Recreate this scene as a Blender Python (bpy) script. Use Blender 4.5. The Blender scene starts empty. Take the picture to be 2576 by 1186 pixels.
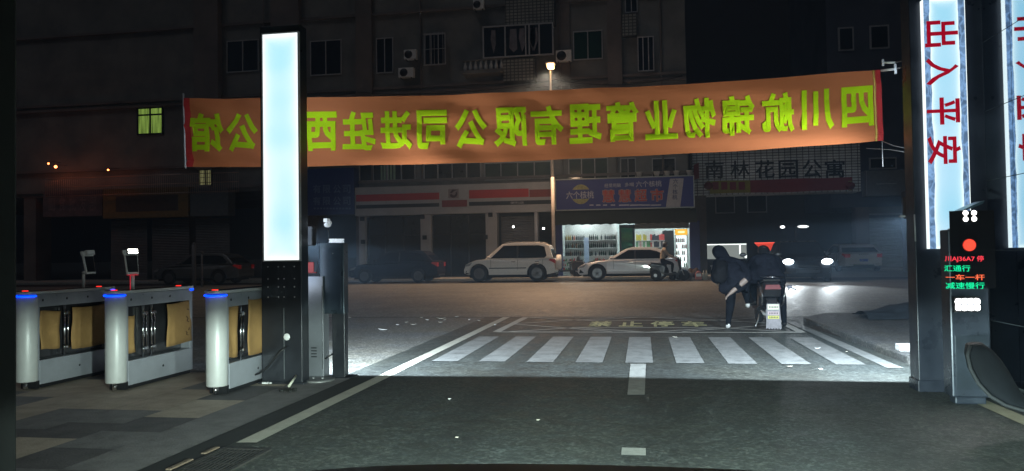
import bpy, bmesh, math, random
from mathutils import Vector, Matrix, Euler
random.seed(7)
SC = bpy.context.scene
COL = SC.collection
R_ = math.radians
PI = math.pi
# ------------------------------------------------------------------ camera
CAM_H = 1.25
FPX = 1930.0                      # focal length in pixels of a 2576 px wide picture
CAM_M = (Matrix.Rotation(0.167452, 4, 'Z') @ Matrix.Rotation(PI / 2 + 0.024296, 4, 'X') @ Matrix.Rotation(-0.015, 4, 'Z'))
cam_data = bpy.data.cameras.new('camera')
cam_data.sensor_width = 36.0
cam_data.lens = 36.0 * FPX / 2576.0
cam_data.clip_start = 0.05
cam_data.clip_end = 1000
cam = bpy.data.objects.new('camera', cam_data)
COL.objects.link(cam)
cam.matrix_world = Matrix.Translation((0, 0, CAM_H)) @ CAM_M
SC.camera = cam
# ------------------------------------------------------------------ sky (deep night) and exposure
world = bpy.data.worlds.new('World')
SC.world = world
world.use_nodes = True
wn = world.node_tree
wn.nodes.clear()
w_out = wn.nodes.new('ShaderNodeOutputWorld')
w_bg = wn.nodes.new('ShaderNodeBackground')
w_sky = wn.nodes.new('ShaderNodeTexSky')
w_sky.sky_type = 'NISHITA'
w_sky.sun_disc = False
w_sky.sun_elevation = R_(-4.0)
w_sky.sun_rotation = R_(200)
w_bg.inputs['Strength'].default_value = 0.10
wn.links.new(w_sky.outputs[0], w_bg.inputs['Color'])
wn.links.new(w_bg.outputs[0], w_out.inputs['Surface'])
fill_sun = bpy.data.lights.new('facade_fill', 'SUN')       # weak fill added to brighten the facades, from high behind the viewer
fill_sun.energy = 0.13
fill_sun.angle = R_(20)
fill_sun.color = (0.95, 0.95, 1.0)
fill_sun_o = bpy.data.objects.new('facade_fill', fill_sun)
fill_sun_o.rotation_euler = (R_(32), 0, R_(-28))
COL.objects.link(fill_sun_o)
SC.view_settings.view_transform = 'Standard'
SC.view_settings.look = 'None'
SC.view_settings.exposure = 0.18
SC.view_settings.gamma = 1.0
SC.view_settings.use_curve_mapping = False
SC.cycles.max_bounces = 6
SC.cycles.diffuse_bounces = 3
SC.cycles.glossy_bounces = 3
SC.cycles.transmission_bounces = 4
SC.cycles.volume_bounces = 0
SC.cycles.sample_clamp_indirect = 4.0
SC.cycles.use_denoising = True
try:
    SC.cycles.volume_step_rate = 4.0
    SC.cycles.use_light_tree = True
except Exception:
    pass


# ------------------------------------------------------------------ helpers: picture -> world
def _ray(px, py):
    return CAM_M.to_3x3() @ Vector(((px - 1288) / FPX, -(py - 593) / FPX, -1))


def at(px, py, Y):
    d = _ray(px, py)
    t = Y / d.y
    return Vector((d.x * t, Y, CAM_H + d.z * t))


def atx(px, py, X):
    d = _ray(px, py)
    t = X / d.x
    return Vector((X, d.y * t, CAM_H + d.z * t))


def gr(px, py, z=0.0):
    d = _ray(px, py)
    t = (z - CAM_H) / d.z
    return Vector((d.x * t, d.y * t, z))


def proj(P):
    v = CAM_M.to_3x3().transposed() @ (Vector(P) - Vector((0, 0, CAM_H)))
    return 1288 + FPX * v.x / -v.z, 593 - FPX * v.y / -v.z


# ------------------------------------------------------------------ materials
MATS = {}


def new_mat(name):
    m = bpy.data.materials.new(name)
    m.use_nodes = True
    nt = m.node_tree
    nt.nodes.clear()
    out = nt.nodes.new('ShaderNodeOutputMaterial')
    return m, nt, out


def mat(name, col, rough=0.6, metal=0.0, var=0.15, scale=6.0, bump=0.0, bscale=None, spec=0.5, coat=0.0, streak=0.0, rvar=0.0):
    """principled paint/stone/metal with uneven colour, optional bump and dirt"""
    if name in MATS:
        return MATS[name]
    m, nt, out = new_mat(name)
    p = nt.nodes.new('ShaderNodeBsdfPrincipled')
    tc = nt.nodes.new('ShaderNodeTexCoord')
    nz = nt.nodes.new('ShaderNodeTexNoise')
    nz.inputs['Scale'].default_value = scale
    nz.inputs['Detail'].default_value = 6
    nz.inputs['Roughness'].default_value = 0.65
    nt.links.new(tc.outputs['Object'], nz.inputs['Vector'])
    mr = nt.nodes.new('ShaderNodeMapRange')
    mr.inputs['From Min'].default_value = 0.25
    mr.inputs['From Max'].default_value = 0.75
    mr.inputs['To Min'].default_value = 1 - var
    mr.inputs['To Max'].default_value = 1 + var
    nt.links.new(nz.outputs['Fac'], mr.inputs['Value'])
    mx = nt.nodes.new('ShaderNodeVectorMath')
    mx.operation = 'SCALE'
    mx.inputs[0].default_value = col[:3]
    nt.links.new(mr.outputs[0], mx.inputs['Scale'])
    nt.links.new(mx.outputs[0], p.inputs['Base Color'])
    p.inputs['Roughness'].default_value = rough
    p.inputs['Metallic'].default_value = metal
    p.inputs['Specular IOR Level'].default_value = spec
    if coat:
        p.inputs['Coat Weight'].default_value = coat
        p.inputs['Coat Roughness'].default_value = 0.05
    if rvar:
        m2 = nt.nodes.new('ShaderNodeMapRange')
        m2.inputs['From Min'].default_value = 0.3
        m2.inputs['From Max'].default_value = 0.7
        m2.inputs['To Min'].default_value = max(0.02, rough - rvar)
        m2.inputs['To Max'].default_value = min(1, rough + rvar)
        nt.links.new(nz.outputs['Fac'], m2.inputs['Value'])
        nt.links.new(m2.outputs[0], p.inputs['Roughness'])
    if bump:
        n2 = nt.nodes.new('ShaderNodeTexNoise')
        n2.inputs['Scale'].default_value = bscale or scale * 5
        n2.inputs['Detail'].default_value = 5
        nt.links.new(tc.outputs['Object'], n2.inputs['Vector'])
        b = nt.nodes.new('ShaderNodeBump')
        b.inputs['Strength'].default_value = bump
        b.inputs['Distance'].default_value = 0.02
        nt.links.new(n2.outputs['Fac'], b.inputs['Height'])
        nt.links.new(b.outputs[0], p.inputs['Normal'])
    nt.links.new(p.outputs[0], out.inputs['Surface'])
    MATS[name] = m
    return m


def emit(name, col, strength, base=(0.1, 0.1, 0.1)):
    if name in MATS:
        return MATS[name]
    m, nt, out = new_mat(name)
    p = nt.nodes.new('ShaderNodeBsdfPrincipled')
    p.inputs['Base Color'].default_value = (*base, 1)
    p.inputs['Roughness'].default_value = 0.4
    p.inputs['Emission Color'].default_value = (*col, 1)
    p.inputs['Emission Strength'].default_value = strength
    nt.links.new(p.outputs[0], out.inputs['Surface'])
    MATS[name] = m
    return m


def glass(name, tint=(0.5, 0.6, 0.6), opac=0.3, rough=0.05):
    """thin pane: part see-through, part glossy"""
    if name in MATS:
        return MATS[name]
    m, nt, out = new_mat(name)
    t = nt.nodes.new('ShaderNodeBsdfTransparent')
    t.inputs[0].default_value = (*tint, 1)
    g = nt.nodes.new('ShaderNodeBsdfGlossy')
    g.inputs['Roughness'].default_value = rough
    g.inputs['Color'].default_value = (0.8, 0.85, 0.85, 1)
    mx = nt.nodes.new('ShaderNodeMixShader')
    mx.inputs[0].default_value = opac
    nt.links.new(t.outputs[0], mx.inputs[1])
    nt.links.new(g.outputs[0], mx.inputs[2])
    nt.links.new(mx.outputs[0], out.inputs['Surface'])
    MATS[name] = m
    return m


def brick(name, c1, c2, mortar, sx, sz, rough=0.6, msize=0.06, off=0.0, bump=0.3):
    """rectangular tiles laid out on the XZ plane of the object"""
    if name in MATS:
        return MATS[name]
    m, nt, out = new_mat(name)
    p = nt.nodes.new('ShaderNodeBsdfPrincipled')
    p.inputs['Roughness'].default_value = rough
    tc = nt.nodes.new('ShaderNodeTexCoord')
    sp = nt.nodes.new('ShaderNodeSeparateXYZ')
    cb = nt.nodes.new('ShaderNodeCombineXYZ')
    nt.links.new(tc.outputs['Object'], sp.inputs[0])
    ad = nt.nodes.new('ShaderNodeMath')
    ad.operation = 'ADD'
    nt.links.new(sp.outputs[0], ad.inputs[0])
    nt.links.new(sp.outputs[1], ad.inputs[1])
    nt.links.new(ad.outputs[0], cb.inputs[0])
    nt.links.new(sp.outputs[2], cb.inputs[1])
    bk = nt.nodes.new('ShaderNodeTexBrick')
    bk.offset = off
    bk.inputs['Color1'].default_value = (*c1, 1)
    bk.inputs['Color2'].default_value = (*c2, 1)
    bk.inputs['Mortar'].default_value = (*mortar, 1)
    bk.inputs['Scale'].default_value = 1.0
    bk.inputs['Brick Width'].default_value = sx
    bk.inputs['Row Height'].default_value = sz
    bk.inputs['Mortar Size'].default_value = msize * min(sx, sz)
    nt.links.new(cb.outputs[0], bk.inputs['Vector'])
    nz = nt.nodes.new('ShaderNodeTexNoise')
    nz.inputs['Scale'].default_value = 0.8
    nz.inputs['Detail'].default_value = 6
    nt.links.new(tc.outputs['Object'], nz.inputs['Vector'])
    mr = nt.nodes.new('ShaderNodeMapRange')
    mr.inputs['From Min'].default_value = 0.25
    mr.inputs['From Max'].default_value = 0.75
    mr.inputs['To Min'].default_value = 0.6
    mr.inputs['To Max'].default_value = 1.3
    nt.links.new(nz.outputs['Fac'], mr.inputs['Value'])
    vm = nt.nodes.new('ShaderNodeVectorMath')
    vm.operation = 'SCALE'
    nt.links.new(bk.outputs['Color'], vm.inputs[0])
    nt.links.new(mr.outputs[0], vm.inputs['Scale'])
    nt.links.new(vm.outputs[0], p.inputs['Base Color'])
    b = nt.nodes.new('ShaderNodeBump')
    b.invert = True
    b.inputs['Strength'].default_value = bump
    b.inputs['Distance'].default_value = 0.01
    nt.links.new(bk.outputs['Fac'], b.inputs['Height'])
    nt.links.new(b.outputs[0], p.inputs['Normal'])
    nt.links.new(p.outputs[0], out.inputs['Surface'])
    MATS[name] = m
    return m


# ------------------------------------------------------------------ helpers: meshes
class MB:
    def __init__(s):
        s.v, s.f, s.m, s.s = [], [], [], []

    def add(s, vs, fs, mi=0, smooth=False):
        o = len(s.v)
        s.v += [tuple(p) for p in vs]
        for f in fs:
            s.f.append([o + i for i in f])
            s.m.append(mi)
            s.s.append(smooth)
        return s

    def box(s, x0, x1, y0, y1, z0, z1, mi=0, M=None):
        vs = [Vector((x, y, z)) for x in (x0, x1) for y in (y0, y1) for z in (z0, z1)]
        if M is not None:
            vs = [M @ p for p in vs]
        return s.add(vs, [(0, 1, 3, 2), (4, 6, 7, 5), (0, 4, 5, 1), (2, 3, 7, 6), (0, 2, 6, 4), (1, 5, 7, 3)], mi)

    def cyl(s, p0, p1, r0, r1=None, n=16, mi=0, cap=True, smooth=True):
        r1 = r0 if r1 is None else r1
        p0, p1 = Vector(p0), Vector(p1)
        ax = (p1 - p0).normalized()
        q = ax.to_track_quat('Z', 'Y')
        vs = []
        for p, r in ((p0, r0), (p1, r1)):
            for i in range(n):
                a = 2 * PI * i / n
                vs.append(p + q @ Vector((r * math.cos(a), r * math.sin(a), 0)))
        s.add(vs, [(i, (i + 1) % n, n + (i + 1) % n, n + i) for i in range(n)], mi, smooth)
        if cap:
            s.add(vs[:n], [list(range(n))[::-1]], mi)
            s.add(vs[n:], [list(range(n))], mi)
        return s

    def tube(s, pts, r, n=8, mi=0):
        pts = [Vector(p) for p in pts]
        rr = r if isinstance(r, (list, tuple)) else [r] * len(pts)
        vs = []
        for i, p in enumerate(pts):
            d = (pts[min(i + 1, len(pts) - 1)] - pts[max(i - 1, 0)]).normalized()
            up = Vector((0, 0, 1)) if abs(d.z) < 0.95 else Vector((1, 0, 0))
            a = d.cross(up).normalized()
            b = a.cross(d)
            for k in range(n):
                t = 2 * PI * k / n
                vs.append(p + (a * math.cos(t) + b * math.sin(t)) * rr[i])
        fs = []
        for i in range(len(pts) - 1):
            for k in range(n):
                fs.append((i * n + k, i * n + (k + 1) % n, (i + 1) * n + (k + 1) % n, (i + 1) * n + k))
        s.add(vs, fs, mi, True)
        s.add(vs[:n], [list(range(n))], mi)
        s.add(vs[-n:], [list(range(n))[::-1]], mi)
        return s

    def lathe(s, prof, c=(0, 0, 0), axis='Z', n=20, mi=0, smooth=True):
        c = Vector(c)
        vs = []
        for r, z in prof:
            for i in range(n):
                a = 2 * PI * i / n
                u, w = r * math.cos(a), r * math.sin(a)
                vs.append(c + (Vector((u, w, z)) if axis == 'Z' else Vector((u, z, w)) if axis == 'Y' else Vector((z, u, w))))
        fs = []
        for j in range(len(prof) - 1):
            for i in range(n):
                fs.append((j * n + i, j * n + (i + 1) % n, (j + 1) * n + (i + 1) % n, (j + 1) * n + i))
        s.add(vs, fs, mi, smooth)
        if prof[0][0] > 1e-4:
            s.add(vs[:n], [list(range(n))], mi)
        if prof[-1][0] > 1e-4:
            s.add(vs[-n:], [list(range(n))], mi)
        return s

    def ball(s, c, r, n=14, mi=0):
        r = (r, r, r) if not isinstance(r, (tuple, list)) else r
        vs, fs = [], []
        k = n // 2
        for j in range(k + 1):
            th = PI * j / k
            for i in range(n):
                a = 2 * PI * i / n
                vs.append((c[0] + r[0] * math.sin(th) * math.cos(a), c[1] + r[1] * math.sin(th) * math.sin(a), c[2] + r[2] * math.cos(th)))
        for j in range(k):
            for i in range(n):
                fs.append((j * n + i, j * n + (i + 1) % n, (j + 1) * n + (i + 1) % n, (j + 1) * n + i))
        return s.add(vs, fs, mi, True)

    def prism(s, poly, fn, w0, w1, mi=0):
        """poly of (u, v); fn(u, v, w) -> point; two caps and the sides"""
        n = len(poly)
        vs = [Vector(fn(u, v, w0)) for u, v in poly] + [Vector(fn(u, v, w1)) for u, v in poly]
        fs = [list(range(n))[::-1], list(range(n, 2 * n))]
        fs += [(i, (i + 1) % n, n + (i + 1) % n, n + i) for i in range(n)]
        return s.add(vs, fs, mi)

    def sheet(s, pts, mi=0):
        return s.add(pts, [list(range(len(pts)))], mi)

    def build(s, name, mats, parent=None, bevel=0.0, segs=2, fix=True, origin=None, sharp=None):
        me = bpy.data.meshes.new(name)
        vs = s.v
        if origin is not None:
            o = Vector(origin)
            vs = [tuple(Vector(p) - o) for p in vs]
        me.from_pydata(vs, [], s.f)
        if not isinstance(mats, (list, tuple)):
            mats = [mats]
        for m in mats:
            me.materials.append(m)
        me.polygons.foreach_set('material_index', s.m)
        me.polygons.foreach_set('use_smooth', s.s)
        if fix:
            bm = bmesh.new()
            bm.from_mesh(me)
            bmesh.ops.remove_doubles(bm, verts=bm.verts, dist=1e-5)
            bmesh.ops.recalc_face_normals(bm, faces=bm.faces)
            bm.to_mesh(me)
            bm.free()
        me.update()
        ob = bpy.data.objects.new(name, me)
        if origin is not None:
            ob.location = origin
        COL.objects.link(ob)
        if parent is not None:
            ob.parent = parent
        if bevel:
            b = ob.modifiers.new('bevel', 'BEVEL')
            b.width = bevel
            b.segments = segs
            b.limit_method = 'ANGLE'
            b.angle_limit = R_(35)
        return ob


def tag(o, label=None, cat=None, group=None, kind=None):
    if label:
        o['label'] = label
    if cat:
        o['category'] = cat
    if group:
        o['group'] = group
    if kind:
        o['kind'] = kind
    return o


ORD = ('first second third fourth fifth sixth seventh eighth ninth tenth eleventh twelfth thirteenth fourteenth fifteenth sixteenth seventeenth eighteenth nineteenth twentieth '
       'twenty-first twenty-second twenty-third twenty-fourth twenty-fifth twenty-sixth twenty-seventh twenty-eighth').split()


def empty(name, loc, label, cat, group=None, rz=0.0):
    o = bpy.data.objects.new(name, None)
    o.empty_display_size = 0.2
    o.location = loc
    o.rotation_euler = (0, 0, rz)
    COL.objects.link(o)
    return tag(o, label, cat, group)


def copy_tree(o, loc=None, rz=None, label=None, parent=None):
    c = o.copy()
    COL.objects.link(c)
    c.parent = parent
    if loc is not None:
        c.location = loc
    if rz is not None:
        c.rotation_euler = (0, 0, rz)
    if label:
        c['label'] = label
    for ch in [x for x in ALLCH(o)]:
        copy_tree(ch, parent=c)
    return c


def ALLCH(o):
    return [x for x in list(COL.objects) if x.parent == o]


def struct(o):
    o['kind'] = 'structure'
    return o


_txt_cache = {}


def text_geo(s, bold=0.02):
    """outline of the words in the XY plane: verts centred, height of a full character = 1"""
    key = (s, bold)
    if key in _txt_cache:
        return _txt_cache[key]
    cu = bpy.data.curves.new('t', 'FONT')
    cu.body = s
    cu.size = 1.0
    cu.bevel_depth = bold          # grows the strokes outwards without breaking their fill
    cu.bevel_resolution = 0
    cu.resolution_u = 3
    cu.align_x = 'CENTER'
    ob = bpy.data.objects.new('t', cu)
    COL.objects.link(ob)
    dg = bpy.context.evaluated_depsgraph_get()
    me = bpy.data.meshes.new_from_object(ob.evaluated_get(dg))
    vs = [v.co.copy() for v in me.vertices]
    fs = [list(p.vertices) for p in me.polygons]
    bpy.data.objects.remove(ob)
    bpy.data.curves.remove(cu)
    bpy.data.meshes.remove(me)
    if vs:
        x0, x1 = min(v.x for v in vs), max(v.x for v in vs)
        y0, y1 = min(v.y for v in vs), max(v.y for v in vs)
        cx, cy = (x0 + x1) / 2, (y0 + y1) / 2
        vs = [Vector((v.x - cx, v.y - cy, v.z)) for v in vs]
        _txt_cache[key] = (vs, fs, x1 - x0, y1 - y0)
    else:
        _txt_cache[key] = ([], [], 1, 1)
    return _txt_cache[key]


def add_text(mb, s, c, w=None, h=None, ux=(1, 0, 0), uy=(0, 0, 1), bold=0.02, mi=0, fn=None, thick=0.0):
    """words fitted to width w and height h about c"""
    vs, fs, tw, th = text_geo(s, bold)
    if not vs:
        return
    if w is None and h is None:
        h = 1
    sx = w / tw if w else h / th
    sy = h / th if h else sx
    ux, uy, c = Vector(ux), Vector(uy), Vector(c)
    if fn:
        pts = [fn(v.x * sx, v.y * sy) for v in vs]
    else:
        nn = ux.cross(uy)
        kz = 0.002 / max(bold, 1e-4)
        pts = [c + ux * (v.x * sx) + uy * (v.y * sy) + nn * (v.z * kz) for v in vs]
    mb.add(pts, fs, mi)


# shared finishes
M_black = mat('black_plastic', (0.012, 0.012, 0.014), 0.45, var=0.3)
M_dark = mat('dark_powder_metal', (0.022, 0.024, 0.03), 0.38, 0.3, var=0.35, scale=3, rvar=0.12)
M_steel = mat('brushed_steel', (0.5, 0.5, 0.52), 0.38, 0.35, var=0.12, scale=9, rvar=0.1)
M_chrome = mat('chrome', (0.75, 0.75, 0.77), 0.12, 1.0, var=0.05)
M_rubber = mat('rubber', (0.015, 0.015, 0.015), 0.85, var=0.3, scale=20)
M_white = mat('white_plastic', (0.7, 0.7, 0.7), 0.45, var=0.08)
M_wpaint = mat('white_wall_paint', (0.5, 0.5, 0.5), 0.7, var=0.2, scale=1.5)


# ================================================================== SETTING: GROUND
def asphalt(name, base, bump=0.6, patch=0.35, gloss=0.62, tint2=(1.15, 1.05, 0.85), fine=90.0, stones=1.2, lanes=False):
    m, nt, out = new_mat(name)
    p = nt.nodes.new('ShaderNodeBsdfPrincipled')
    tc = nt.nodes.new('ShaderNodeTexCoord')

    def noise(sc, det=6, rough=0.6):
        n = nt.nodes.new('ShaderNodeTexNoise')
        n.inputs['Scale'].default_value = sc
        n.inputs['Detail'].default_value = det
        n.inputs['Roughness'].default_value = rough
        nt.links.new(tc.outputs['Object'], n.inputs['Vector'])
        return n
    big, mid, fin = noise(0.7, 5), noise(5.0, 8, 0.7), noise(fine, 3, 0.8)
    r1 = nt.nodes.new('ShaderNodeMapRange')
    r1.inputs['From Min'].default_value, r1.inputs['From Max'].default_value = 0.35, 0.65
    nt.links.new(big.outputs['Fac'], r1.inputs['Value'])
    mixc = nt.nodes.new('ShaderNodeMix')
    mixc.data_type = 'RGBA'
    mixc.inputs[6].default_value = (*base, 1)
    mixc.inputs[7].default_value = (base[0] * tint2[0], base[1] * tint2[1], base[2] * tint2[2], 1)
    nt.links.new(r1.outputs[0], mixc.inputs[0])
    r2 = nt.nodes.new('ShaderNodeMapRange')
    r2.inputs['From Min'].default_value, r2.inputs['From Max'].default_value = 0.25, 0.75
    r2.inputs['To Min'].default_value, r2.inputs['To Max'].default_value = 1 - patch, 1 + patch
    nt.links.new(mid.outputs['Fac'], r2.inputs['Value'])
    r3 = nt.nodes.new('ShaderNodeMapRange')
    r3.inputs['From Min'].default_value, r3.inputs['From Max'].default_value = 0.3, 0.7
    r3.inputs['To Min'].default_value, r3.inputs['To Max'].default_value = 0.6, 1.4
    nt.links.new(fin.outputs['Fac'], r3.inputs['Value'])
    mu0 = nt.nodes.new('ShaderNodeMath')
    mu0.operation = 'MULTIPLY'
    nt.links.new(r2.outputs[0], mu0.inputs[0])
    nt.links.new(r3.outputs[0], mu0.inputs[1])
    vo = nt.nodes.new('ShaderNodeTexVoronoi')      # stones of the aggregate, each its own tone
    vo.inputs['Scale'].default_value = fine * 0.55
    nt.links.new(tc.outputs['Object'], vo.inputs['Vector'])
    sv = nt.nodes.new('ShaderNodeSeparateColor')
    nt.links.new(vo.outputs['Color'], sv.inputs[0])
    pw = nt.nodes.new('ShaderNodeMath')
    pw.operation = 'POWER'
    nt.links.new(sv.outputs[0], pw.inputs[0])
    pw.inputs[1].default_value = 3.0
    r5 = nt.nodes.new('ShaderNodeMapRange')
    r5.inputs['To Min'].default_value, r5.inputs['To Max'].default_value = 0.62, 0.62 + stones
    nt.links.new(pw.outputs[0], r5.inputs['Value'])
    mu = nt.nodes.new('ShaderNodeMath')
    mu.operation = 'MULTIPLY'
    nt.links.new(mu0.outputs[0], mu.inputs[0])
    nt.links.new(r5.outputs[0], mu.inputs[1])
    if lanes:
        sx = nt.nodes.new('ShaderNodeSeparateXYZ')
        nt.links.new(tc.outputs['Object'], sx.inputs[0])
        wob = nt.nodes.new('ShaderNodeMath')
        wob.operation = 'MULTIPLY_ADD'
        nt.links.new(big.outputs['Fac'], wob.inputs[0])
        wob.inputs[1].default_value = 0.5
        nt.links.new(sx.outputs[0], wob.inputs[2])
        sn = nt.nodes.new('ShaderNodeMath')
        sn.operation = 'SINE'
        ml = nt.nodes.new('ShaderNodeMath')
        ml.operation = 'MULTIPLY'
        ml.inputs[1].default_value = 2 * PI / 1.45
        nt.links.new(wob.outputs[0], ml.inputs[0])
        nt.links.new(ml.outputs[0], sn.inputs[0])
        r6 = nt.nodes.new('ShaderNodeMapRange')
        r6.inputs['From Min'].default_value, r6.inputs['From Max'].default_value = 0.1, 0.9
        r6.inputs['To Min'].default_value, r6.inputs['To Max'].default_value = 1.06, 0.80
        nt.links.new(sn.outputs[0], r6.inputs['Value'])
        m6 = nt.nodes.new('ShaderNodeMath')
        m6.operation = 'MULTIPLY'
        nt.links.new(mu.outputs[0], m6.inputs[0])
        nt.links.new(r6.outputs[0], m6.inputs[1])
        mu = m6
    sc = nt.nodes.new('ShaderNodeVectorMath')
    sc.operation = 'SCALE'
    nt.links.new(mixc.outputs[2], sc.inputs[0])
    nt.links.new(mu.outputs[0], sc.inputs['Scale'])
    nt.links.new(sc.outputs[0], p.inputs['Base Color'])
    r4 = nt.nodes.new('ShaderNodeMapRange')
    r4.inputs['From Min'].default_value, r4.inputs['From Max'].default_value = 0.3, 0.7
    r4.inputs['To Min'].default_value, r4.inputs['To Max'].default_value = gloss - 0.15, gloss + 0.15
    nt.links.new(mid.outputs['Fac'], r4.inputs['Value'])
    nt.links.new(r4.outputs[0], p.inputs['Roughness'])
    b = nt.nodes.new('ShaderNodeBump')
    b.inputs['Strength'].default_value = bump
    b.inputs['Distance'].default_value = 0.01
    nt.links.new(fin.outputs['Fac'], b.inputs['Height'])
    nt.links.new(b.outputs[0], p.inputs['Normal'])
    nt.links.new(p.outputs[0], out.inputs['Surface'])
    MATS[name] = m
    return m


M_asph = asphalt('driveway_asphalt', (0.054, 0.064, 0.062), 0.5, 0.30, 0.62, (0.95, 0.86, 0.74), 90.0, 1.2, True)
M_conc = asphalt('street_concrete', (0.26, 0.26, 0.235), 0.25, 0.22, 0.6, (0.72, 0.72, 0.72), 45, 0.75)
M_apron = asphalt('apron_asphalt', (0.15, 0.158, 0.160), 0.6, 0.4)
M_dirt = asphalt('dark_soil', (0.02, 0.02, 0.02), 0.3)
M_kerb = mat('kerb_stone', (0.30, 0.29, 0.27), 0.75, var=0.3, scale=8, bump=0.4)


def worn_paint(name, col, wear=0.35):
    m, nt, out = new_mat(name)
    p = nt.nodes.new('ShaderNodeBsdfPrincipled')
    tc = nt.nodes.new('ShaderNodeTexCoord')
    n1 = nt.nodes.new('ShaderNodeTexNoise')
    n1.inputs['Scale'].default_value = 5.0
    n1.inputs['Detail'].default_value = 10
    n1.inputs['Roughness'].default_value = 0.75
    nt.links.new(tc.outputs['Object'], n1.inputs['Vector'])
    cr = nt.nodes.new('ShaderNodeMapRange')
    cr.inputs['From Min'].default_value, cr.inputs['From Max'].default_value = 0.36 - 0.1 * (1 - wear), 0.56
    nt.links.new(n1.outputs['Fac'], cr.inputs['Value'])
    mx = nt.nodes.new('ShaderNodeMix')
    mx.data_type = 'RGBA'
    mx.inputs[6].default_value = (col[0] * (1 - wear), col[1] * (1 - wear), col[2] * (1 - wear), 1)
    mx.inputs[7].default_value = (*col, 1)
    nt.links.new(cr.outputs[0], mx.inputs[0])
    nt.links.new(mx.outputs[2], p.inputs['Base Color'])
    p.inputs['Roughness'].default_value = 0.6
    n2 = nt.nodes.new('ShaderNodeTexNoise')
    n2.inputs['Scale'].default_value = 90
    nt.links.new(tc.outputs['Object'], n2.inputs['Vector'])
    b = nt.nodes.new('ShaderNodeBump')
    b.inputs['Strength'].default_value = 0.5
    b.inputs['Distance'].default_value = 0.006
    nt.links.new(n2.outputs['Fac'], b.inputs['Height'])
    nt.links.new(b.outputs[0], p.inputs['Normal'])
    nt.links.new(p.outputs[0], out.inputs['Surface'])
    MATS[name] = m
    return m


M_mark = worn_paint('road_marking_white', (0.23, 0.24, 0.235), 0.5)
M_marky = worn_paint('road_marking_yellow', (0.70, 0.68, 0.36), 0.6)


def flat(name, x0, x1, y0, y1, z, m, nx=1, ny=1):
    mb = MB()
    for i in range(nx):
        for j in range(ny):
            a, b = x0 + (x1 - x0) * i / nx, x0 + (x1 - x0) * (i + 1) / nx
            c, d = y0 + (y1 - y0) * j / ny, y0 + (y1 - y0) * (j + 1) / ny
            mb.sheet([(a, c, z), (b, c, z), (b, d, z), (a, d, z)])
    return struct(mb.build(name, m, fix=False))


flat('ground', -400, 400, -60, 600, -0.03, M_dirt)
flat('driveway', -3.1, 3.4, -8, 15.02, 0.0, M_asph)
flat('forecourt', -25, -3.104, 7.75, 15.02, 0.0, M_apron)
flat('street', -120, 120, 15.12, 33.0, 0.0, M_conc)
flat('lane', 4.0, 16.0, 36.0, 90.0, 0.004, M_conc)

# paving of big two-tone slabs on the footway beside the turnstiles
M_t1 = mat('paving_beige', (0.42, 0.355, 0.285), 0.75, var=0.25, scale=5, bump=0.35, bscale=60)
M_t2 = mat('paving_grey', (0.19, 0.185, 0.185), 0.75, var=0.3, scale=5, bump=0.35, bscale=60)
M_t3 = mat('paving_dark', (0.11, 0.105, 0.108), 0.75, var=0.3, scale=5, bump=0.35, bscale=60)
mb = MB()
mb.box(-16, -2.96, -4, 7.745, -0.02, 0.002, 1)
rnd = random.Random(11)
cx, cy = 0.47, 0.24
nx = int(13 / cx)
for i in range(nx):
    x0 = -2.97 - (i + 1) * cx
    y = -3.6 + rnd.choice((0, 0.24))
    last = -1
    while y < 7.6:
        L = rnd.choice((2, 2, 3, 3)) * cy
        k = rnd.choice((0, 1, 0, 2, 0, 1))
        if i == 0:
            k = rnd.choice((1, 1, 2, 0))
        y2 = min(y + L, 7.74)
        if i == 0 or k != last:
            pass
        mb.sheet([(x0 + 0.002, y + 0.002, 0.007), (x0 + cx - 0.002, y + 0.002, 0.007), (x0 + cx - 0.002, y2 - 0.002, 0.007), (x0 + 0.002, y2 - 0.002, 0.007)], k)
        last = k
        y = y2 + 0.0005
struct(mb.build('pavement', [M_t1, M_t2, M_t3], fix=False))

# raised concrete footway right of the lane beyond the gate
mb = MB()
mb.prism([(2.80, 8.9), (2.72, 13.9), (3.3, 14.9), (14, 14.9), (14, 8.9)], lambda u, v, w: (u, v, w), -0.02, 0.09)
struct(mb.build('raised_pavement', asphalt('footway_concrete', (0.07, 0.075, 0.08), 0.4, 0.4, 0.7), bevel=0.02))
# far kerb and footway before the shops
mb = MB()
mb.box(-60, 4.0, 36.4, 41, -0.02, 0.12)
struct(mb.build('pavement', M_kerb, bevel=0.02))
mb = MB()
mb.box(12.6, 60, 46.5, 52, -0.02, 0.12)
struct(mb.build('pavement', M_kerb, bevel=0.02))

# painted markings, all one paint job: structure
mb = MB()
Z = 0.005


def bar(p0, p1, w, z=Z, mi=0):
    p0, p1 = Vector((*p0, 0)), Vector((*p1, 0))
    d = (p1 - p0).normalized()
    n = Vector((-d.y, d.x, 0)) * w / 2
    k = max(1, int((p1 - p0).length / 0.5))
    mb.sheet([(p.x, p.y, z) for p in (p0 - n, p1 - n, p1 + n, p0 + n)], mi)


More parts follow.
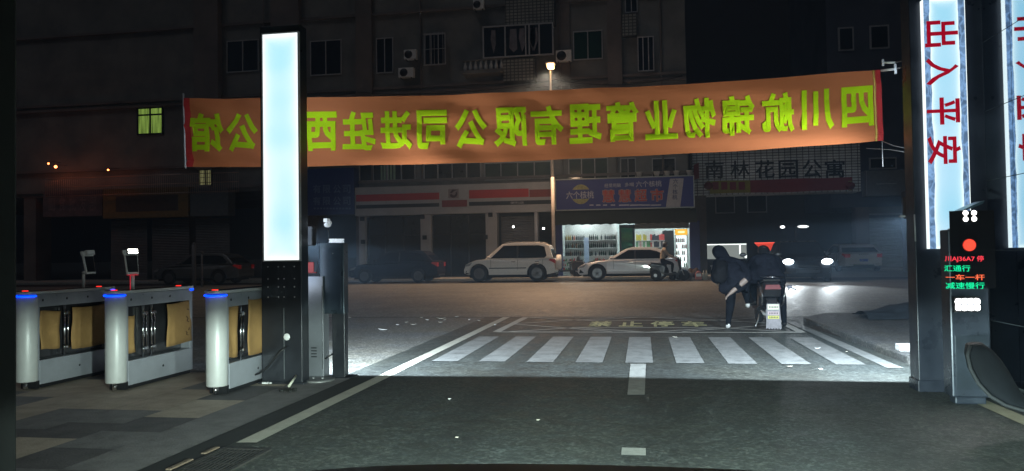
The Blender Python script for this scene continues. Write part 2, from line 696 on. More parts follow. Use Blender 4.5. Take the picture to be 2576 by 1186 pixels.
mb.sheet([(-2.73, 4.83, Z), (-2.59, 4.85, Z), (-2.60, 15.0, Z), (-2.74, 15.0, Z)])
struct(mb.build('edge_line', worn_paint('road_marking_cream', (0.50, 0.49, 0.42), 0.22), fix=False))
mb = MB()
mb.sheet([(-2.965, -4, 0.0035), (-2.745, -4, 0.0035), (-2.745, 7.6, 0.0035), (-2.965, 7.6, 0.0035)])
struct(mb.build('gutter', mat('black_gutter', (0.012, 0.013, 0.013), 0.8, var=0.4), fix=False))
mb = MB()
mb.sheet([(2.50, 8.58, Z), (2.66, 8.58, Z), (2.60, 14.0, Z), (2.45, 14.0, Z)])
struct(mb.build('edge_line', M_mark, fix=False))
mb = MB()
mb.sheet([(2.64, -2, Z), (2.78, -2, Z), (2.74, 6.9, Z), (2.60, 6.9, Z)])
struct(mb.build('edge_line', worn_paint('kerb_marking_cream', (0.30, 0.29, 0.2), 0.3), fix=False))
mb = MB()
for k in range(9):
    x = -2.47 + k * 0.565
    j = [rnd.uniform(-0.012, 0.012) for _ in range(4)]
    mb.sheet([(x, 8.79 + j[0], Z), (x + 0.31, 8.80 + j[1], Z), (x + 0.31, 11.48 + j[2], Z), (x, 11.47 + j[3], Z)])
struct(mb.build('zebra_crossing', M_mark, fix=False))
mb = MB()
mb.sheet([(-0.15, 6.82, Z), (0.0, 6.83, Z), (0.02, 8.72, Z), (-0.15, 8.71, Z)])
mb.sheet([(-0.15, 4.80, Z), (0.0, 4.80, Z), (0.0, 4.98, Z), (-0.15, 4.98, Z)])
mb.sheet([(-0.15, 0.7, Z), (0.0, 0.7, Z), (0.0, 2.4, Z), (-0.15, 2.4, Z)])
struct(mb.build('centre_line', worn_paint('centre_marking_white', (0.36, 0.37, 0.35), 0.4), fix=False))
mb = MB()
# no-parking box: outline, zig-zag diagonals and four characters
X0, X1, Y0, Y1 = -2.33, 2.35, 12.15, 14.92
bar((X0, Y0), (X1, Y0), 0.10)
bar((X0, Y0), (X0 + 0.05, Y1), 0.13, Z + 0.001)
bar((X1, Y0), (X1, Y1), 0.13, Z + 0.001)
bar((X0, Y1), (X1, Y1), 0.10, Z + 0.002)
ym = (Y0 + Y1) / 2
bar((-1.18, ym + 0.66), (1.22, ym + 0.66), 0.07, Z + 0.003)
bar((-1.18, ym - 0.66), (1.22, ym - 0.66), 0.07, Z + 0.003)
for a, b in (((X0, ym), (-0.55, Y1 - 0.1)), ((X0, ym), (-0.5, Y0 + 0.1)), ((X0 + .1, Y1), (-1.1, ym + .66)), ((X0 + .2, Y0 + .02), (-1.1, ym - .66)),
             ((-1.1, ym + 0.66), (-0.1, Y1)), ((-1.1, ym - 0.66), (0.0, Y0)), ((X1, ym), (0.6, Y1 - 0.1)), ((X1, ym), (0.6, Y0 + 0.1)),
             ((X1, Y1), (1.2, ym + .66)), ((X1, Y0), (1.2, ym - .66)), ((1.2, ym + .66), (0.1, Y1)), ((1.2, ym - .66), (0.1, Y0))):
    bar(a, b, 0.075, Z + 0.0015)
for i, ch in enumerate('禁止停车'):
    xc = -0.74 + i * 0.53
    add_text(mb, ch, (xc, ym, Z + 0.004), 0.40, 1.0, (1, 0, 0), (0, 1, 0), 0.03, 1)
struct(mb.build('no_parking_marking', [worn_paint('box_marking_white', (0.48, 0.48, 0.44), 0.3), M_marky], fix=False))

# drain grating
t = empty('drain_grating', (-2.56, 3.9, 0.0), 'black slotted drain grating set in the driveway edge by the paving', 'drain')
mb = MB()
for x in (-0.16, 0.15):
    mb.box(x - 0.015, x + 0.015, -0.9, 0.78, -0.03, 0.012)
mb.box(-0.144, 0.134, -0.9, -0.87, -0.03, 0.012)
mb.box(-0.144, 0.134, 0.75, 0.78, -0.03, 0.012)
mb.build('frame', mat('cast_iron', (0.035, 0.033, 0.03), 0.5, 0.2, var=0.4, scale=14), t)
mb = MB()
for i in range(9):
    x = -0.134 + i * 0.0302
    mb.box(x, x + 0.012, -0.868, 0.748, -0.02, 0.010)
for i in range(12):
    y = -0.80 + i * 0.135
    mb.box(-0.1435, 0.1335, y, y + 0.022, -0.022, 0.0085)
mb.build('grate', MATS['cast_iron'], t)
mb = MB()
mb.box(-0.143, 0.133, -0.868, 0.748, 0.0035, 0.005)
mb.build('sump', mat('drain_dark', (0.004, 0.004, 0.004), 0.9), t)
for k, (y0, y1, lab) in enumerate(((3.75, 4.02, 'chipped pale kerb stone nearest the viewer beside the drain grating'), (4.16, 4.4, 'middle chipped pale kerb stone beside the drain grating'), (4.53, 4.70, 'short pale kerb stone at the far end of the drain grating'))):
    mb = MB()
    mb.box(-2.81, -2.765, y0, y1, -0.01, 0.012)
    tag(mb.build('kerb_stone', mat('pale_kerb', (0.16, 0.12, 0.085), 0.8, var=0.35, scale=9, bump=0.5), bevel=0.01), lab, 'kerb')

t = empty('manhole_cover', (gr(800, 959).x, gr(800, 959).y, 0.012), 'round grey manhole cover at the foot of the camera post', 'manhole')
mb = MB()
mb.lathe([(0.17, -0.02), (0.17, 0.012), (0.155, 0.014)], n=28)
mb.build('cover', mat('worn_iron', (0.2, 0.2, 0.2), 0.5, 0.5, var=0.4, scale=12), t)
mb = MB()
mb.cyl((-0.05, 0, 0.013), (-0.05, 0, 0.022), 0.012)
mb.cyl((0.05, 0, 0.013), (0.05, 0, 0.022), 0.012)
mb.build('lifting_lug', M_steel, t)


# ================================================================== LIGHT BOXES AND GATE PILLARS
def lightbox_mat(name, W, H, centre, edge, film=0.0, strength=1.0, edge_w=0.05):
    """lit acrylic: brighter by the strips along its edges; film = width of crinkled protective film left on each side"""
    m, nt, out = new_mat(name)
    N = nt.nodes.new
    L = nt.links.new
    tc = N('ShaderNodeTexCoord')
    sp = N('ShaderNodeSeparateXYZ')
    L(tc.outputs['Object'], sp.inputs[0])
    nz = N('ShaderNodeTexNoise')
    nz.inputs['Scale'].default_value = 3.0
    nz.inputs['Detail'].default_value = 3
    L(tc.outputs['Object'], nz.inputs['Vector'])

    def mth(op, a, b=None, c=None, clamp=False):
        n = N('ShaderNodeMath')
        n.operation = op
        n.use_clamp = clamp
        for i, q in enumerate((a, b, c)):
            if q is None:
                continue
            if isinstance(q, (int, float)):
                n.inputs[i].default_value = q
            else:
                L(q, n.inputs[i])
        return n.outputs[0]
    ax = mth('ABSOLUTE', sp.outputs[0])
    az = mth('ABSOLUTE', sp.outputs[2])
    wob = mth('MULTIPLY', mth('SUBTRACT', nz.outputs['Fac'], 0.5), 0.05)
    dx = mth('SUBTRACT', W / 2 - film, mth('ADD', ax, wob))
    dz = mth('SUBTRACT', H / 2 - 0.015, az)
    d = mth('MINIMUM', dx, dz)
    dd = mth('MAXIMUM', d, 0.0)
    glow = mth('EXPONENT', mth('MULTIPLY', dd, -1.0 / edge_w))
    mx = N('ShaderNodeMix')
    mx.data_type = 'RGBA'
    L(glow, mx.inputs[0])
    # uneven strips behind the sheet: the middle is not one flat tone
    n3 = N('ShaderNodeTexNoise')
    n3.inputs['Scale'].default_value = 1.6
    n3.inputs['Detail'].default_value = 1
    L(tc.outputs['Object'], n3.inputs['Vector'])
    m3 = N('ShaderNodeMix')
    m3.data_type = 'RGBA'
    m3.inputs[6].default_value = (*centre, 1)
    m3.inputs[7].default_value = (min(1, centre[0] * 1.45), centre[1] * 1.12, centre[2] * 1.08, 1)
    r3 = N('ShaderNodeMapRange')
    r3.inputs['From Min'].default_value, r3.inputs['From Max'].default_value = 0.38, 0.62
    L(n3.outputs['Fac'], r3.inputs['Value'])
    L(r3.outputs[0], m3.inputs[0])
    L(m3.outputs[2], mx.inputs[6])
    mx.inputs[7].default_value = (*edge, 1)
    col = mx.outputs[2]
    if film:
        vo = N('ShaderNodeTexVoronoi')
        vo.feature = 'DISTANCE_TO_EDGE'
        vo.inputs['Scale'].default_value = 26
        mp = N('ShaderNodeMapping')
        mp.inputs['Scale'].default_value = (1, 1, 0.45)
        n4 = N('ShaderNodeTexNoise')
        n4.inputs['Scale'].default_value = 9
        n4.inputs['Detail'].default_value = 5
        L(tc.outputs['Object'], n4.inputs['Vector'])
        va = N('ShaderNodeMix')
        va.data_type = 'VECTOR'
        va.inputs[0].default_value = 0.08
        L(tc.outputs['Object'], va.inputs[4])
        L(n4.outputs['Color'], va.inputs[5])
        L(va.outputs[1], mp.inputs[0])
        L(mp.outputs[0], vo.inputs['Vector'])
        cr = mth('SMOOTH_MIN', mth('MULTIPLY', vo.outputs['Distance'], 5.0), 1.0, 0.1)
        lum = mth('MULTIPLY_ADD', mth('SUBTRACT', 1.0, cr, clamp=True), 0.35, mth('MULTIPLY', n4.outputs['Fac'], 0.75))
        fc = N('ShaderNodeVectorMath')
        fc.operation = 'SCALE'
        fc.inputs[0].default_value = (0.26, 0.46, 0.78)
        L(lum, fc.inputs['Scale'])
        isf = mth('LESS_THAN', dx, 0.0)
        mf = N('ShaderNodeMix')
        mf.data_type = 'RGBA'
        L(isf, mf.inputs[0])
        L(col, mf.inputs[6])
        L(fc.outputs[0], mf.inputs[7])
        # bright line of the outermost edge
        oe = mth('GREATER_THAN', ax, W / 2 - 0.006)
        mo = N('ShaderNodeMix')
        mo.data_type = 'RGBA'
        L(oe, mo.inputs[0])
        L(mf.outputs[2], mo.inputs[6])
        mo.inputs[7].default_value = (0.9, 1, 1, 1)
        col = mo.outputs[2]
    em = N('ShaderNodeEmission')
    em.inputs['Strength'].default_value = strength
    L(col, em.inputs['Color'])
    gl = N('ShaderNodeBsdfGlossy')
    gl.inputs['Roughness'].default_value = 0.2
    gl.inputs['Color'].default_value = (0.04, 0.04, 0.04, 1)
    ads = N('ShaderNodeAddShader')
    L(em.outputs[0], ads.inputs[0])
    L(gl.outputs[0], ads.inputs[1])
    L(ads.outputs[0], out.inputs['Surface'])
    MATS[name] = m
    return m


# ---- left pylon
PYB = 7.12
pz1 = at(710, 64, PYB).z
px0, px1 = at(656, 500, PYB).x, at(757, 500, PYB).x
t = empty('sign_pylon', ((px0 + px1) / 2, PYB + 0.28, 0.0), 'tall dark metal pylon with a glowing blank pale blue light box', 'pylon')
w = (px1 - px0) / 2
mb = MB()
mb.box(-w, w, -0.28, -0.12, 0.0, pz1)
mb.box(-w - 0.03, w + 0.03, -0.31, -0.08, 0.0, 0.025)
mb.build('post', M_dark, t, bevel=0.006)
bz0, bz1 = at(710, 655, PYB).z, at(710, 87, PYB).z
bx0, bx1 = at(666, 370, PYB).x, at(754, 370, PYB).x
BW, BH = bx1 - bx0, bz1 - bz0
mb = MB()
mb.box(-BW / 2, BW / 2, -0.012, 0.012, -BH / 2, BH / 2)
o = mb.build('light_panel', lightbox_mat('lit_acrylic_left', BW, BH, (0.40, 0.72, 0.86), (0.95, 1.0, 1.0), 0.0, 1.12, 0.045), t)
o.location = ((bx0 + bx1) / 2 - (px0 + px1) / 2, -0.294, (bz0 + bz1) / 2)
mb = MB()
fx = BW / 2
for a, b, c, d in ((-fx - .012, -fx, -BH / 2 - .012, BH / 2 + .012), (fx, fx + .012, -BH / 2 - .012, BH / 2 + .012), (-fx, fx, BH / 2, BH / 2 + .012), (-fx, fx, -BH / 2 - .012, -BH / 2)):
    mb.box(a, b, -0.02, 0.013, c, d)
f = mb.build('panel_frame', M_steel, t)
f.location = o.location
# street-facing panel of the same pylon: it lights the ground behind the gate
REAR = 4.0
mb = MB()
mb.box(-0.19, 0.19, -0.012, 0.012, -1.2, 1.2)
o = mb.build('light_panel', lightbox_mat('lit_acrylic_rear', 0.38, 2.4, (0.45, 0.68, 0.9), (0.95, 1.0, 1.0), 0.0, REAR, 0.035), t)
o.location = (0, -0.105, 2.1)
mb = MB()
for z in (0.92, 1.02, 1.22, 1.10):
    for x in (-0.14, -0.03, 0.03, 0.14):
        mb.cyl((x, -0.281, z - 0.06), (x, -0.288, z - 0.06), 0.006, n=8)
mb.build('screws', M_steel, t)
p = at(722, 848, PYB)
mb = MB()
mb.lathe([(0.0, -0.012), (0.028, -0.012), (0.034, -0.006), (0.034, 0.0)], (p.x - t.location.x, -0.281, p.z), 'Y', 24)
mb.build('button_disc', M_white, t)
mb = MB()
mb.box(0.02, 0.028, -0.283, -0.281, 0.05, 0.75)
mb.build('door_seam', mat('seam_grey', (0.1, 0.11, 0.12), 0.5), t)
cab = [at(x, y, PYB - dy) for x, y, dy in ((722, 872, 0.02), (706, 884, 0.05), (690, 903, 0.06), (672, 926, 0.07), (652, 940, 0.08), (637, 945, 0.09))]
mb = MB()
mb.tube([p - t.location for p in cab], 0.009, 8)
mb.build('cable', M_black, t)
p0, p1 = gr(727, 972, 0.02), at(745, 946, PYB - 0.02)
mb = MB()
mb.cyl(p0, p1, 0.012, 0.010, 10)
tag(mb.build('plastic_stake', mat('cream_plastic', (0.6, 0.6, 0.5), 0.5)), 'short cream plastic stub leaning against the foot of the light box pylon', 'stub')
mb = MB()
p = gr(722, 983, 0.012)
for k in range(16):
    a = rnd.uniform(0, 6.28)
    r = rnd.uniform(0, 0.07)
    q = p + Vector((math.cos(a) * r * 1.6, math.sin(a) * r, 0.005))
    mb.ball(q, (rnd.uniform(.012, .03), rnd.uniform(.01, .02), rnd.uniform(.006, .014)), 8)
tag(mb.build('dirt_clod', mat('wet_leaves', (0.012, 0.012, 0.01), 0.7)), 'small black heap of wet leaves on the paving before the pylon', 'leaves')
mb = MB()
p = gr(668, 966, 0.012)
mb.box(p.x - .03, p.x + .03, p.y - .02, p.y + .02, 0.012, 0.03, M=None)
mb.ball((p.x + .05, p.y, .02), (.02, .02, .01), 8)
tag(mb.build('paper_scrap', M_white, bevel=0.005), 'crumpled white paper scrap at the left foot of the pylon', 'litter')

# ---- right pillar with the lettered light box
PB = 7.2
t = empty('gate_pillar', (2.64, PB + 0.28, 0.0), 'wide dark gate pillar with a tall light box of four red characters', 'pillar')
qx0, qx1 = at(2286, 800, 7.42).x - 2.64, 2.945 - 2.64
mb = MB()
mb.box(qx0, qx1, -0.28, -0.06, 0.0, 4.6)
mb.box(qx0 - 0.01, qx1, -0.29, -0.05, 0.0, 0.10)
mb.build('post', mat('dark_cladding', (0.025, 0.032, 0.05), 0.35, 0.2, var=0.4, scale=2.5, rvar=0.15), t, bevel=0.006)
bz0, bz1 = at(2380, 626, PB).z, at(2366, 2, PB).z
bx0, bx1 = at(2322, 300, PB).x, at(2428, 300, PB).x
BW, BH = bx1 - bx0, bz1 - bz0
mb = MB()
mb.box(-BW / 2, BW / 2, -0.03, 0.03, -BH / 2, BH / 2)
o = mb.build('light_panel', lightbox_mat('lit_acrylic_right', BW, BH, (0.30, 0.60, 0.76), (0.85, 1.0, 1.0), 0.055, 1.1, 0.022), t)
RBL = Vector(((bx0 + bx1) / 2 - 2.64, -0.312, (bz0 + bz1) / 2))
o.location = RBL
mb = MB()
for ch, cyp, hpx, wpx in (('出', 85, 60, 70), ('入', 180, 62, 70), ('平', 280, 62, 70), ('安', 378, 64, 70)):
    c = at(2370 + (cyp - 180) * 0.025, cyp, PB - 0.07)
    s = 7.35 / FPX
    add_text(mb, ch, c - t.location + Vector((0, -0.004, 0)), hpx * s, wpx * s, (0, 0, -1), (1, 0, 0), 0.022)
mb.build('lettering', emit('red_vinyl', (0.28, 0.0, 0.012), 0.9, (0.3, 0.0, 0.01)), t)
mb = MB()
mb.box(-0.2, 0.2, -0.012, 0.012, -1.2, 1.2)
o = mb.build('light_panel', MATS['lit_acrylic_rear'], t)
o.location = (0.0, -0.045, 2.1)
mb = MB()
p = at(2386, 849, PB - 0.01)
mb.lathe([(0.0, -0.012), (0.024, -0.012), (0.03, -0.006), (0.03, 0.0)], (p.x - 2.64, -0.281, p.z), 'Y', 24)
mb.build('button_disc', M_white, t)
# thin chrome tube left of the pillar
p0, p1 = at(2300, 540, PB - 0.30), at(2303, 608, PB - 0.30)
mb = MB()
mb.cyl(p0 - t.location, p1 - t.location, 0.006, n=8)
mb.box(p0.x - 2.64 - .03, p0.x - 2.64 + .012, -0.32, -0.28, p0.z - .01, p0.z + .005)
mb.build('rod_bracket', M_steel, t)

# ---- glossy stone wall running towards the viewer on the right; it mirrors the light box
m, nt, out = new_mat('polished_black_tile')
p_ = nt.nodes.new('ShaderNodeBsdfPrincipled')
p_.inputs['Base Color'].default_value = (0.66, 0.74, 0.80, 1)
p_.inputs['Metallic'].default_value = 1.0
p_.inputs['Roughness'].default_value = 0.035
p_.inputs['Specular IOR Level'].default_value = 1.0
p_.inputs['IOR'].default_value = 2.6
nt.links.new(p_.outputs[0], out.inputs['Surface'])
MATS['polished_black_tile'] = m
M_joint = mat('tile_joint', (0.10, 0.12, 0.13), 0.7)
t = empty('side_wall', (2.955, 3.0, 0.0), 'polished black tiled wall mirroring the red lettered light box', 'wall')
mb = MB()
mb.box(0.0, 0.3, -6.0, 4.5, 0.0, 4.6)
mb.build('wall', M_joint, t)
mb = MB()
zs = [0.12, 0.62, 1.22, 1.82, 2.42, 3.02, 3.62, 4.2]
for j in range(len(zs) - 1):
    for i in range(9):
        y0 = -6.0 + i * 1.2 + 0.1
        a = rnd.uniform(-.0008, .0008)
        mb.box(-0.012, 0.004, y0 + 0.003, min(y0 + 1.197, 4.47), zs[j] + 0.003, zs[j + 1] - 0.003)
mb.build('tile_cladding', m, t)
mb = MB()
mb.prism([(-0.10, 3.30), (0.0, 3.30), (0.0, 3.5), (-0.13, 3.5), (-0.13, 3.42)], lambda u, v, w: (u, w, v), -6.0, 2.0)
mb.build('ledge', mat('ledge_metal', (0.05, 0.06, 0.08), 0.25, 0.6), t)
mb = MB()
mb.box(-0.03, 0.0, -6.0, 4.2, 0.0, 0.10)
mb.build('skirting', M_dark, t)
# side cladding of the gate above the pillar, closing the top right corner

# ---- barrier control cabinet with display on the right
CB = 6.62
cl, cr_ = at(2366, 700, CB + 0.18).x, at(2488, 700, CB).x
cx_ = (cl + cr_) / 2
t = empty('barrier_cabinet', (cx_, CB + 0.2, 0.0), 'dark barrier machine with round red signal and lines of red and green characters', 'cabinet')
ctop = at(2430, 577, CB).z
hw = (cr_ - cl) / 2
mb = MB()
mb.box(-hw, hw, -0.2, -0.02, 0.06, ctop)
mb.box(-hw + .03, hw - .03, -0.17, -0.05, 0.0, 0.06)
mb.build('housing', mat('cabinet_blue_black', (0.035, 0.045, 0.065), 0.32, 0.35, var=0.35, scale=4, rvar=0.12), t, bevel=0.012)
mb = MB()
s_ = (at(2480, 640, CB).x - at(2380, 640, CB).x) / 100.0


def cp(px, py, dy=0.0):
    p = at(px, py, CB)
    return Vector((p.x - cx_, -0.2 - dy, p.z))


mb.box(max(cp(2372, 0).x, -hw + .012), cp(2484, 0).x, -0.204, -0.2005, cp(0, 742).z, cp(0, 585).z)
mb.build('display_window', mat('display_glass', (0.01, 0.012, 0.016), 0.12, spec=0.8), t)
c = cp(2438, 617, 0.006)
mb = MB()
for r in range(7):
    for k in range(max(1, r * 6)):
        a = 2 * PI * k / max(1, r * 6)
        rr = r * 2.35 * s_
        q = c + Vector((rr * math.cos(a), 0, rr * math.sin(a)))
        mb.cyl(q, q + Vector((0, -0.003, 0)), 0.95 * s_, n=6, smooth=False)
mb.build('signal_leds', emit('led_red', (1.0, 0.10, 0.05), 1.6, (0.2, 0, 0)), t)
mb = MB()
mb.lathe([(0.0, 0.0), (17.0 * s_, 0.0), (17.0 * s_, -0.004), (15.5 * s_, -0.004)], c + Vector((0, 0.003, 0)), 'Y', 30)
mb.build('signal_lens', emit('led_lens_red', (0.9, 0.04, 0.02), 0.55, (0.2, 0, 0)), t)
for txt, x0, x1, y0, y1, m_ in (('川AJ36A7 停', 2376, 2474, 643, 661, emit('led_pink_red', (1.0, 0.05, 0.08), 1.0, (0.1, 0, 0))),
                                ('汇通行', 2374, 2440, 667, 684, emit('led_green', (0.0, 0.85, 0.38), 1.0, (0, 0.1, 0))),
                                ('一车一杆', 2378, 2476, 690, 706, emit('led_orange', (1.0, 0.16, 0.06), 1.1, (0.1, 0, 0))),
                                ('减速慢行', 2378, 2476, 710, 728, emit('led_green', (0, 1, 0.4), 1.0))):
    a, b = cp(x0, (y0 + y1) / 2, 0.007), cp(x1, (y0 + y1) / 2, 0.007)
    mb = MB()
    add_text(mb, txt, (a + b) / 2, (b - a).length, (y1 - y0) * s_, (b - a).normalized(), (0, 0, 1), 0.008)
    mb.build('display_text', m_, t)
c = cp(2430, 766, 0.0)
mb = MB()
mb.box(c.x - 0.10, c.x + 0.10, -0.235, -0.2, c.z - 0.062, c.z + 0.062)
mb.build('lamp_housing', M_black, t, bevel=0.01)
mb = MB()
for i in range(4):
    for j in range(2):
        q = (c.x - 0.068 + i * 0.045, -0.235, c.z - 0.024 + j * 0.048)
        mb.lathe([(0.0, -0.016), (0.018, -0.013), (0.0225, -0.002), (0.0225, 0.0)], q, 'Y', 12)
mb.build('lamp_leds', emit('led_white_strong', (1.0, 0.98, 0.95), 60.0), t)
mb = MB()
mb.box(-hw + 0.03, hw - 0.03, -0.203, -0.2005, 0.12, 0.55)
mb.build('service_door', mat('cabinet_door', (0.03, 0.04, 0.055), 0.3, 0.4, var=0.3), t, bevel=0.002)
# flood lamp of four LEDs standing on the cabinet
t2 = empty('flood_lamp', (cp(2412, 575).x + cx_, CB + 0.05, ctop), 'small black lamp of four white LEDs under a tilted visor on the barrier machine', 'lamp')


def fp(px, py, dy=0.0):
    p = at(px, py, CB + 0.05 - dy)
    return p - t2.location


hx0, hx1, hz0, hz1 = fp(2392, 0).x, fp(2434, 0).x, fp(2412, 562).z, fp(2412, 532).z
mb = MB()
mb.box(hx0, hx1, -0.05, 0.05, hz0, hz1)
mb.build('lamp_head', M_black, t2, bevel=0.008)
mb = MB()
mb.prism([(hx0 - .005, hz1 + .004), (hx1 - .01, hz1 + .06), (hx1 + 0.035, hz1 + .075), (hx1 + .02, hz1 + .05), (hx0 + .02, hz1 + .001)], lambda u, v, w: (u, w, v), -0.12, 0.06)
mb.build('visor', mat('visor_blue_metal', (0.12, 0.2, 0.25), 0.3, 0.6), t2)
mb = MB()
for i in range(2):
    for j in range(2):
        q = (hx0 + 0.042 + i * 0.062, -0.051, hz0 + 0.03 + j * 0.048)
        mb.lathe([(0.0, -0.012), (0.015, -0.010), (0.021, -0.002), (0.021, 0.0)], q, 'Y', 14)
mb.build('leds', emit('led_white_small', (1.0, 0.97, 0.92), 4.0), t2)
mb = MB()
mb.tube([(0.0, 0, 0), (0.02, 0, 0.03), (0.0, 0, hz0 + 0.01)], 0.014)
mb.box(-0.05, 0.05, -0.04, 0.04, 0, 0.008)
mb.build('bracket', M_steel, t2)

# ---- dark curved body added for a windscreen reflection, near right
t = empty('reflection_shape', (2.62, 6.0, 0.0), 'dark curved shape added for a blurred windscreen reflection under the white lamp', 'reflection shape')
mb = MB()
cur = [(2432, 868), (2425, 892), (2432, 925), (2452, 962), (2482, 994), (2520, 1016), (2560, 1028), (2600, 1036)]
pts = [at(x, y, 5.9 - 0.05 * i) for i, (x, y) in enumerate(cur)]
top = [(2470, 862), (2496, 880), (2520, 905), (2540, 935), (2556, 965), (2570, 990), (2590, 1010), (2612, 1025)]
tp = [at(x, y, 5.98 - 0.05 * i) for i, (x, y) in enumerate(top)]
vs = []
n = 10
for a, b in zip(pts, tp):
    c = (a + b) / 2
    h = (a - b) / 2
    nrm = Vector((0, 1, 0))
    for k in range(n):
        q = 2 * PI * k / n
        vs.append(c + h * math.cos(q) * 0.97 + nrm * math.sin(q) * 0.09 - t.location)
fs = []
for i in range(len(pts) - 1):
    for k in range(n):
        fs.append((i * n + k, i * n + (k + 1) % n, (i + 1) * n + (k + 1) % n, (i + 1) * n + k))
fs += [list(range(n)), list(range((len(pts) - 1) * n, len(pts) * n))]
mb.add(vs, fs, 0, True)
mb.build('reflection_body', mat('reflection_dark_grey', (0.006, 0.008, 0.011), 0.9, spec=0.2, var=0.5, scale=3), t)
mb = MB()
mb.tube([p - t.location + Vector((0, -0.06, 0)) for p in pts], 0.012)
mb.build('reflection_rim', mat('reflection_rim_grey', (0.02, 0.024, 0.028), 0.8), t)


# ================================================================== BANNER
BY0, BY1 = 8.02, 8.5
b_tl, b_bl = at(460, 247, BY0), at(467, 420, BY0)
b_tr, b_br = at(2214, 176, BY1), at(2219, 355, BY1)


def banner(u, v, off=0.0):
    """u 0..1 left to right, v 0..1 bottom to top"""
    top = b_tl.lerp(b_tr, u)
    bot = b_bl.lerp(b_br, u)
    sag = 4 * u * (1 - u)
    top.z -= 0.085 * sag
    bot.z -= 0.075 * sag
    p = bot.lerp(top, v)
    wv = 0.010 * math.sin(u * 63 + v * 9 + 2 * math.sin(u * 11)) + 0.022 * math.sin(u * 17 + 1.3 * v) + 0.012 * math.sin(u * 41 + v * 5) + 0.008 * math.sin(v * 19 + u * 9)
    wv += 0.02 * math.exp(-((v - 0.22 - 0.10 * math.sin((u - .55) * 9)) / 0.05) ** 2) * math.exp(-((u - 0.68) / 0.13) ** 2)
    wv += 0.025 * math.exp(-((v - 0.09) / 0.04) ** 2) * math.exp(-(u / 0.09) ** 2)
    p.y += wv + off
    return p


m, nt, out = new_mat('banner_cloth')
tc = nt.nodes.new('ShaderNodeTexCoord')
nz = nt.nodes.new('ShaderNodeTexNoise')
nz.inputs['Scale'].default_value = 1.0
nz.inputs['Detail'].default_value = 5
mp = nt.nodes.new('ShaderNodeMapping')
mp.inputs['Scale'].default_value = (0.9, 1, 5)
nt.links.new(tc.outputs['Object'], mp.inputs[0])
nt.links.new(mp.outputs[0], nz.inputs['Vector'])
bp = nt.nodes.new('ShaderNodeBump')
bp.inputs['Strength'].default_value = 0.3
bp.inputs['Distance'].default_value = 0.05
nt.links.new(nz.outputs['Fac'], bp.inputs['Height'])
df = nt.nodes.new('ShaderNodeBsdfDiffuse')
tl = nt.nodes.new('ShaderNodeBsdfTranslucent')
for q in (df, tl):
    q.inputs['Color'].default_value = (0.78, 0.25, 0.10, 1)
    nt.links.new(bp.outputs[0], q.inputs['Normal'])
mx = nt.nodes.new('ShaderNodeMixShader')
mx.inputs[0].default_value = 0.5
nt.links.new(df.outputs[0], mx.inputs[1])
nt.links.new(tl.outputs[0], mx.inputs[2])
nt.links.new(mx.outputs[0], out.inputs['Surface'])
M_banner = m
m, nt, out = new_mat('banner_letters')
df = nt.nodes.new('ShaderNodeBsdfDiffuse')
tl = nt.nodes.new('ShaderNodeBsdfTranslucent')
for q in (df, tl):
    q.inputs['Color'].default_value = (0.70, 0.92, 0.02, 1)
mx = nt.nodes.new('ShaderNodeMixShader')
mx.inputs[0].default_value = 0.5
nt.links.new(df.outputs[0], mx.inputs[1])
nt.links.new(tl.outputs[0], mx.inputs[2])
nt.links.new(mx.outputs[0], out.inputs['Surface'])
M_letter = m

t = empty('banner', b_bl.lerp(b_br, 0.5), 'long orange cloth banner with yellow green characters seen from behind', 'banner')
org = t.location.copy()
NU, NV = 220, 22
mb = MB()
vs = [banner(i / NU, j / NV) - org for i in range(NU + 1) for j in range(NV + 1)]
fs = [(i * (NV + 1) + j, (i + 1) * (NV + 1) + j, (i + 1) * (NV + 1) + j + 1, i * (NV + 1) + j + 1) for i in range(NU) for j in range(NV)]
mb.add(vs, fs, 0, True)
mb.build('cloth', M_banner, t, fix=False)


def u_of(px):
    lo, hi = 0.0, 1.0
    for _ in range(30):
        mid = (lo + hi) / 2
        if proj(banner(mid, 0.5))[0] < px:
            lo = mid
        else:
            hi = mid
    return lo


mb = MB()
for ch, px in zip('四川航锦物业管理有限公司进驻西公馆', (2157, 2058, 1957, 1858, 1760, 1663, 1567, 1472, 1377, 1283, 1185, 1088, 995, 903, 808, 609, 523)):
    uc = u_of(px)
    du = u_of(px + 39) - uc
    vs, fs, tw, th = text_geo(ch, 0.034)
    bmt = bmesh.new()
    bv = [bmt.verts.new(v) for v in vs]
    for f in fs:
        try:
            bmt.faces.new([bv[i] for i in f])
        except Exception:
            pass
    hv = 0.285 * min(1.0, th / 0.88)
    hu = du * min(1.05, tw / 0.88)
    bmesh.ops.triangulate(bmt, faces=bmt.faces)
    bmesh.ops.subdivide_edges(bmt, edges=[e for e in bmt.edges if e.calc_length() > 0.3], cuts=2, use_grid_fill=False)
    bmesh.ops.triangulate(bmt, faces=bmt.faces)
    bmt.verts.index_update()
    for sg in (-0.008, 0.008):     # the paint shows on both faces of the cloth
        pts = [banner(uc - v.co.x / (tw / 2) * hu, 0.50 + v.co.y / (th / 2) * hv, sg + v.co.z * 0.03) - org for v in bmt.verts]
        mb.add(pts, [[v.index for v in f.verts] for f in bmt.faces])
    bmt.free()
mb.build('lettering', M_letter, t, fix=False)
M_redhem = mat('red_hem', (0.45, 0.02, 0.02), 0.8)
for ua, ub in ((-0.0002, 0.010), (0.9935, 1.0002)):
    mb = MB()
    for sgn in (-0.006, 0.006):
        vs = [banner(u, j / 10, sgn) - org for u in (ua, ub) for j in range(11)]
        mb.add(vs, [(j, j + 1, 12 + j, 11 + j) for j in range(10)])
    mb.build('hem', M_redhem, t, fix=False)
mb = MB()
mb.tube([banner(0.991, j / 10, -0.01) - org for j in range(11)], 0.008)
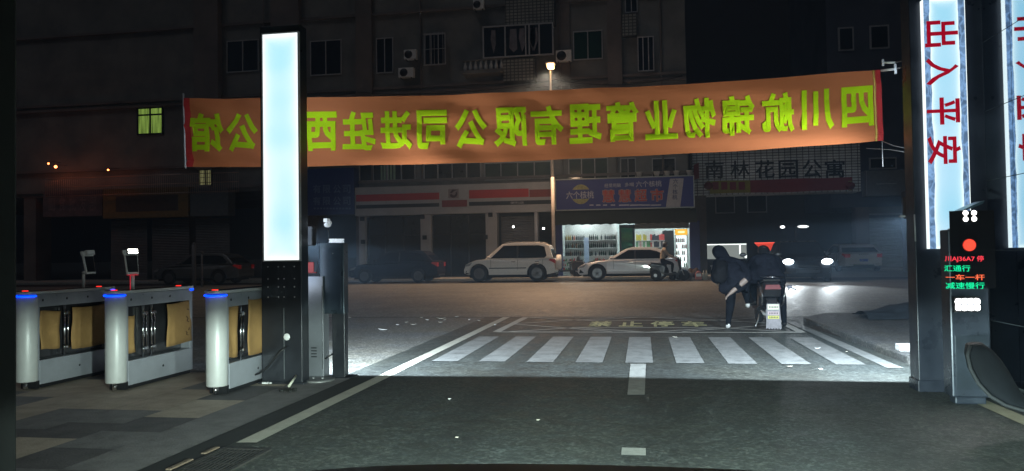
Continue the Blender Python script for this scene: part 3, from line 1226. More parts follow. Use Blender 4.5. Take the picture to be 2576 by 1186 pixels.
mb.build('yellow_cord', mat('yellow_rope', (0.6, 0.4, 0.08), 0.8), t)
mb = MB()
mb.cyl(banner(0.0, -0.02) - org, banner(-0.0005, 1.07) - org, 0.010)
mb.build('end_pole', M_steel, t)
# insulators and stay wires fixing the banner to the pillar
t = empty('banner_bracket', at(2255, 170, 7.9), 'pair of white insulator hooks holding the top corner of the banner', 'bracket')
org2 = t.location.copy()
mb = MB()


def bq(px, py, Y=8.1):
    return at(px, py, Y) - org2


mb.cyl(bq(2218, 178, 8.4), bq(2252, 174, 8.0), 0.012)
mb.cyl(bq(2252, 162), bq(2253, 186), 0.012)
mb.cyl(bq(2222, 158, 8.3), bq(2252, 158, 8.0), 0.009)
mb.cyl(bq(2221, 150, 8.3), bq(2222, 166, 8.3), 0.011)
mb.build('hook', M_white, t)
mb = MB()
mb.tube([bq(2253, 174), bq(2272, 168, 7.8), bq(2300, 160, 7.7)], 0.007)
mb.tube([bq(2252, 158, 8.0), bq(2275, 152, 7.8), bq(2300, 150, 7.7)], 0.006)
mb.build('arm', M_dark, t)
mb = MB()
mb.tube([at(2219, 355, 8.5), at(2245, 366, 8.1), at(2296, 378, 7.75)], 0.004, 6)
mb.tube([at(2219, 355, 8.5), at(2221, 420, 8.5)], 0.004, 6)
mb.tube([at(2180, 374, 8.6), at(2240, 377, 8.2), at(2296, 386, 7.75)], 0.004, 6)
tag(mb.build('stay_wire', mat('thin_wire', (0.3, 0.3, 0.3), 0.5)), 'thin pale stay wires tying the lower corner of the banner to the pillar', 'wire')


# ================================================================== LAMP LIGHT HELPERS
def point_light(name, loc, power, col, size=0.08, parent=None):
    l = bpy.data.lights.new(name, 'POINT')
    l.energy = power
    l.color = col
    l.shadow_soft_size = size
    o = bpy.data.objects.new(name, l)
    o.location = loc
    COL.objects.link(o)
    if parent:
        o.parent = parent
    return o


def spot_light(name, loc, target, power, col, cone, blend=0.5, size=0.05, parent=None, cutoff=None, door=False, up=0.02, shade=None):
    """lamp aimed at a point; cutoff = upward slope above which a dipped beam throws almost nothing"""
    l = bpy.data.lights.new(name, 'SPOT')
    l.energy = power
    l.color = col
    l.spot_size = R_(cone)
    l.spot_blend = blend
    l.shadow_soft_size = size
    o = bpy.data.objects.new(name, l)
    o.location = loc
    o.rotation_euler = (Vector(target) - Vector(loc)).to_track_quat('-Z', 'Y').to_euler()
    COL.objects.link(o)
    if parent:
        o.parent = parent
    if door or cutoff is not None or shade is not None:
        l.use_nodes = True
        nt = l.node_tree
        em = [n for n in nt.nodes if n.type == 'EMISSION'][0]
        ge = nt.nodes.new('ShaderNodeNewGeometry')
        sp = nt.nodes.new('ShaderNodeSeparateXYZ')
        nt.links.new(ge.outputs['Incoming'], sp.inputs[0])
        prev = None
        for use, ax, a, b, lo, hi in ((door, 1, 0.02, 0.06, 0.0, 1.0), (cutoff is not None, 2, (cutoff or 0) - 0.015, (cutoff or 0) + 0.03, 1.0, up), (shade is not None, 1, shade or 0, (shade or 0) + 0.10, 1.0, 0.03)):
            if not use:
                continue
            mr = nt.nodes.new('ShaderNodeMapRange')
            mr.inputs['From Min'].default_value = a
            mr.inputs['From Max'].default_value = b
            mr.inputs['To Min'].default_value = lo
            mr.inputs['To Max'].default_value = hi
            nt.links.new(sp.outputs[ax], mr.inputs['Value'])
            if prev is None:
                prev = mr.outputs[0]
            else:
                mu = nt.nodes.new('ShaderNodeMath')
                mu.operation = 'MULTIPLY'
                nt.links.new(prev, mu.inputs[0])
                nt.links.new(mr.outputs[0], mu.inputs[1])
                prev = mu.outputs[0]
        nt.links.new(prev, em.inputs['Strength'])
    return o


# floodlights on the street side of the two gate posts
for x, zl, lab in ((-3.50, 1.45, 'small black floodlight on the street side of the left pylon'), (2.52, 1.60, 'small black floodlight on the street side of the right pillar')):
    u = empty('flood_lamp', (x, 7.56, zl), lab, 'lamp')
    mb = MB()
    mb.box(-0.14, 0.14, -0.08, 0.02, -0.08, 0.12)
    mb.box(-0.03, 0.03, -0.25, -0.081, 0.0, 0.05)
    mb.build('housing', M_black, u, bevel=0.01)
    mb = MB()
    mb.box(-0.12, 0.12, 0.021, 0.026, -0.06, 0.10)
    mb.build('lens', emit('flood_lens', (0.8, 0.9, 1.0), 8.0), u)
    spot_light('flood_beam', (x, 7.66, zl - 0.05), (x * 0.2, 10.2, 0), 1400 * (zl / 1.95) ** 1.3, (0.76, 0.90, 1.0), 160, 0.5, 0.04, None, -0.05, True, 0.30)


# ================================================================== TURNSTILES
M_tsteel = mat('turnstile_steel', (0.60, 0.61, 0.60), 0.45, 0.1, var=0.14, scale=3, rvar=0.1)
M_lid = mat('turnstile_black_glass', (0.02, 0.02, 0.025), 0.15, var=0.2)
M_card = mat('cardboard', (0.36, 0.21, 0.075), 0.8, var=0.18, scale=5, bump=0.3, bscale=14)
M_tpanel = mat('turnstile_dark_acrylic', (0.03, 0.03, 0.034), 0.2, var=0.2)
E_blue = emit('led_blue', (0.0, 0.05, 1.0), 3.0, (0.0, 0.0, 0.2))
E_red = emit('led_red_small', (1.0, 0.03, 0.02), 1.6, (0.2, 0.0, 0.0))


def cardboard(name, t, y0, y1, z0, z1, x, seed, curl=0.02):
    rr = random.Random(seed)
    mb = MB()
    n, k = 8, 8
    vs = []
    for i in range(n + 1):
        for j in range(k + 1):
            a, b = i / n, j / k
            vs.append((x + curl * math.sin(a * 5 + b * 2 + seed) * (0.4 + a) + rr.uniform(-.002, .002), y0 + (y1 - y0) * a + 0.012 * math.sin(b * 6 + seed), z0 + (z1 - z0) * b + 0.01 * math.sin(a * 4 + seed)))
    mb.add(vs, [(i * (k + 1) + j, (i + 1) * (k + 1) + j, (i + 1) * (k + 1) + j + 1, i * (k + 1) + j + 1) for i in range(n) for j in range(k)], 0, True)
    o = mb.build(name, M_card, t, fix=False)
    sd = o.modifiers.new('thickness', 'SOLIDIFY')
    sd.thickness = 0.004
    return o


def make_turnstile(loc, label, posts, cards, terminal=None, Lg=1.22):
    t = empty('turnstile', loc, label, 'turnstile', 'turnstiles across the footway')
    HT = 0.945
    rc = 0.095
    # round front column of brushed steel
    mb = MB()
    mb.lathe([(rc - 0.004, 0.075), (rc, 0.085), (rc, HT - 0.045), (rc - 0.004, HT - 0.04)], (0, rc, 0), 'Z', 30)
    mb.build('front_column', M_tsteel, t)
    mb = MB()
    mb.cyl((0, rc - 0.02, 0.0), (0, rc - 0.02, 0.078), 0.022)
    mb.build('foot', M_chrome, t)
    mb = MB()
    mb.box(-0.085, 0.085, rc + 0.02, rc + 0.06, 0.0, 0.076)
    mb.build('plinth', M_black, t)
    # frame of the long body, with the opening
    xb = 0.088
    mb = MB()
    mb.box(-xb, xb, rc, Lg, HT - 0.155, HT - 0.03)
    mb.box(-xb, xb, rc + 0.062, Lg, 0.035, 0.27)
    mb.box(-xb, xb, rc, rc + 0.06, 0.078, HT - 0.156)
    mb.box(-xb, xb, Lg - 0.05, Lg, 0.271, HT - 0.156)
    mb.build('body_frame', mat('turnstile_side_steel', (0.40, 0.42, 0.47), 0.38, 0.3, var=0.2, scale=3, rvar=0.12), t, bevel=0.005)
    mb = MB()
    mb.box(-xb + .012, xb - .012, rc + 0.1, Lg - 0.03, 0.0, 0.034)
    mb.build('base_plate', M_black, t)
    # black inner panels behind the opening
    mb = MB()
    mb.box(-0.03, -0.02, rc + 0.061, Lg - 0.051, 0.271, HT - 0.157)
    mb.build('inner_panel', M_tpanel, t)
    # lid: rounded nose, glossy black with steel rim
    mb = MB()
    prof = []
    for k in range(9):
        a = PI + PI * k / 8
        prof.append((0.103 * math.cos(a), rc + 0.103 * math.sin(a)))
    prof += [(0.098, Lg + 0.01), (-0.098, Lg + 0.01)]
    mb.prism(prof, lambda u, v, w: (u, v, w), HT - 0.028, HT)
    mb.build('lid', M_tsteel, t, bevel=0.006)
    mb = MB()
    mb.prism([(u * 0.86, rc + (v - rc) * 0.9 + (0.03 if v > 1 else 0)) for u, v in prof], lambda u, v, w: (u, v, w), HT, HT + 0.004)
    mb.build('lid_glass', M_lid, t)
    # status light bands
    mb = MB()
    seg = []
    for k in range(13):
        a = PI + PI * k / 12
        seg.append((0.108 * math.cos(a), rc + 0.108 * math.sin(a)))
    vs = []
    for u, v in seg:
        vs += [(u, v, HT - 0.050), (u, v, HT - 0.036)]
    mb.add(vs, [(2 * i, 2 * i + 2, 2 * i + 3, 2 * i + 1) for i in range(12)])
    o = mb.build('light_strip', E_blue, t, fix=False)
    o.modifiers.new('thickness', 'SOLIDIFY').thickness = 0.006
    mb = MB()
    mb.box(-0.07, 0.094, Lg + 0.006, Lg + 0.016, HT - 0.05, HT - 0.03)
    mb.box(0.0885, 0.095, Lg - 0.05, Lg + 0.005, HT - 0.05, HT - 0.03)
    mb.build('light_strip', E_blue, t)
    for y in (0.075, Lg - 0.12):
        mb = MB()
        mb.prism([(-.035, y - .012), (.035, y - .012), (.028, y + .014), (-.028, y + .014)], lambda u, v, w: (u * .8, v, w), HT + 0.004, HT + 0.010)
        mb.build('reader_light', E_red, t)
    # infrared eyes on the side
    for y, z in ((rc + 0.10, HT - 0.09), (rc + 0.42, HT - 0.09), (rc + 0.72, HT - 0.09), (rc + 0.60, 0.15)):
        mb = MB()
        mb.lathe([(0.0, 0.003), (0.010, 0.003), (0.013, 0.0)], (xb, y, z), 'X', 12)
        mb.build('sensor', M_black, t)
    # swing axles: pairs of steel tubes in the opening
    for y in posts:
        mb = MB()
        mb.cyl((0.055, y, 0.27), (0.055, y, HT - 0.157), 0.013)
        mb.cyl((0.062, y + 0.04, 0.34), (0.062, y + 0.04, HT - 0.22), 0.009)
        for z in (0.36, HT - 0.24):
            mb.cyl((0.055, y, z - .02), (0.055, y, z + .02), 0.019)
            mb.box(0.045, 0.07, y, y + 0.06, z - .012, z + .012)
        mb.build('gate_axle', M_chrome, t)
        mb = MB()
        mb.box(-0.015, 0.012, y - 0.01, y + 0.02, 0.30, HT - 0.18)
        mb.build('gate_wing', M_tpanel, t)
    for i, (a, b, z0, z1) in enumerate(cards):
        cardboard('cardboard_sheet', t, a, b, z0, z1, 0.096 if b - a > 0.3 else 0.05, i * 2 + int(loc[1] * 10), 0.012)
    return t


t1 = make_turnstile((-5.90, 6.48, 0.012), 'farthest left steel turnstile with two brown cardboard sheets and a side-on face scanner', [0.52], [(0.20, 0.45, 0.36, 0.74), (0.58, 1.14, 0.33, 0.76)])
t2 = make_turnstile((-4.955, 6.50, 0.012), 'middle steel turnstile with a glowing face scanner and a curled orange cardboard sheet', [0.42, 0.55], [(0.16, 0.28, 0.34, 0.70), (0.76, 1.20, 0.34, 0.78)])
t3 = make_turnstile((-3.855, 6.40, 0.012), 'steel turnstile nearest the light box pylon with two yellow brown cardboard sheets', [0.42], [(0.17, 0.36, 0.31, 0.80), (0.50, 0.85, 0.30, 0.84)])


def terminal(t, y, lit, face):
    """face recognition tablet on a bent tube; face: angle of the screen's normal"""
    HT = 0.949
    mb = MB()
    if lit:
        mb.cyl((0, y, HT), (0, y, HT + 0.145), 0.018)
    else:
        mb.tube([(0, y, HT), (0, y, HT + 0.14), (0.004, y - 0.01, HT + 0.16), (0.03, y - 0.02, HT + 0.165), (0.06, y - 0.03, HT + 0.155)], 0.016)
    mb.build('scanner_pole', emit('scanner_pole_red_glow', (1, 0.03, 0.03), 0.0) if False else M_white, t)
    R = Matrix.Translation((0.0 if lit else 0.085, y, HT + 0.145)) @ Matrix.Rotation(face, 4, 'Z') @ Matrix.Rotation(R_(-12), 4, 'X')
    mb = MB()
    mb.prism([(-0.058, 0.0), (0.058, 0.0), (0.064, 0.19), (0.076, 0.215), (0.078, 0.245), (-0.078, 0.245), (-0.076, 0.215), (-0.064, 0.19)], lambda u, v, w: R @ Vector((u, w, v)), -0.014, 0.012)
    mb.prism([(-0.05, 0.20), (0.05, 0.20), (0.05, 0.25), (-0.05, 0.25)], lambda u, v, w: R @ Vector((u, w, v)), -0.055, -0.0142)
    h = mb.build('scanner_head', M_white, t, bevel=0.004)
    mb = MB()
    mb.prism([(-0.05, 0.02), (0.05, 0.02), (0.056, 0.19), (-0.056, 0.19)], lambda u, v, w: R @ Vector((u, w, v)), -0.018, -0.0145)
    mb.build('scanner_screen', M_lid, h)
    mb = MB()
    mb.prism([(-0.046, 0.204), (0.046, 0.204), (0.046, 0.216), (-0.046, 0.216)], lambda u, v, w: R @ Vector((u, w, v)), -0.0585, -0.0555)
    mb.prism([(-0.046, 0.228), (0.046, 0.228), (0.046, 0.242), (-0.046, 0.242)], lambda u, v, w: R @ Vector((u, w, v)), -0.0585, -0.0555)
    mb.build('scanner_lamp', emit('scanner_led', (1.0, 0.97, 0.85), 14.0) if lit else M_white, h)
    if lit:
        mb = MB()
        mb.cyl((-.020, y - .004, HT), (-.020, y - .004, HT + 0.142), 0.006)
        mb.box(-0.05, 0.05, y - .02, y + .02, HT + 0.138, HT + 0.1425)
        mb.build('scanner_red_strip', emit('scanner_red', (1.0, 0.02, 0.05), 0.5), h)
    return h


mb = MB()
for pts in ([(1.06, .62), (1.09, .60), (1.07, .575), (1.10, .56)], [(1.08, .70), (1.10, .69)], [(1.05, .46), (1.07, .45), (1.06, .43), (1.09, .42)], [(1.11, .50), (1.10, .47)]):
    mb.tube([(0.118, y, z) for y, z in pts], 0.004, 5)
mb.build('pen_marks', mat('marker_ink', (0.05, 0.015, 0.01), .8), t2)
terminal(t2, 0.34, True, math.atan2(4.95, -6.8) + PI / 2 + PI + R_(8))
terminal(t1, 0.86, False, R_(82))

# grey slim cabinet and square camera post behind the pylon
YB = 7.47
a, b, c = at(777, 800, YB), at(806, 800, YB), at(790, 696, YB)
t = empty('barrier_box', ((a.x + b.x) / 2, YB + 0.15, 0.0), 'slim grey steel cabinet standing between the pylon and the camera post', 'cabinet')
hw = (b.x - a.x) / 2 + 0.03
mb = MB()
mb.box(-hw, hw, -0.15, 0.0, 0.0, c.z)
mb.build('housing', mat('grey_cabinet', (0.16, 0.17, 0.19), 0.45, 0.3, var=0.2, scale=4), t, bevel=0.006)
mb = MB()
for z in (0.22, 0.25, 0.28, 0.31):
    mb.box(-0.04, 0.02, -0.153, -0.1505, z, z + 0.012)
mb.build('vent_slots', M_black, t)
mb = MB()
mb.box(hw - .012, hw - .006, -0.153, -0.1505, 0.1, c.z - 0.1)
mb.build('door_seam', M_black, t)
r0, r1 = at(774, 685, 7.6), at(790, 660, 7.6)
mb = MB()
mb.box(r0.x, r1.x, 7.59, 7.605, r0.z, r1.z)
mb.box(r0.x - .03, r1.x + .02, 7.606, 7.63, r0.z - .012, r0.z)
o = tag(mb.build('red_notice', mat('red_notice_card', (0.22, 0.012, 0.01), 0.6)), 'small square dark red notice beside the pylon just above the slim cabinet', 'notice')
cab = [at(778, 909, 7.6), at(800, 908, 7.55), at(820, 902, 7.5), at(838, 890, 7.52)]
mb = MB()
mb.tube(cab, 0.008)
tag(mb.build('loose_cable', M_black), 'black cable sagging from the slim cabinet to the camera post', 'cable')

YP = 7.5
a, b = at(805, 700, YP), at(872, 700, YP)
cz0, cz1 = at(840, 790, YP).z, at(840, 612, YP).z
ax0, ax1 = at(833, 900, YP).x, at(869, 900, YP).x
t = empty('camera_post', ((ax0 + ax1) / 2, YP + 0.1, 0.0), 'black square post carrying a dark equipment box with lights and a small white camera', 'camera post')
ox = t.location.x
mb = MB()
mb.box(ax0 - ox, ax1 - ox - .02, -0.07, 0.03, 0.0, cz0)
mb.box(ax0 - ox - .05, ax1 - ox + .05, -0.12, 0.12, 0.0, 0.012)
mb.build('post', M_dark, t, bevel=0.004)
mb = MB()
mb.box(a.x - ox, b.x - ox - .03, -0.1, 0.02, cz0, cz1)
mb.build('equipment_box', mat('box_blue_black', (0.03, 0.045, 0.06), 0.3, 0.4, var=0.35, scale=4, rvar=0.1), t, bevel=0.006)
mb = MB()
mb.box(a.x - ox + .03, b.x - ox - .06, -0.103, -0.1005, cz0 + .04, cz1 - .05)
mb.build('box_door', mat('box_door_finish', (0.035, 0.05, 0.07), 0.28, 0.4, var=0.3), t, bevel=0.002)
mb = MB()
q = at(838, 638, YP)
mb.cyl((q.x - ox, -0.106, q.z), (q.x - ox, -0.1035, q.z), 0.006, n=10)
mb.build('lock', M_chrome, t)
for px in (834, 852):
    q = at(px, 606, YP)
    mb = MB()
    mb.prism([(-.034, -.02), (.034, -.02), (.026, .0), (.034, .02), (-.034, .02), (-.026, 0)], lambda u, v, w: (q.x - ox + u, w, q.z + v), -0.09, -0.03)
    mb.build('fill_light', emit('fill_light_glow', (0.75, 0.88, 1.0), 0.5, (0.6, 0.6, 0.6)), t)
q0, q1, q2, q3 = at(835, 612, YP), at(822, 605, YP), at(823, 585, YP), at(820, 575, YP)
mb = MB()
mb.tube([Vector((p.x - ox, -0.05, p.z)) for p in (q0, q1, q2, q3)], 0.006)
mb.build('gooseneck', M_black, t)
q = at(819, 562, YP)
mb = MB()
mb.ball((q.x - ox, -0.05, q.z - 0.015), (0.035, 0.045, 0.028), 16)
mb.box(q.x - ox - .028, q.x - ox + .012, -0.09, -0.01, q.z + .012, q.z + .05)
mb.ball((q.x - ox + .03, -0.05, q.z + .005), (0.012, 0.03, 0.022), 10)
mb.build('camera_body', emit('white_plastic_self_lit', (0.8, 0.9, 1.0), 0.15, (0.75, 0.75, 0.75)), t, bevel=0.004)  # faint glow in the shell stands for light falling on it

# dark column added for the car's windscreen pillar, close on the left
cX = -0.912 * 3.0
mb = MB()
mb.box(cX - 0.6, cX, 2.45, 3.0, 0.0, 4.8)
tag(mb.build('pillar_stand_in', mat('pillar_dark_finish', (0.010, 0.012, 0.012), 0.75, var=0.3, scale=2.5, bump=0.2), bevel=0.02), 'plain dark column added in place of the car windscreen pillar at the left edge', 'column')


# ================================================================== OWN CAR (its bonnet is at the lower edge of the photograph)
t = empty('waiting_car', (0.0, 0.9, 0.0), 'black car bonnet with a pale front edge seen along the bottom of the photo', 'car')
M_carblack = mat('black_car_paint', (0.004, 0.004, 0.005), 0.5, var=0.1, spec=0.25)
hy = [(-0.25, 1.01), (0.1, 0.965), (0.5, 0.868), (0.8, 0.77), (0.92, 0.72), (0.98, 0.65)]
mb = MB()
vs = []
K = 12
for y, z in hy:
    for k in range(K + 1):
        u = -1 + 2 * k / K
        vs.append((u * (0.80 - 0.10 * (y + 0.25) / 1.25), y - 0.22 * u * u * (1 if y > 0.6 else 0.3), z - 0.012 * u * u - 0.02 * u ** 6))
mb.add(vs, [(j * (K + 1) + i, j * (K + 1) + i + 1, (j + 1) * (K + 1) + i + 1, (j + 1) * (K + 1) + i) for j in range(len(hy) - 1) for i in range(K)], 0, True)
o = mb.build('bonnet', M_carblack, t)
o.modifiers.new('thickness', 'SOLIDIFY').thickness = 0.02
mb = MB()
mb.prism([(-0.72, 0.35), (-0.68, 0.56), (-0.55, 0.60), (0.55, 0.60), (0.68, 0.56), (0.72, 0.35), (0.6, 0.22), (-0.6, 0.22)], lambda u, v, w: (u, w - 0.25 * (abs(u) / .72) ** 2, v), 0.8, 1.02)
mb.build('bumper', M_carblack, t, bevel=0.02)
for s in (-1, 1):
    mb = MB()
    mb.prism([(-0.25, 0.3), (1.0 - .25, 0.3), (0.78, 0.55), (-0.25, 0.78)], lambda u, v, w: (w, u, v), s * 0.66, s * 0.80)
    mb.build('wing', M_carblack, t, bevel=0.02)
    mb = MB()
    mb.lathe([(0.20, -0.1), (0.31, -0.1), (0.33, -0.06), (0.33, 0.06), (0.31, 0.1), (0.20, 0.1)], (s * 0.60, 0.15, 0.33), 'X', 26)
    w_ = mb.build('wheel', M_rubber, t)
    mb = MB()
    mb.lathe([(0.0, 0.04), (0.19, 0.05), (0.21, 0.08)], (s * 0.60, 0.15, 0.33), 'X', 20)
    mb.build('rim', M_steel, w_)
    mb = MB()
    mb.ball((s * 0.56, 0.86, 0.55), (0.11, 0.05, 0.045), 14)
    hl = mb.build('headlight', emit('headlamp_lens', (1.0, 0.97, 0.9), 3.0), t)
HL_POW = 1080
for s in (-1, 1):
    spot_light('dipped_beam', (s * 0.56, 1.86, 0.55), (s * 0.9, 9.0, 0.05), HL_POW, (0.80, 1.0, 0.90), 140, 0.9, 0.06, None, 0.012, False, 0.07)



# ================================================================== VEHICLES
M_tyre = mat('tyre_rubber', (0.012, 0.012, 0.013), 0.8, var=0.2)
M_alloy = mat('alloy_rim', (0.13, 0.13, 0.135), 0.35, 0.7)
M_carglass = mat('tinted_car_glass', (0.006, 0.007, 0.009), 0.12, var=0.05, spec=0.4)
M_under = mat('car_underbody', (0.006, 0.006, 0.006), 0.9)
M_tail = emit('tail_lamp_red', (0.8, 0.02, 0.02), 0.04, (0.35, 0.01, 0.01))
M_lensoff = mat('lamp_lens', (0.35, 0.36, 0.38), 0.1, 0.2, coat=1.0)


def make_car(name, label, cat, loc, rz, paint, L=4.5, W=1.8, Hh=1.46, belt=0.90, hood=0.86, xh=1.05, xs=0.25, xr=-1.35, xe=-1.95,
             wb=2.65, wr=0.33, spare=False, lamp_on=None, group=None, plate=None, moulding=False, roofrail=False, tail_strip=False):
    """x forward. xh: foot of the windscreen, xs: its top, xr: rear end of the roof, xe: foot of the rear window"""
    t = empty(name, loc, label, cat, group, rz)
    hx = L / 2
    xf, xb = wb / 2 + 0.04, -wb / 2 + 0.04
    ar = wr + 0.075
    low = 0.26 if Hh < 1.6 else 0.33

    def arch(xc):
        return [(xc + ar * math.cos(a), wr + ar * math.sin(a)) for a in [R_(-8 + i * 196 / 12) for i in range(13)]]
    prof = [(-hx + 0.05, low + 0.05), (-hx, 0.5), (-hx + 0.03, 0.72), (-hx + 0.02, belt - 0.04), (-hx + 0.10, belt + (0.03 if Hh > 1.6 else 0.02)), (xe, belt + 0.045), (0, belt + 0.02), (xh, hood + 0.04)]
    prof += [(xh + 0.35, hood + 0.01), (hx - 0.42, hood - 0.06), (hx - 0.12, hood - 0.19), (hx - 0.01, 0.55), (hx - 0.02, low + 0.08), (hx - 0.12, low)]
    prof += arch(xf) + arch(xb)
    hw = W / 2

    def bodyw(u, v, w):
        # plan taper at both ends and a little tumblehome above the waist
        e = max(0.0, abs(u) - (hx - 0.75)) / 0.75
        k = 1 - 0.16 * e * e
        k *= 1 - 0.03 * max(0, (v - 0.62)) / 0.3 - 0.05 * max(0.0, 0.45 - v) / 0.3
        return (u, w * hw * k, v)
    mb = MB()
    n = len(prof)
    rings = [(-1.0, 0.0), (-0.985, 0.03), (0.985, 0.03), (1.0, 0.0)]
    mb.prism(prof, bodyw, -1, 1)
    body = mb.build('body', paint, t, bevel=0.035, segs=3)
    mb = MB()
    mb.box(-hx + 0.25, hx - 0.25, -hw + 0.22, hw - 0.22, 0.18, 0.72)
    mb.build('underbody', M_under, t)

    # cabin
    zt = Hh

    def gw(z):
        return hw * (0.955 - 0.20 * (z - belt) / (zt - belt))
    roof = [(xe, belt + 0.03), (xr - 0.12, zt - 0.13), (xr + 0.06, zt - 0.045), (xr + 0.55, zt), (xs - 0.25, zt + 0.005), (xs + 0.02, zt - 0.05), (xh, hood + 0.03), (xh - 0.1, belt - 0.02)]
    mb = MB()
    mb.prism(roof, lambda u, v, w: (u, w * gw(v), v), -1, 1)
    mb.build('roof', paint, t, bevel=0.03, segs=3)
    zg0, zg1 = belt + 0.045, zt - 0.115

    def side_poly(x0, x1, seg=6):
        # glass band between the pillars, clipped by sloping screens
        xw0 = xs + (xh - xs) * (zt - 0.05 - zg1) / (zt - 0.05 - hood)
        a = [(x0, zg0), (x1, zg0)]
        return a
    fx0 = xh - 0.28
    fx1 = xs - 0.06
    rx1 = xr + 0.10
    rx0 = xe + 0.34 if Hh < 1.6 else xe + 0.30
    mid = (xh + xr) / 2 - 0.12
    front = [(fx0, zg0), (fx1, zg1), (mid + 0.035, zg1 + 0.01), (mid + 0.035, zg0)]
    rear = [(mid - 0.035, zg0), (mid - 0.035, zg1 + 0.01), (rx1 + 0.25, zg1), (rx1 - 0.02, zg1 - 0.06), (rx0, zg0 + 0.10), (rx0 + 0.1, zg0)]
    for s in (-1, 1):
        for poly in (front, rear):
            mb = MB()
            mb.prism(poly, lambda u, v, w: (u, s * (gw(v) + w), v), 0.001, 0.007)
            mb.build('side_window', M_carglass, t)
        mb = MB()
        mb.prism([(mid + 0.034, zg0), (mid + 0.034, zg1 + 0.01), (mid - 0.034, zg1 + 0.01), (mid - 0.034, zg0)], lambda u, v, w: (u, s * (gw(v) + w), v), 0.001, 0.005)
        mb.build('window_pillar', M_black, t)
        # door seams, handles, mirror
        mb = MB()
        for x in (fx0 - 0.02, mid, rx0 + 0.18):
            mb.box(x - 0.005, x + 0.005, s * hw * 0.992, s * (hw * 0.992 + 0.004), low + 0.12, belt - 0.02)
        mb.build('door_seam', M_black, t)
        for x in (mid + 0.10, rx0 + 0.34):
            mb = MB()
            mb.box(x, x + 0.19, s * hw * 0.985, s * (hw + 0.018), belt - 0.13, belt - 0.10)
            mb.build('door_handle', paint if not moulding else M_chrome, t, bevel=0.006)
        mb = MB()
        mb.ball((xh - 0.22, s * (hw + 0.07), belt + 0.09), (0.09, 0.10, 0.065), 12)
        mb.build('mirror', paint, t)
        if moulding:
            mb = MB()
            mb.box(xb + ar + 0.02, xf - ar - 0.02, s * (hw * 0.985), s * (hw + 0.012), 0.60, 0.64)
            mb.build('side_moulding', M_black, t)
        mb = MB()
        mb.box(xb + ar - 0.02, xf - ar + 0.02, s * (hw * 0.93), s * (hw * 0.975), low - 0.05, low + 0.05)
        mb.build('sill', M_under, t)
        if roofrail:
            mb = MB()
            mb.tube([(xr + 0.1, s * gw(zt) * 0.97, zt - 0.02), (xr + 0.3, s * gw(zt) * 0.97, zt + 0.03), (xs - 0.3, s * gw(zt) * 0.97, zt + 0.035), (xs - 0.1, s * gw(zt) * 0.97, zt)], 0.014)
            mb.build('roof_rail', M_steel, t)
        # headlamp
        mb = MB()
        mb.prism([(hx - 0.42, hood - 0.10), (hx - 0.10, hood - 0.20), (hx - 0.06, hood - 0.29), (hx - 0.30, hood - 0.25)], lambda u, v, w: (u, s * (hw * (1 - 0.16 * (max(0, u - hx + .75) / .75) ** 2)) * 0.995 + s * w, v), -0.22, 0.012)
        if lamp_on:
            mb2 = MB()
            mb2.ball((hx - 0.05, s * (hw - 0.24), hood - 0.18), (0.07, 0.20, 0.10), 14)
            mb2.build('headlight', emit('headlight_on', (0.85, 0.94, 1.0), 30.0), t)
        else:
            mb.build('headlight', M_lensoff, t)
        # tail lamp
        mb = MB()
        mb.prism([(-hx + 0.02, belt - 0.22), (-hx + 0.02, belt - 0.03), (-hx + 0.22, belt + 0.0), (-hx + 0.30, belt - 0.06), (-hx + 0.12, belt - 0.15)], lambda u, v, w: (u - 0.012, s * (hw * (1 - 0.16 * (max(0, abs(u) - hx + .75) / .75) ** 2)) * 0.985 + s * w, v), -0.26, 0.014)
        mb.build('tail_lamp', M_tail, t)
    # windscreen and rear window
    for nm, (xa, za), (xc, zc) in (('windscreen', (xh - 0.04, hood + 0.07), (xs + 0.05, zt - 0.09)), ('rear_window', (xe + 0.01, belt + 0.07), (xr - 0.10, zt - 0.16))):
        d = Vector((za - zc, 0, xc - xa)).normalized() * (1 if xa > xc else -1)
        if xa < xc:
            d = Vector((-(zc - za), 0, (xc - xa))).normalized()
        else:
            d = Vector(((zc - za), 0, (xa - xc))).normalized()
        mb = MB()
        vs = []
        for k in (0.002, 0.012):
            for (x, z) in ((xa, za), (xc, zc)):
                for s in (-1, 1):
                    vs.append(Vector((x, s * (gw(z) - 0.09), z)) + d * (k + 0.008))
        mb.add(vs, [(0, 1, 3, 2), (4, 5, 7, 6), (0, 1, 5, 4), (2, 3, 7, 6), (0, 2, 6, 4), (1, 3, 7, 5)])
        mb.build(nm, M_carglass, t)
    # grille, bumpers' dark openings, plates
    mb = MB()
    mb.box(hx - 0.06, hx - 0.005, -0.42, 0.42, 0.36, 0.47)
    mb.box(hx - 0.08, hx - 0.018, -0.38, 0.38, 0.58, 0.66)
    mb.build('grille', M_black, t)
    for s in (-1, 1):
        mb = MB()
        mb.prism([(hx - 0.30, 0.36), (hx - 0.08, 0.34), (hx - 0.12, 0.52)], lambda u, v, w: (u, s * (hw * (1 - 0.16 * (max(0, u - hx + .75) / .75) ** 2)) * 0.985 + s * w, v), -0.05, 0.006)
        mb.build('air_intake', M_black, t)
    mb = MB()
    mb.box(-hx - 0.012, -hx + 0.05, -0.55, 0.55, 0.30, 0.38)
    mb.build('rear_diffuser', M_black, t)
    if plate:
        mb = MB()
        mb.box(-hx - 0.018, -hx + 0.05, -0.22, 0.22, 0.56, 0.70)
        pl = mb.build('number_plate', plate, t)
        mb = MB()
        add_text(mb, '川A', (-hx - 0.0195, 0.10, 0.63), 0.16, 0.09, (0, -1, 0), (0, 0, 1), 0.01)
        mb.build('plate_text', M_white, pl)
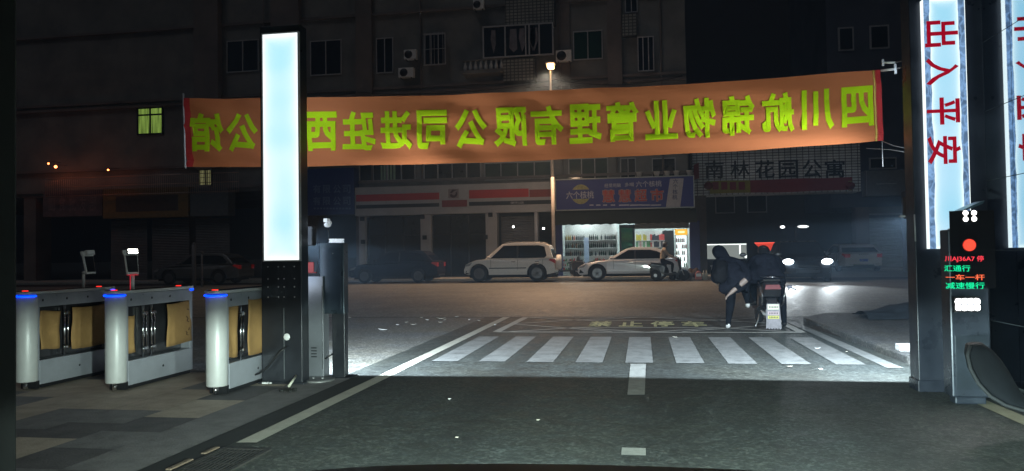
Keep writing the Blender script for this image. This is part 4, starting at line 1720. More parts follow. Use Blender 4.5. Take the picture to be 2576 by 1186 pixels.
    if tail_strip:
        mb = MB()
        for k in range(-2, 3):
            mb.box(-hx - 0.008, -hx + 0.05, k * 0.11 - 0.03, k * 0.11 + 0.03, belt - 0.07, belt - 0.03)
        mb.build('boot_badge', M_chrome, t)
        mb = MB()
        mb.box(-hx - 0.015, -hx + 0.03, -0.8, 0.8, 0.405, 0.425)
        mb.build('bumper_trim', M_chrome, t)
    if spare:
        mb = MB()
        mb.lathe([(0.0, -0.22), (0.30, -0.22), (0.345, -0.18), (0.345, -0.02), (0.31, 0.0)], (-hx + 0.0, 0.08, 0.86), 'X', 28)
        mb.build('spare_wheel_cover', paint, t)
    for xw in (xf, xb):
        for s in (-1, 1):
            mb = MB()
            y = s * (hw - 0.115)
            mb.lathe([(wr * 0.66, -0.09), (wr * 0.95, -0.105), (wr, -0.07), (wr, 0.07), (wr * 0.95, 0.105), (wr * 0.66, 0.09)], (xw, y, wr), 'Y', 28)
            mb.lathe([(wr * 0.66, -0.085), (wr * 0.0, -0.02)], (xw, y, wr), 'Y', 20)
            wl = mb.build('wheel', M_tyre, t)
            mb = MB()
            yo = y + s * 0.085
            mb.lathe([(wr * 0.60, -0.012), (wr * 0.68, 0.0), (wr * 0.66, 0.014), (wr * 0.60, 0.012)], (xw, yo, wr), 'Y', 24)
            for k in range(5):
                a = 2 * PI * k / 5 + 0.3
                for da in (-0.16, 0.16):
                    c0 = Vector((xw + 0.05 * math.cos(a), yo, wr + 0.05 * math.sin(a)))
                    c1 = Vector((xw + wr * 0.63 * math.cos(a + da), yo, wr + wr * 0.63 * math.sin(a + da)))
                    mb.cyl(c0, c1, 0.018, 0.014, 6, smooth=False)
            mb.cyl((xw, yo - 0.012, wr), (xw, yo + 0.012, wr), 0.05, n=12)
            mb.build('rim', M_alloy, wl)
    return t


P_white = mat('car_paint_white', (0.80, 0.78, 0.76), 0.25, var=0.05, coat=0.6)
P_white2 = mat('car_paint_pearl', (0.80, 0.80, 0.84), 0.22, var=0.05, coat=0.7)
P_blue = mat('car_paint_dark_blue', (0.002, 0.003, 0.009), 0.6, var=0.1, spec=0.2)
P_silver = mat('car_paint_silver', (0.10, 0.10, 0.10), 0.35, 0.3, var=0.1, coat=0.5)
P_black = mat('car_paint_black', (0.008, 0.009, 0.011), 0.25, var=0.1, coat=0.6)
PLATE_B = mat('blue_plate', (0.02, 0.08, 0.5), 0.4)

# parked cars, noses to the left (their y- side faces the viewer)
SUVY, SEDY = 35.2, 35.4
sx = (at(1165, 690, SUVY - 0.9).x + at(1396, 690, SUVY - 0.9).x) / 2
suv = make_car('parked_car', 'white off-road car with dark windows and a covered spare wheel on its tailgate', 'car', (sx, SUVY, 0), PI, P_white,
               L=(at(1396, 690, SUVY - 0.9).x - at(1165, 690, SUVY - 0.9).x), W=1.82, Hh=1.75, belt=1.02, hood=0.99, xh=1.12, xs=0.30, xr=-1.72, xe=-2.04, wb=2.66, wr=0.38,
               spare=True, group='cars parked before the shops', moulding=True, roofrail=True)
sx = at(1452, 690, SEDY - 0.9).x + 2.3
sed = make_car('parked_car', 'low white car with dark windows parked in front of the lit supermarket', 'car', (sx, SEDY, 0), PI, P_white2,
               L=4.6, W=1.8, Hh=1.47, belt=0.92, hood=0.86, xh=0.98, xs=0.08, xr=-1.30, xe=-2.08, wb=2.74, wr=0.345, group='cars parked before the shops')
sx = at(1100, 690, 34.2).x - 2.15
blu = make_car('parked_car', 'dark blue car in shadow ahead of the white off-road car', 'car', (sx, 35.0, 0), PI, P_blue,
               L=4.3, W=1.8, Hh=1.5, belt=0.95, hood=0.88, xh=1.0, xs=0.25, xr=-1.45, xe=-1.95, wb=2.6, wr=0.32, group='cars parked before the shops')
sx = (at(385, 690, 34.5).x + at(598, 690, 34.5).x) / 2
sil = make_car('parked_car', 'silver car at the far left parked beyond the turnstiles', 'car', (sx, 35.3, 0), PI, P_silver,
               L=4.6, W=1.8, Hh=1.52, belt=0.95, hood=0.9, xh=1.0, xs=0.3, xr=-1.5, xe=-2.05, wb=2.65, wr=0.33, group='cars parked before the shops')
# oncoming dark car with its headlights on
vx = (at(1987, 663, 31).x + at(2073, 663, 31).x) / 2
van = make_car('moving_car', 'dark car facing the viewer with both headlights shining', 'car', (vx + .1, 33.2, 0), -PI / 2 - 0.03, P_black,
               L=4.5, W=1.9, Hh=1.62, belt=1.0, hood=0.98, xh=1.05, xs=0.3, xr=-1.6, xe=-2.05, wb=2.65, wr=0.35, lamp_on=True)
for s in (-1, 1):
    spot_light('headlight_beam', (vx + s * 0.66, 30.7, 0.80), (vx + s * 0.8 - 0.5, 8.0, 0.25), 950, (0.85, 0.95, 1.0), 36, 0.9, 0.06, None, -0.048)
sx = (at(2105, 684, 45).x + at(2216, 684, 45).x) / 2
wht = make_car('parked_car', 'white saloon seen from behind with a blue number plate beside the roller shutter', 'car', (sx + 0.1, 47.2, 0), PI / 2 + 0.06, P_white2,
               L=4.7, W=2.3, Hh=1.56, belt=1.0, hood=0.9, xh=1.0, xs=0.2, xr=-1.15, xe=-1.85, wb=2.7, wr=0.34, plate=PLATE_B, tail_strip=True)


# ---------------------------------------------------------------- scooters
def make_scooter(loc, rz, label, body_m, group=None, mud=True, rack=True, name='scooter', cat='scooter', rear_light=0.3):
    t = empty(name, loc, label, cat, group, rz)
    for x in (0.62, -0.58):
        mb = MB()
        mb.lathe([(0.15, -0.045), (0.215, -0.05), (0.235, -0.02), (0.235, 0.02), (0.215, 0.05), (0.15, 0.045)], (x, 0, 0.235), 'Y', 24)
        w_ = mb.build('wheel', M_tyre, t)
        mb = MB()
        mb.lathe([(0.13, -0.04), (0.158, -0.046), (0.158, 0.046), (0.13, 0.04)], (x, 0, 0.235), 'Y', 20)
        for k in range(5):
            a = 2 * PI * k / 5
            mb.cyl((x, 0, 0.235), (x + 0.14 * math.cos(a), 0, 0.235 + 0.14 * math.sin(a)), 0.014, n=6)
        mb.build('rim', M_alloy, w_)
    # floor, tail body
    mb = MB()
    mb.prism([(-0.20, 0.26), (0.36, 0.26), (0.42, 0.33), (-0.22, 0.33)], lambda u, v, w: (u, w, v), -0.15, 0.15)
    mb.build('footboard', M_black, t, bevel=0.02)
    mb = MB()
    mb.prism([(-0.20, 0.30), (-0.16, 0.62), (-0.30, 0.70), (-0.78, 0.76), (-0.88, 0.66), (-0.76, 0.52), (-0.50, 0.50), (-0.36, 0.34)],
             lambda u, v, w: (u, w * (0.15 - 0.04 * max(0, -u - .5)) * (1 if v < .6 else 0.92), v), -1, 1)
    mb.build('tail_body', body_m, t, bevel=0.035, segs=3)
    mb = MB()
    mb.prism([(-0.12, 0.63), (-0.10, 0.70), (-0.30, 0.745), (-0.80, 0.80), (-0.80, 0.765), (-0.30, 0.705)], lambda u, v, w: (u, w, v), -0.13, 0.13)
    mb.build('seat', M_rubber, t, bevel=0.025, segs=3)
    # front shield, fork, handlebar
    mb = MB()
    mb.prism([(0.38, 0.30), (0.50, 0.50), (0.44, 0.95), (0.36, 1.0), (0.33, 0.92), (0.42, 0.5), (0.33, 0.33)], lambda u, v, w: (u, w * (0.20 if v < .6 else 0.13), v), -1, 1)
    sh = mb.build('front_shield', body_m, t, bevel=0.02)
    mb = MB()
    mb.ball((0.47, 0, 0.84), (0.04, 0.07, 0.06), 12)
    mb.build('headlight', M_lensoff, t)
    for s in (-1, 1):
        mb = MB()
        mb.cyl((0.62, s * 0.07, 0.235), (0.45, s * 0.06, 0.62), 0.018)
        mb.build('fork', M_steel, t)
    mb = MB()
    mb.tube([(0.26, -0.34, 1.02), (0.34, -0.2, 1.03), (0.38, 0, 1.02), (0.34, 0.2, 1.03), (0.26, 0.34, 1.02)], 0.015)
    mb.build('handlebar', M_dark, t)
    for s in (-1, 1):
        mb = MB()
        mb.tube([(0.31, s * 0.24, 1.03), (0.30, s * 0.28, 1.14)], 0.006)
        mb.ball((0.30, s * 0.29, 1.18), (0.014, 0.055, 0.038), 12)
        mb.build('mirror', M_black, t)
    mb = MB()
    mb.prism([(-0.82, 0.42), (-0.74, 0.50), (-0.5, 0.52), (-0.38, 0.42), (-0.42, 0.41), (-0.52, 0.485), (-0.72, 0.47), (-0.78, 0.40)], lambda u, v, w: (u, w, v), -0.07, 0.07)
    mb.build('mudguard', M_black, t)
    mb = MB()
    mb.prism([(0.86, 0.36), (0.76, 0.48), (0.56, 0.50), (0.44, 0.40), (0.47, 0.39), (0.57, 0.47), (0.74, 0.455), (0.83, 0.35)], lambda u, v, w: (u, w, v), -0.065, 0.065)
    mb.build('mudguard', body_m, t)
    mb = MB()
    mb.prism([(-0.12, 0.0), (0.12, 0.0), (0.10, 0.07), (-0.10, 0.07)], lambda u, v, w: (-0.885 + 0.3 * v + w, u, 0.645 + v), -0.02, 0.02)
    mb.build('tail_lamp', emit('scooter_tail_red', (0.6, 0.02, 0.02), 0.03, (0.10, 0.006, 0.008)), t)
    mb = MB()
    mb.tube([(-0.10, 0.10, 0.20), (-0.22, 0.14, 0.10), (-0.30, 0.19, 0.02)], 0.010)
    mb.build('side_stand', M_steel, t)
    mb = MB()
    mb.tube([(-0.42, 0.10, 0.28), (-0.58, 0.09, 0.235)], 0.022)
    mb.cyl((-0.60, -0.07, 0.235), (-0.60, 0.07, 0.235), 0.075)
    mb.build('swing_arm', M_steel, t)
    if rack:
        for s in (-1, 1):
            mb = MB()
            mb.tube([(-0.45, s * 0.16, 0.74), (-0.72, s * 0.185, 0.74), (-0.86, s * 0.18, 0.68), (-0.90, s * 0.17, 0.55), (-0.86, s * 0.16, 0.44), (-0.70, s * 0.15, 0.38)], 0.013)
            mb.build('grab_rail', M_chrome, t)
        mb = MB()
        mb.tube([(-0.76, -0.17, 0.83), (-0.88, -0.10, 0.835), (-0.9, 0, 0.835), (-0.88, 0.10, 0.835), (-0.76, 0.17, 0.83)], 0.010)
        mb.build('rear_rack', M_chrome, t)
    if mud:
        mb = MB()
        mb.prism([(-0.115, 0.045), (-0.095, 0.02), (-0.075, 0.05), (-0.055, 0.02), (-0.035, 0.05), (-0.015, 0.02), (0.005, 0.05), (0.025, 0.02), (0.045, 0.05), (0.065, 0.02), (0.085, 0.05), (0.115, 0.03), (0.095, 0.42), (-0.095, 0.42)],
                 lambda u, v, w: (-0.86 - 0.06 * (0.42 - v) + w, u, v), -0.005, 0.005)
        mb.build('mud_flap', mat('mud_flap_grey', (0.20, 0.19, 0.21), 0.6, var=0.3, scale=20), t)
        for (z0, z1, mm, nm) in ((0.33, 0.41, mat('plate_pale', (0.55, 0.55, 0.42), 0.5), 'number_plate'), (0.19, 0.235, mat('sticker_yellow', (0.5, 0.48, 0.08), 0.5), 'sticker'), (0.25, 0.30, mat('sticker_pink', (0.4, 0.3, 0.33), 0.5), 'sticker')):
            mb = MB()
            zc = (z0 + z1) / 2
            mb.prism([(-0.082, z0), (0.082, z0), (0.082, z1), (-0.082, z1)], lambda u, v, w: (-0.870 - 0.06 * (0.42 - v) + w, u, v), -0.003, 0.003)
            p_l = mb.build(nm, mm, t)
            mb = MB()
            for k in range(6):
                mb.box(-0.8775 - 0.06 * (0.42 - zc), -0.8745 - 0.06 * (0.42 - zc), -0.065 + k * 0.023, -0.052 + k * 0.023, zc - .012, zc + .012)
            mb.build('marks', M_black, p_l)
    return t


M_scbody = mat('scooter_black_shell', (0.018, 0.018, 0.02), 0.3, coat=0.4)
M_scred = mat('scooter_dark_red_shell', (0.06, 0.01, 0.012), 0.3, coat=0.4)
SCX = 1.99
sco = make_scooter((SCX, 13.30, 0), PI / 2, 'electric scooter carrying two people beside the crossing, with a ridged grey mud flap', M_scbody)
pk = []
q = at(1432, 690, 36.0)
pk.append(make_scooter((q.x - 0.2, 36.75, 0.12), R_(200), 'left one of two black scooters parked between the two white cars', M_scbody, 'scooters parked by the supermarket', mud=False, rack=True))
copy_tree(pk[0], loc=(q.x + 0.75, 36.95, 0.12), rz=R_(165), label='right one of two black scooters parked between the two white cars')
q = at(1685, 700, 33.6)
rid = make_scooter((q.x + 0.0, 33.9, 0.0), 0.0, 'dark scooter ridden past the rear of the low white car', M_scbody, mud=False, rack=False)


# ================================================================== PEOPLE
M_skin = mat('skin', (0.22, 0.165, 0.14), 0.55, var=0.08)
M_coat = mat('black_coat', (0.008, 0.009, 0.014), 0.9, spec=0.12, var=0.3, scale=6, bump=0.3)
M_trou = mat('black_trousers', (0.005, 0.006, 0.009), 0.9, spec=0.1, var=0.3)
M_shoe = mat('white_shoe', (0.6, 0.6, 0.6), 0.6, var=0.1)
M_bshoe = mat('black_shoe', (0.01, 0.01, 0.01), 0.6)
M_hair = mat('black_hair', (0.006, 0.006, 0.007), 0.5, bump=0.4, bscale=80)
M_shirt = mat('beige_shirt', (0.34, 0.29, 0.24), 0.8, var=0.15, bump=0.3)


def make_person(loc, rz, label, J, mats_, name='person', girth=1.0, hand_curl=0.6):
    """J: joints in metres, x forward, y left, z up. One skinned surface; trousers/coat/skin by the nearest bone"""
    t = empty(name, loc, label, 'person', None, rz)
    verts, edges, rad, reg = [], [], [], []

    def V(p, r, region):
        verts.append(Vector(p))
        rad.append(r if isinstance(r, tuple) else (r, r))
        reg.append(region)
        return len(verts) - 1

    def E(a, b):
        edges.append((a, b))
    pel = V(J['pelvis'], (0.135 * girth, 0.125 * girth), 'trousers')
    wai = V(Vector(J['pelvis']).lerp(Vector(J['chest']), 0.45), (0.125 * girth, 0.115 * girth), 'coat')
    che = V(J['chest'], (0.150 * girth, 0.125 * girth), 'coat')
    nb = V(J['neck'], 0.075 * girth, 'coat')
    E(pel, wai), E(wai, che), E(che, nb)
    nk = V(Vector(J['neck']).lerp(Vector(J['head']), 0.35), 0.052, 'skin')
    hd0 = V(Vector(J['neck']).lerp(Vector(J['head']), 0.72), (0.066, 0.076), 'skin')
    hd = V(J['head'], (0.080, 0.094), 'skin')
    hv = (Vector(J['head']) - Vector(J['neck'])).normalized()
    hd2 = V(Vector(J['head']) + hv * 0.065, (0.066, 0.078), 'skin')
    E(nb, nk), E(nk, hd0), E(hd0, hd), E(hd, hd2)
    for s in ('l', 'r'):
        sg = 1 if s == 'l' else -1
        sh = V(J['sh_' + s], 0.066 * girth, 'coat')
        el = V(J['el_' + s], 0.048 * girth, 'coat')
        fa = V(Vector(J['el_' + s]).lerp(Vector(J['wr_' + s]), 0.35), 0.050, 'fore')
        wr_ = V(J['wr_' + s], 0.034, 'fore2')
        E(nb, sh), E(sh, el), E(el, fa), E(fa, wr_)
        d = (Vector(J['wr_' + s]) - Vector(J['el_' + s])).normalized()
        side = d.cross(Vector((0, 0, 1)))
        side = side.normalized() if side.length > 0.1 else Vector((0, 1, 0))
        dn = side.cross(d).normalized()
        if dn.z > 0:
            dn = -dn
        W_ = Vector(J['wr_' + s])
        pm = V(W_ + d * 0.045, (0.034, 0.020), 'skin')
        pm2 = V(W_ + d * 0.085, (0.036, 0.017), 'skin')
        E(wr_, pm), E(pm, pm2)
        for k, ln in enumerate((0.062, 0.072, 0.068, 0.054)):
            off = side * ((k - 1.5) * 0.019)
            f0 = V(W_ + d * 0.098 + off, 0.0095, 'skin')
            f1 = V(W_ + d * (0.098 + ln * 0.5) + off + dn * ln * 0.25 * hand_curl, 0.009, 'skin')
            f2 = V(W_ + d * (0.098 + ln * 0.75) + off + dn * ln * 0.75 * hand_curl, 0.008, 'skin')
            E(pm2, f0), E(f0, f1), E(f1, f2)
        th0 = V(W_ + d * 0.05 + side * (-0.038 * sg) + dn * 0.008, 0.011, 'skin')
        th1 = V(W_ + d * 0.082 + side * (-0.056 * sg) + dn * 0.02, 0.0095, 'skin')
        E(pm, th0), E(th0, th1)
        hp = V(J['hip_' + s], 0.098 * girth, 'trousers')
        kn = V(J['kn_' + s], 0.064 * girth, 'trousers')
        cf = V(Vector(J['kn_' + s]).lerp(Vector(J['an_' + s]), 0.35), 0.058 * girth, 'trousers')
        an = V(J['an_' + s], 0.042, 'trousers')
        E(pel, hp), E(hp, kn), E(kn, cf), E(cf, an)
        A = Vector(J['an_' + s])
        fd = Vector((*J.get('foot_' + s, (1, 0)), 0)).normalized()
        he = V(A + Vector((0, 0, -0.055)) - fd * 0.02, 0.038, 'shoe')
        ba = V(A + Vector((0, 0, -0.062)) + fd * 0.11, (0.044, 0.030), 'shoe')
        to = V(A + Vector((0, 0, -0.066)) + fd * 0.18, (0.034, 0.022), 'shoe')
        E(an, he), E(he, ba), E(ba, to)
    me = bpy.data.meshes.new('tmp')
    me.from_pydata([tuple(v) for v in verts], edges, [])
    ob = bpy.data.objects.new('tmp', me)
    COL.objects.link(ob)
    sk = ob.modifiers.new('skin', 'SKIN')
    sk.use_smooth_shade = True
    for i, r in enumerate(rad):
        sv = me.skin_vertices[0].data[i]
        sv.radius = r
        sv.use_root = (i == pel)
    sb = ob.modifiers.new('sub', 'SUBSURF')
    sb.levels = 2
    sb.render_levels = 2
    dg = bpy.context.evaluated_depsgraph_get()
    dg.update()
    m2 = bpy.data.meshes.new_from_object(ob.evaluated_get(dg))
    bpy.data.objects.remove(ob)
    order = ['trousers', 'coat', 'skin', 'shoe', 'fore', 'fore2']
    m2.materials.clear()
    for k in order:
        m2.materials.append(mats_.get(k, mats_['coat'] if k in ('fore', 'fore2') else M_skin))
    for p in m2.polygons:
        c = p.center
        bi = min(range(len(verts)), key=lambda i: (verts[i] - c).length - rad[i][0])
        p.material_index = order.index(reg[bi])
        p.use_smooth = True
    m2.name = 'body'
    b = bpy.data.objects.new('body', m2)
    COL.objects.link(b)
    b.parent = t
    # face: nose, eyes, mouth and ears on the front of the head
    H_ = Vector(J['head'])
    fw = Vector((*J.get('face', (1, 0)), 0)).normalized()
    sd = Vector((0, 0, 1)).cross(fw)
    mb = MB()
    mb.ball(H_ + fw * 0.098 - hv * 0.01, (0.014, 0.012, 0.018), 8)
    mb.ball(H_ + sd * 0.085, (0.014, 0.014, 0.026), 8)
    mb.ball(H_ - sd * 0.085, (0.014, 0.014, 0.026), 8)
    mb.ball(H_ + fw * 0.088 - hv * 0.05, (0.008, 0.022, 0.006), 8)
    mb.build('face_features', M_skin, b)
    mb = MB()
    for s in (-1, 1):
        mb.ball(H_ + fw * 0.086 + sd * 0.03 * s + hv * 0.015, (0.007, 0.010, 0.006), 8)
    mb.build('eyes', M_black, b)
    return t, b, H_, hv, fw


def cap_of_hair(parent, H_, hv, fw, m, size=1.0, length=0.06, name='hair'):
    mb = MB()
    c = H_ + hv * 0.022 - fw * 0.016
    n = 18
    vs, fs = [], []
    sd = hv.cross(fw).normalized()
    rr = random.Random(3)
    for j in range(9):
        th = R_(8 + j * 15)
        for i in range(n):
            a = 2 * PI * i / n
            fr = math.cos(a)
            lim = 1.0 if fr < 0.35 else max(0.0, 1 - (j - 4) * 0.5) if j > 4 else 1.0
            r = (0.098 + 0.004 * rr.random()) * size
            p = c + hv * (r * 1.12 * math.cos(th) - (length * max(0, j - 6) / 2 if fr < 0.35 else 0)) + (fw * math.cos(a) * 1.05 + sd * math.sin(a) * 0.9) * r * math.sin(th) * (1.0 if fr < 0.35 or j < 5 else 0.93)
            if fr >= 0.35 and j >= 5:
                p = c + hv * (r * 1.12 * math.cos(R_(68))) + (fw * math.cos(a) * 1.05 + sd * math.sin(a) * 0.9) * r * math.sin(R_(68)) * (0.98 - 0.02 * (j - 5))
            vs.append(p)
    for j in range(8):
        for i in range(n):
            fs.append((j * n + i, j * n + (i + 1) % n, (j + 1) * n + (i + 1) % n, (j + 1) * n + i))
    fs.append(list(range(n)))
    mb.add(vs, fs, 0, True)
    return mb.build(name, m, parent)


DARK = {'trousers': M_trou, 'coat': M_coat, 'skin': M_skin, 'shoe': M_shoe, 'fore': M_coat, 'fore2': M_coat}
# standing figure at the scooter's left: seen from behind, bent towards the seat, hooded, rucksack on the back
J = dict(pelvis=(-0.02, -0.14, 0.74), chest=(0.12, -0.03, 0.99), neck=(0.20, 0.05, 1.11), head=(0.27, 0.11, 1.215),
         sh_l=(0.14, 0.17, 1.05), el_l=(0.12, 0.24, 0.80), wr_l=(0.30, 0.10, 0.68), sh_r=(0.12, -0.22, 1.03), el_r=(-0.15, -0.28, 0.83), wr_r=(-0.19, -0.01, 0.60),
         hip_l=(-0.01, -0.01, 0.68), kn_l=(0.07, -0.02, 0.42), an_l=(0.0, 0.035, 0.095), hip_r=(0.0, -0.22, 0.72), kn_r=(0.30, -0.28, 0.62), an_r=(0.34, -0.32, 0.40))
base = gr(1842, 832)
D2 = dict(DARK)
D2['fore'] = M_skin
D2['fore2'] = M_skin
PAX = (base.x, 12.72, 0.0)
pt, pb, H_, hv, fw = make_person(PAX, PI / 2, 'hooded person in black with a rucksack and white shoes bending over beside the scooter', J, D2, girth=1.2)
hood = cap_of_hair(pb, H_, hv, fw, M_coat, 1.25, 0.14, 'hood')


def puff(name, blobs, parent, m):
    """cloth volume: soft blobs melted into one surface, with folds"""
    mbl = bpy.data.metaballs.new('mb')
    mbl.resolution = 0.035
    mbl.render_resolution = 0.035
    mbl.threshold = 0.35
    for (x, y, z, rx_, ry_, rz__) in blobs:
        e = mbl.elements.new(type='ELLIPSOID')
        e.co = (x, y, z)
        e.radius = 1.35
        e.size_x, e.size_y, e.size_z = rx_, ry_, rz__
    o = bpy.data.objects.new('mbo', mbl)
    COL.objects.link(o)
    dg = bpy.context.evaluated_depsgraph_get()
    dg.update()
    me = bpy.data.meshes.new_from_object(o.evaluated_get(dg))
    bpy.data.objects.remove(o)
    for v in me.vertices:
        c = v.co
        v.co += v.normal * 0.008 * (math.sin(c.z * 38 + c.y * 22) + math.sin(c.y * 45 - c.z * 17 + c.x * 20))
    for p in me.polygons:
        p.use_smooth = True
    me.name = name
    me.materials.clear()
    me.materials.append(m)
    ob = bpy.data.objects.new(name, me)
    COL.objects.link(ob)
    ob.parent = parent
    return ob


puff('jacket', [(0.08, 0.02, 0.95, .16, .24, .16), (0.02, -0.10, 0.80, .15, .24, .15), (0.15, 0.06, 1.08, .13, .15, .10), (-0.06, -0.20, 0.83, .13, .16, .12), (0.00, 0.02, 0.66, .14, .17, .13), (-0.02, -0.12, 0.70, .14, .16, .12)], pb, M_coat)
bag = puff('rucksack', [(-0.10, 0.15, 0.92, .10, .13, .17), (-0.10, 0.15, 0.82, .09, .12, .10), (-0.06, 0.12, 1.04, .07, .10, .08)], None, mat('rucksack_nylon', (0.005, 0.005, 0.006), 0.8, spec=0.15, var=0.3))
tag(bag, 'black rucksack on the back of the hooded person bending by the scooter', 'rucksack')
bag.location = PAX
bag.rotation_euler = (0, 0, PI / 2)
# rider seated on the scooter, seen from behind
J = dict(pelvis=(-0.34, 0, 0.82), chest=(-0.22, 0, 1.04), neck=(-0.15, 0.0, 1.14), head=(-0.06, 0.0, 1.235),
         sh_l=(-0.18, 0.20, 1.09), el_l=(0.0, 0.28, 0.92), wr_l=(0.20, 0.27, 1.0), sh_r=(-0.18, -0.20, 1.09), el_r=(-0.04, -0.31, 0.90), wr_r=(0.20, -0.29, 1.0),
         hip_l=(-0.28, 0.10, 0.80), kn_l=(0.10, 0.19, 0.72), an_l=(0.12, 0.12, 0.42), hip_r=(-0.28, -0.12, 0.80), kn_r=(-0.06, -0.27, 0.48), an_r=(-0.24, -0.27, 0.10))
pt2, pb2, H_, hv, fw = make_person((SCX, 13.30, 0.0), PI / 2, 'rider in a dark coat sitting on the electric scooter, right foot on the ground', J, {**DARK, 'shoe': M_bshoe}, girth=1.15, hand_curl=1.2)
cap_of_hair(pb2, H_, hv, fw, M_hair, 1.06, 0.03)
puff('coat', [(-0.22, 0.0, 1.0, .15, .25, .17), (-0.30, 0.0, 0.88, .15, .27, .14), (-0.26, -0.20, 0.78, .12, .12, .14), (-0.26, 0.20, 0.80, .12, .12, .12), (-0.18, 0, 1.12, .12, .16, .09)], pb2, M_coat)
# passenger's pale glove hanging at the right
mb = MB()
c = Vector((-0.42, -0.33, 0.66))
mb.ball(c, (0.05, 0.045, 0.03), 12)
for k in range(4):
    mb.cyl(c + Vector((-0.01 + k * 0.012, -0.03, -0.01)), c + Vector((0.0 + k * 0.018, -0.10, -0.05)), 0.010, 0.008, 8)
mb.cyl(c, c + Vector((0.03, 0.01, -0.05)), 0.011, 0.009, 8)
mb.build('glove', mat('pale_glove', (0.28, 0.28, 0.34), 0.7), pb2)
# rider of the passing scooter
J = dict(pelvis=(-0.32, 0, 0.86), chest=(-0.24, 0, 1.18), neck=(-0.20, 0.0, 1.38), head=(-0.14, 0.0, 1.55),
         sh_l=(-0.20, 0.18, 1.33), el_l=(-0.02, 0.25, 1.10), wr_l=(0.20, 0.27, 1.02), sh_r=(-0.20, -0.18, 1.33), el_r=(-0.02, -0.25, 1.10), wr_r=(0.20, -0.27, 1.02),
         hip_l=(-0.28, 0.10, 0.84), kn_l=(0.14, 0.13, 0.74), an_l=(0.12, 0.10, 0.42), hip_r=(-0.28, -0.10, 0.84), kn_r=(0.14, -0.13, 0.74), an_r=(0.12, -0.10, 0.42))
pt3, pb3, H_, hv, fw = make_person(rid.location[:], 0.0, 'rider in a beige shirt with black hair on the passing scooter', J, {'trousers': M_trou, 'coat': M_shirt, 'skin': M_skin, 'shoe': M_bshoe, 'fore': M_shirt, 'fore2': M_skin}, girth=1.15, hand_curl=1.2)
cap_of_hair(pb3, H_, hv, fw, M_hair, 1.05, 0.05)


# ================================================================== STREET LAMP
LY = 36.6
lp = at(1393, 640, LY)
ltop = at(1389, 172, LY)
t = empty('street_lamp', (lp.x, LY, 0.12), 'tall pale street lamp post with a glowing orange head behind the banner', 'street lamp')
mb = MB()
mb.cyl((0, 0, 1.25), (0, 0, 4.8), 0.085, 0.085, 16)
mb.cyl((0, 0, 4.8), (-0.02, 0, ltop.z - 0.25), 0.075, 0.04, 16)
mb.build('pole', mat('pale_pole_paint', (0.6, 0.55, 0.5), 0.5), t)
mb = MB()
mb.cyl((0, 0, 0), (0, 0, 1.25), 0.10, 0.10, 16)
mb.cyl((0, 0, 0), (0, 0, 0.04), 0.2, 0.2, 16)
mb.build('base', M_black, t)
hz = ltop.z - 0.12
hx_ = ltop.x - lp.x - 0.05
mb = MB()
mb.box(hx_ - 0.22, hx_ + 0.22, -0.55, 0.1, hz + 0.13, hz + 0.19)
mb.tube([(-0.02, 0, hz - 0.15), (-0.02, -0.02, hz + 0.05), (hx_, -0.1, hz + 0.14)], 0.035)
mb.build('lamp_head', M_steel, t, bevel=0.02)
mb = MB()
mb.box(hx_ - 0.15, hx_ + 0.15, -0.45, 0.02, hz - 0.06, hz + 0.12)
mb.build('lamp_lens', emit('sodium_lens', (1.0, 0.55, 0.24), 9.0), t, bevel=0.03)
spot_light('lamp_light', (lp.x + hx_, LY - 0.75, hz - 0.15), (lp.x + hx_, LY - 3.2, 0), 4600, (1.0, 0.62, 0.36), 124, 0.7, 0.15, None, None, False, 0.02, 0.12)
point_light('pole_fill', (lp.x + hx_ + 0.4, LY - 3.2, hz - 4.5), 40, (1.0, 0.65, 0.4), 0.15)  # lamp added in mid-air to brighten the pole; no fitting there


# ================================================================== BUILDINGS
YF = 39.2
M_conw = mat('weathered_render', (0.18, 0.175, 0.165), 0.85, var=0.4, scale=0.6, bump=0.3, bscale=6)
M_conw2 = mat('weathered_render_brown', (0.16, 0.135, 0.125), 0.85, var=0.4, scale=0.5, bump=0.3, bscale=6)
M_mosaic = brick('mosaic_tiles', (0.30, 0.30, 0.27), (0.24, 0.24, 0.22), (0.05, 0.05, 0.05), 0.20, 0.16, msize=0.16)
M_frame = mat('window_frame_alu', (0.40, 0.40, 0.42), 0.5, 0.2)
M_pane = mat('night_window_glass', (0.012, 0.014, 0.018), 0.12, var=0.4, scale=0.7, spec=0.6)
M_paneg = mat('green_window_glass', (0.010, 0.035, 0.022), 0.12, var=0.4, scale=0.7, spec=0.6)
M_curt = mat('curtain_cloth', (0.16, 0.15, 0.17), 0.9, var=0.5, scale=3)
M_fasc = mat('shop_fascia_white', (0.40, 0.40, 0.41), 0.5, var=0.15, scale=1.2)
M_fred = mat('shop_stripe_red', (0.45, 0.02, 0.015), 0.5, var=0.15, scale=1.2)
M_shut = mat('steel_shutter', (0.12, 0.12, 0.125), 0.5, 0.3, var=0.3, scale=1.5)

bxr = at(1724, 100, YF).x
t = empty('apartment_block', (-18.0, YF, 0.0), 'old tiled apartment block rising over the row of shops', 'building')
OB = t.location.copy()


def PX(px, py, Y=YF):
    return at(px, py, Y) - OB


def rect(px0, py0, px1, py1, Y=YF):
    """picture rectangle -> x0, x1, z0, z1 relative to the block, on the plane Y"""
    cxp, cyp = (px0 + px1) / 2, (py0 + py1) / 2
    return PX(px0, cyp, Y).x, PX(px1, cyp, Y).x, PX(cxp, py1, Y).z, PX(cxp, py0, Y).z


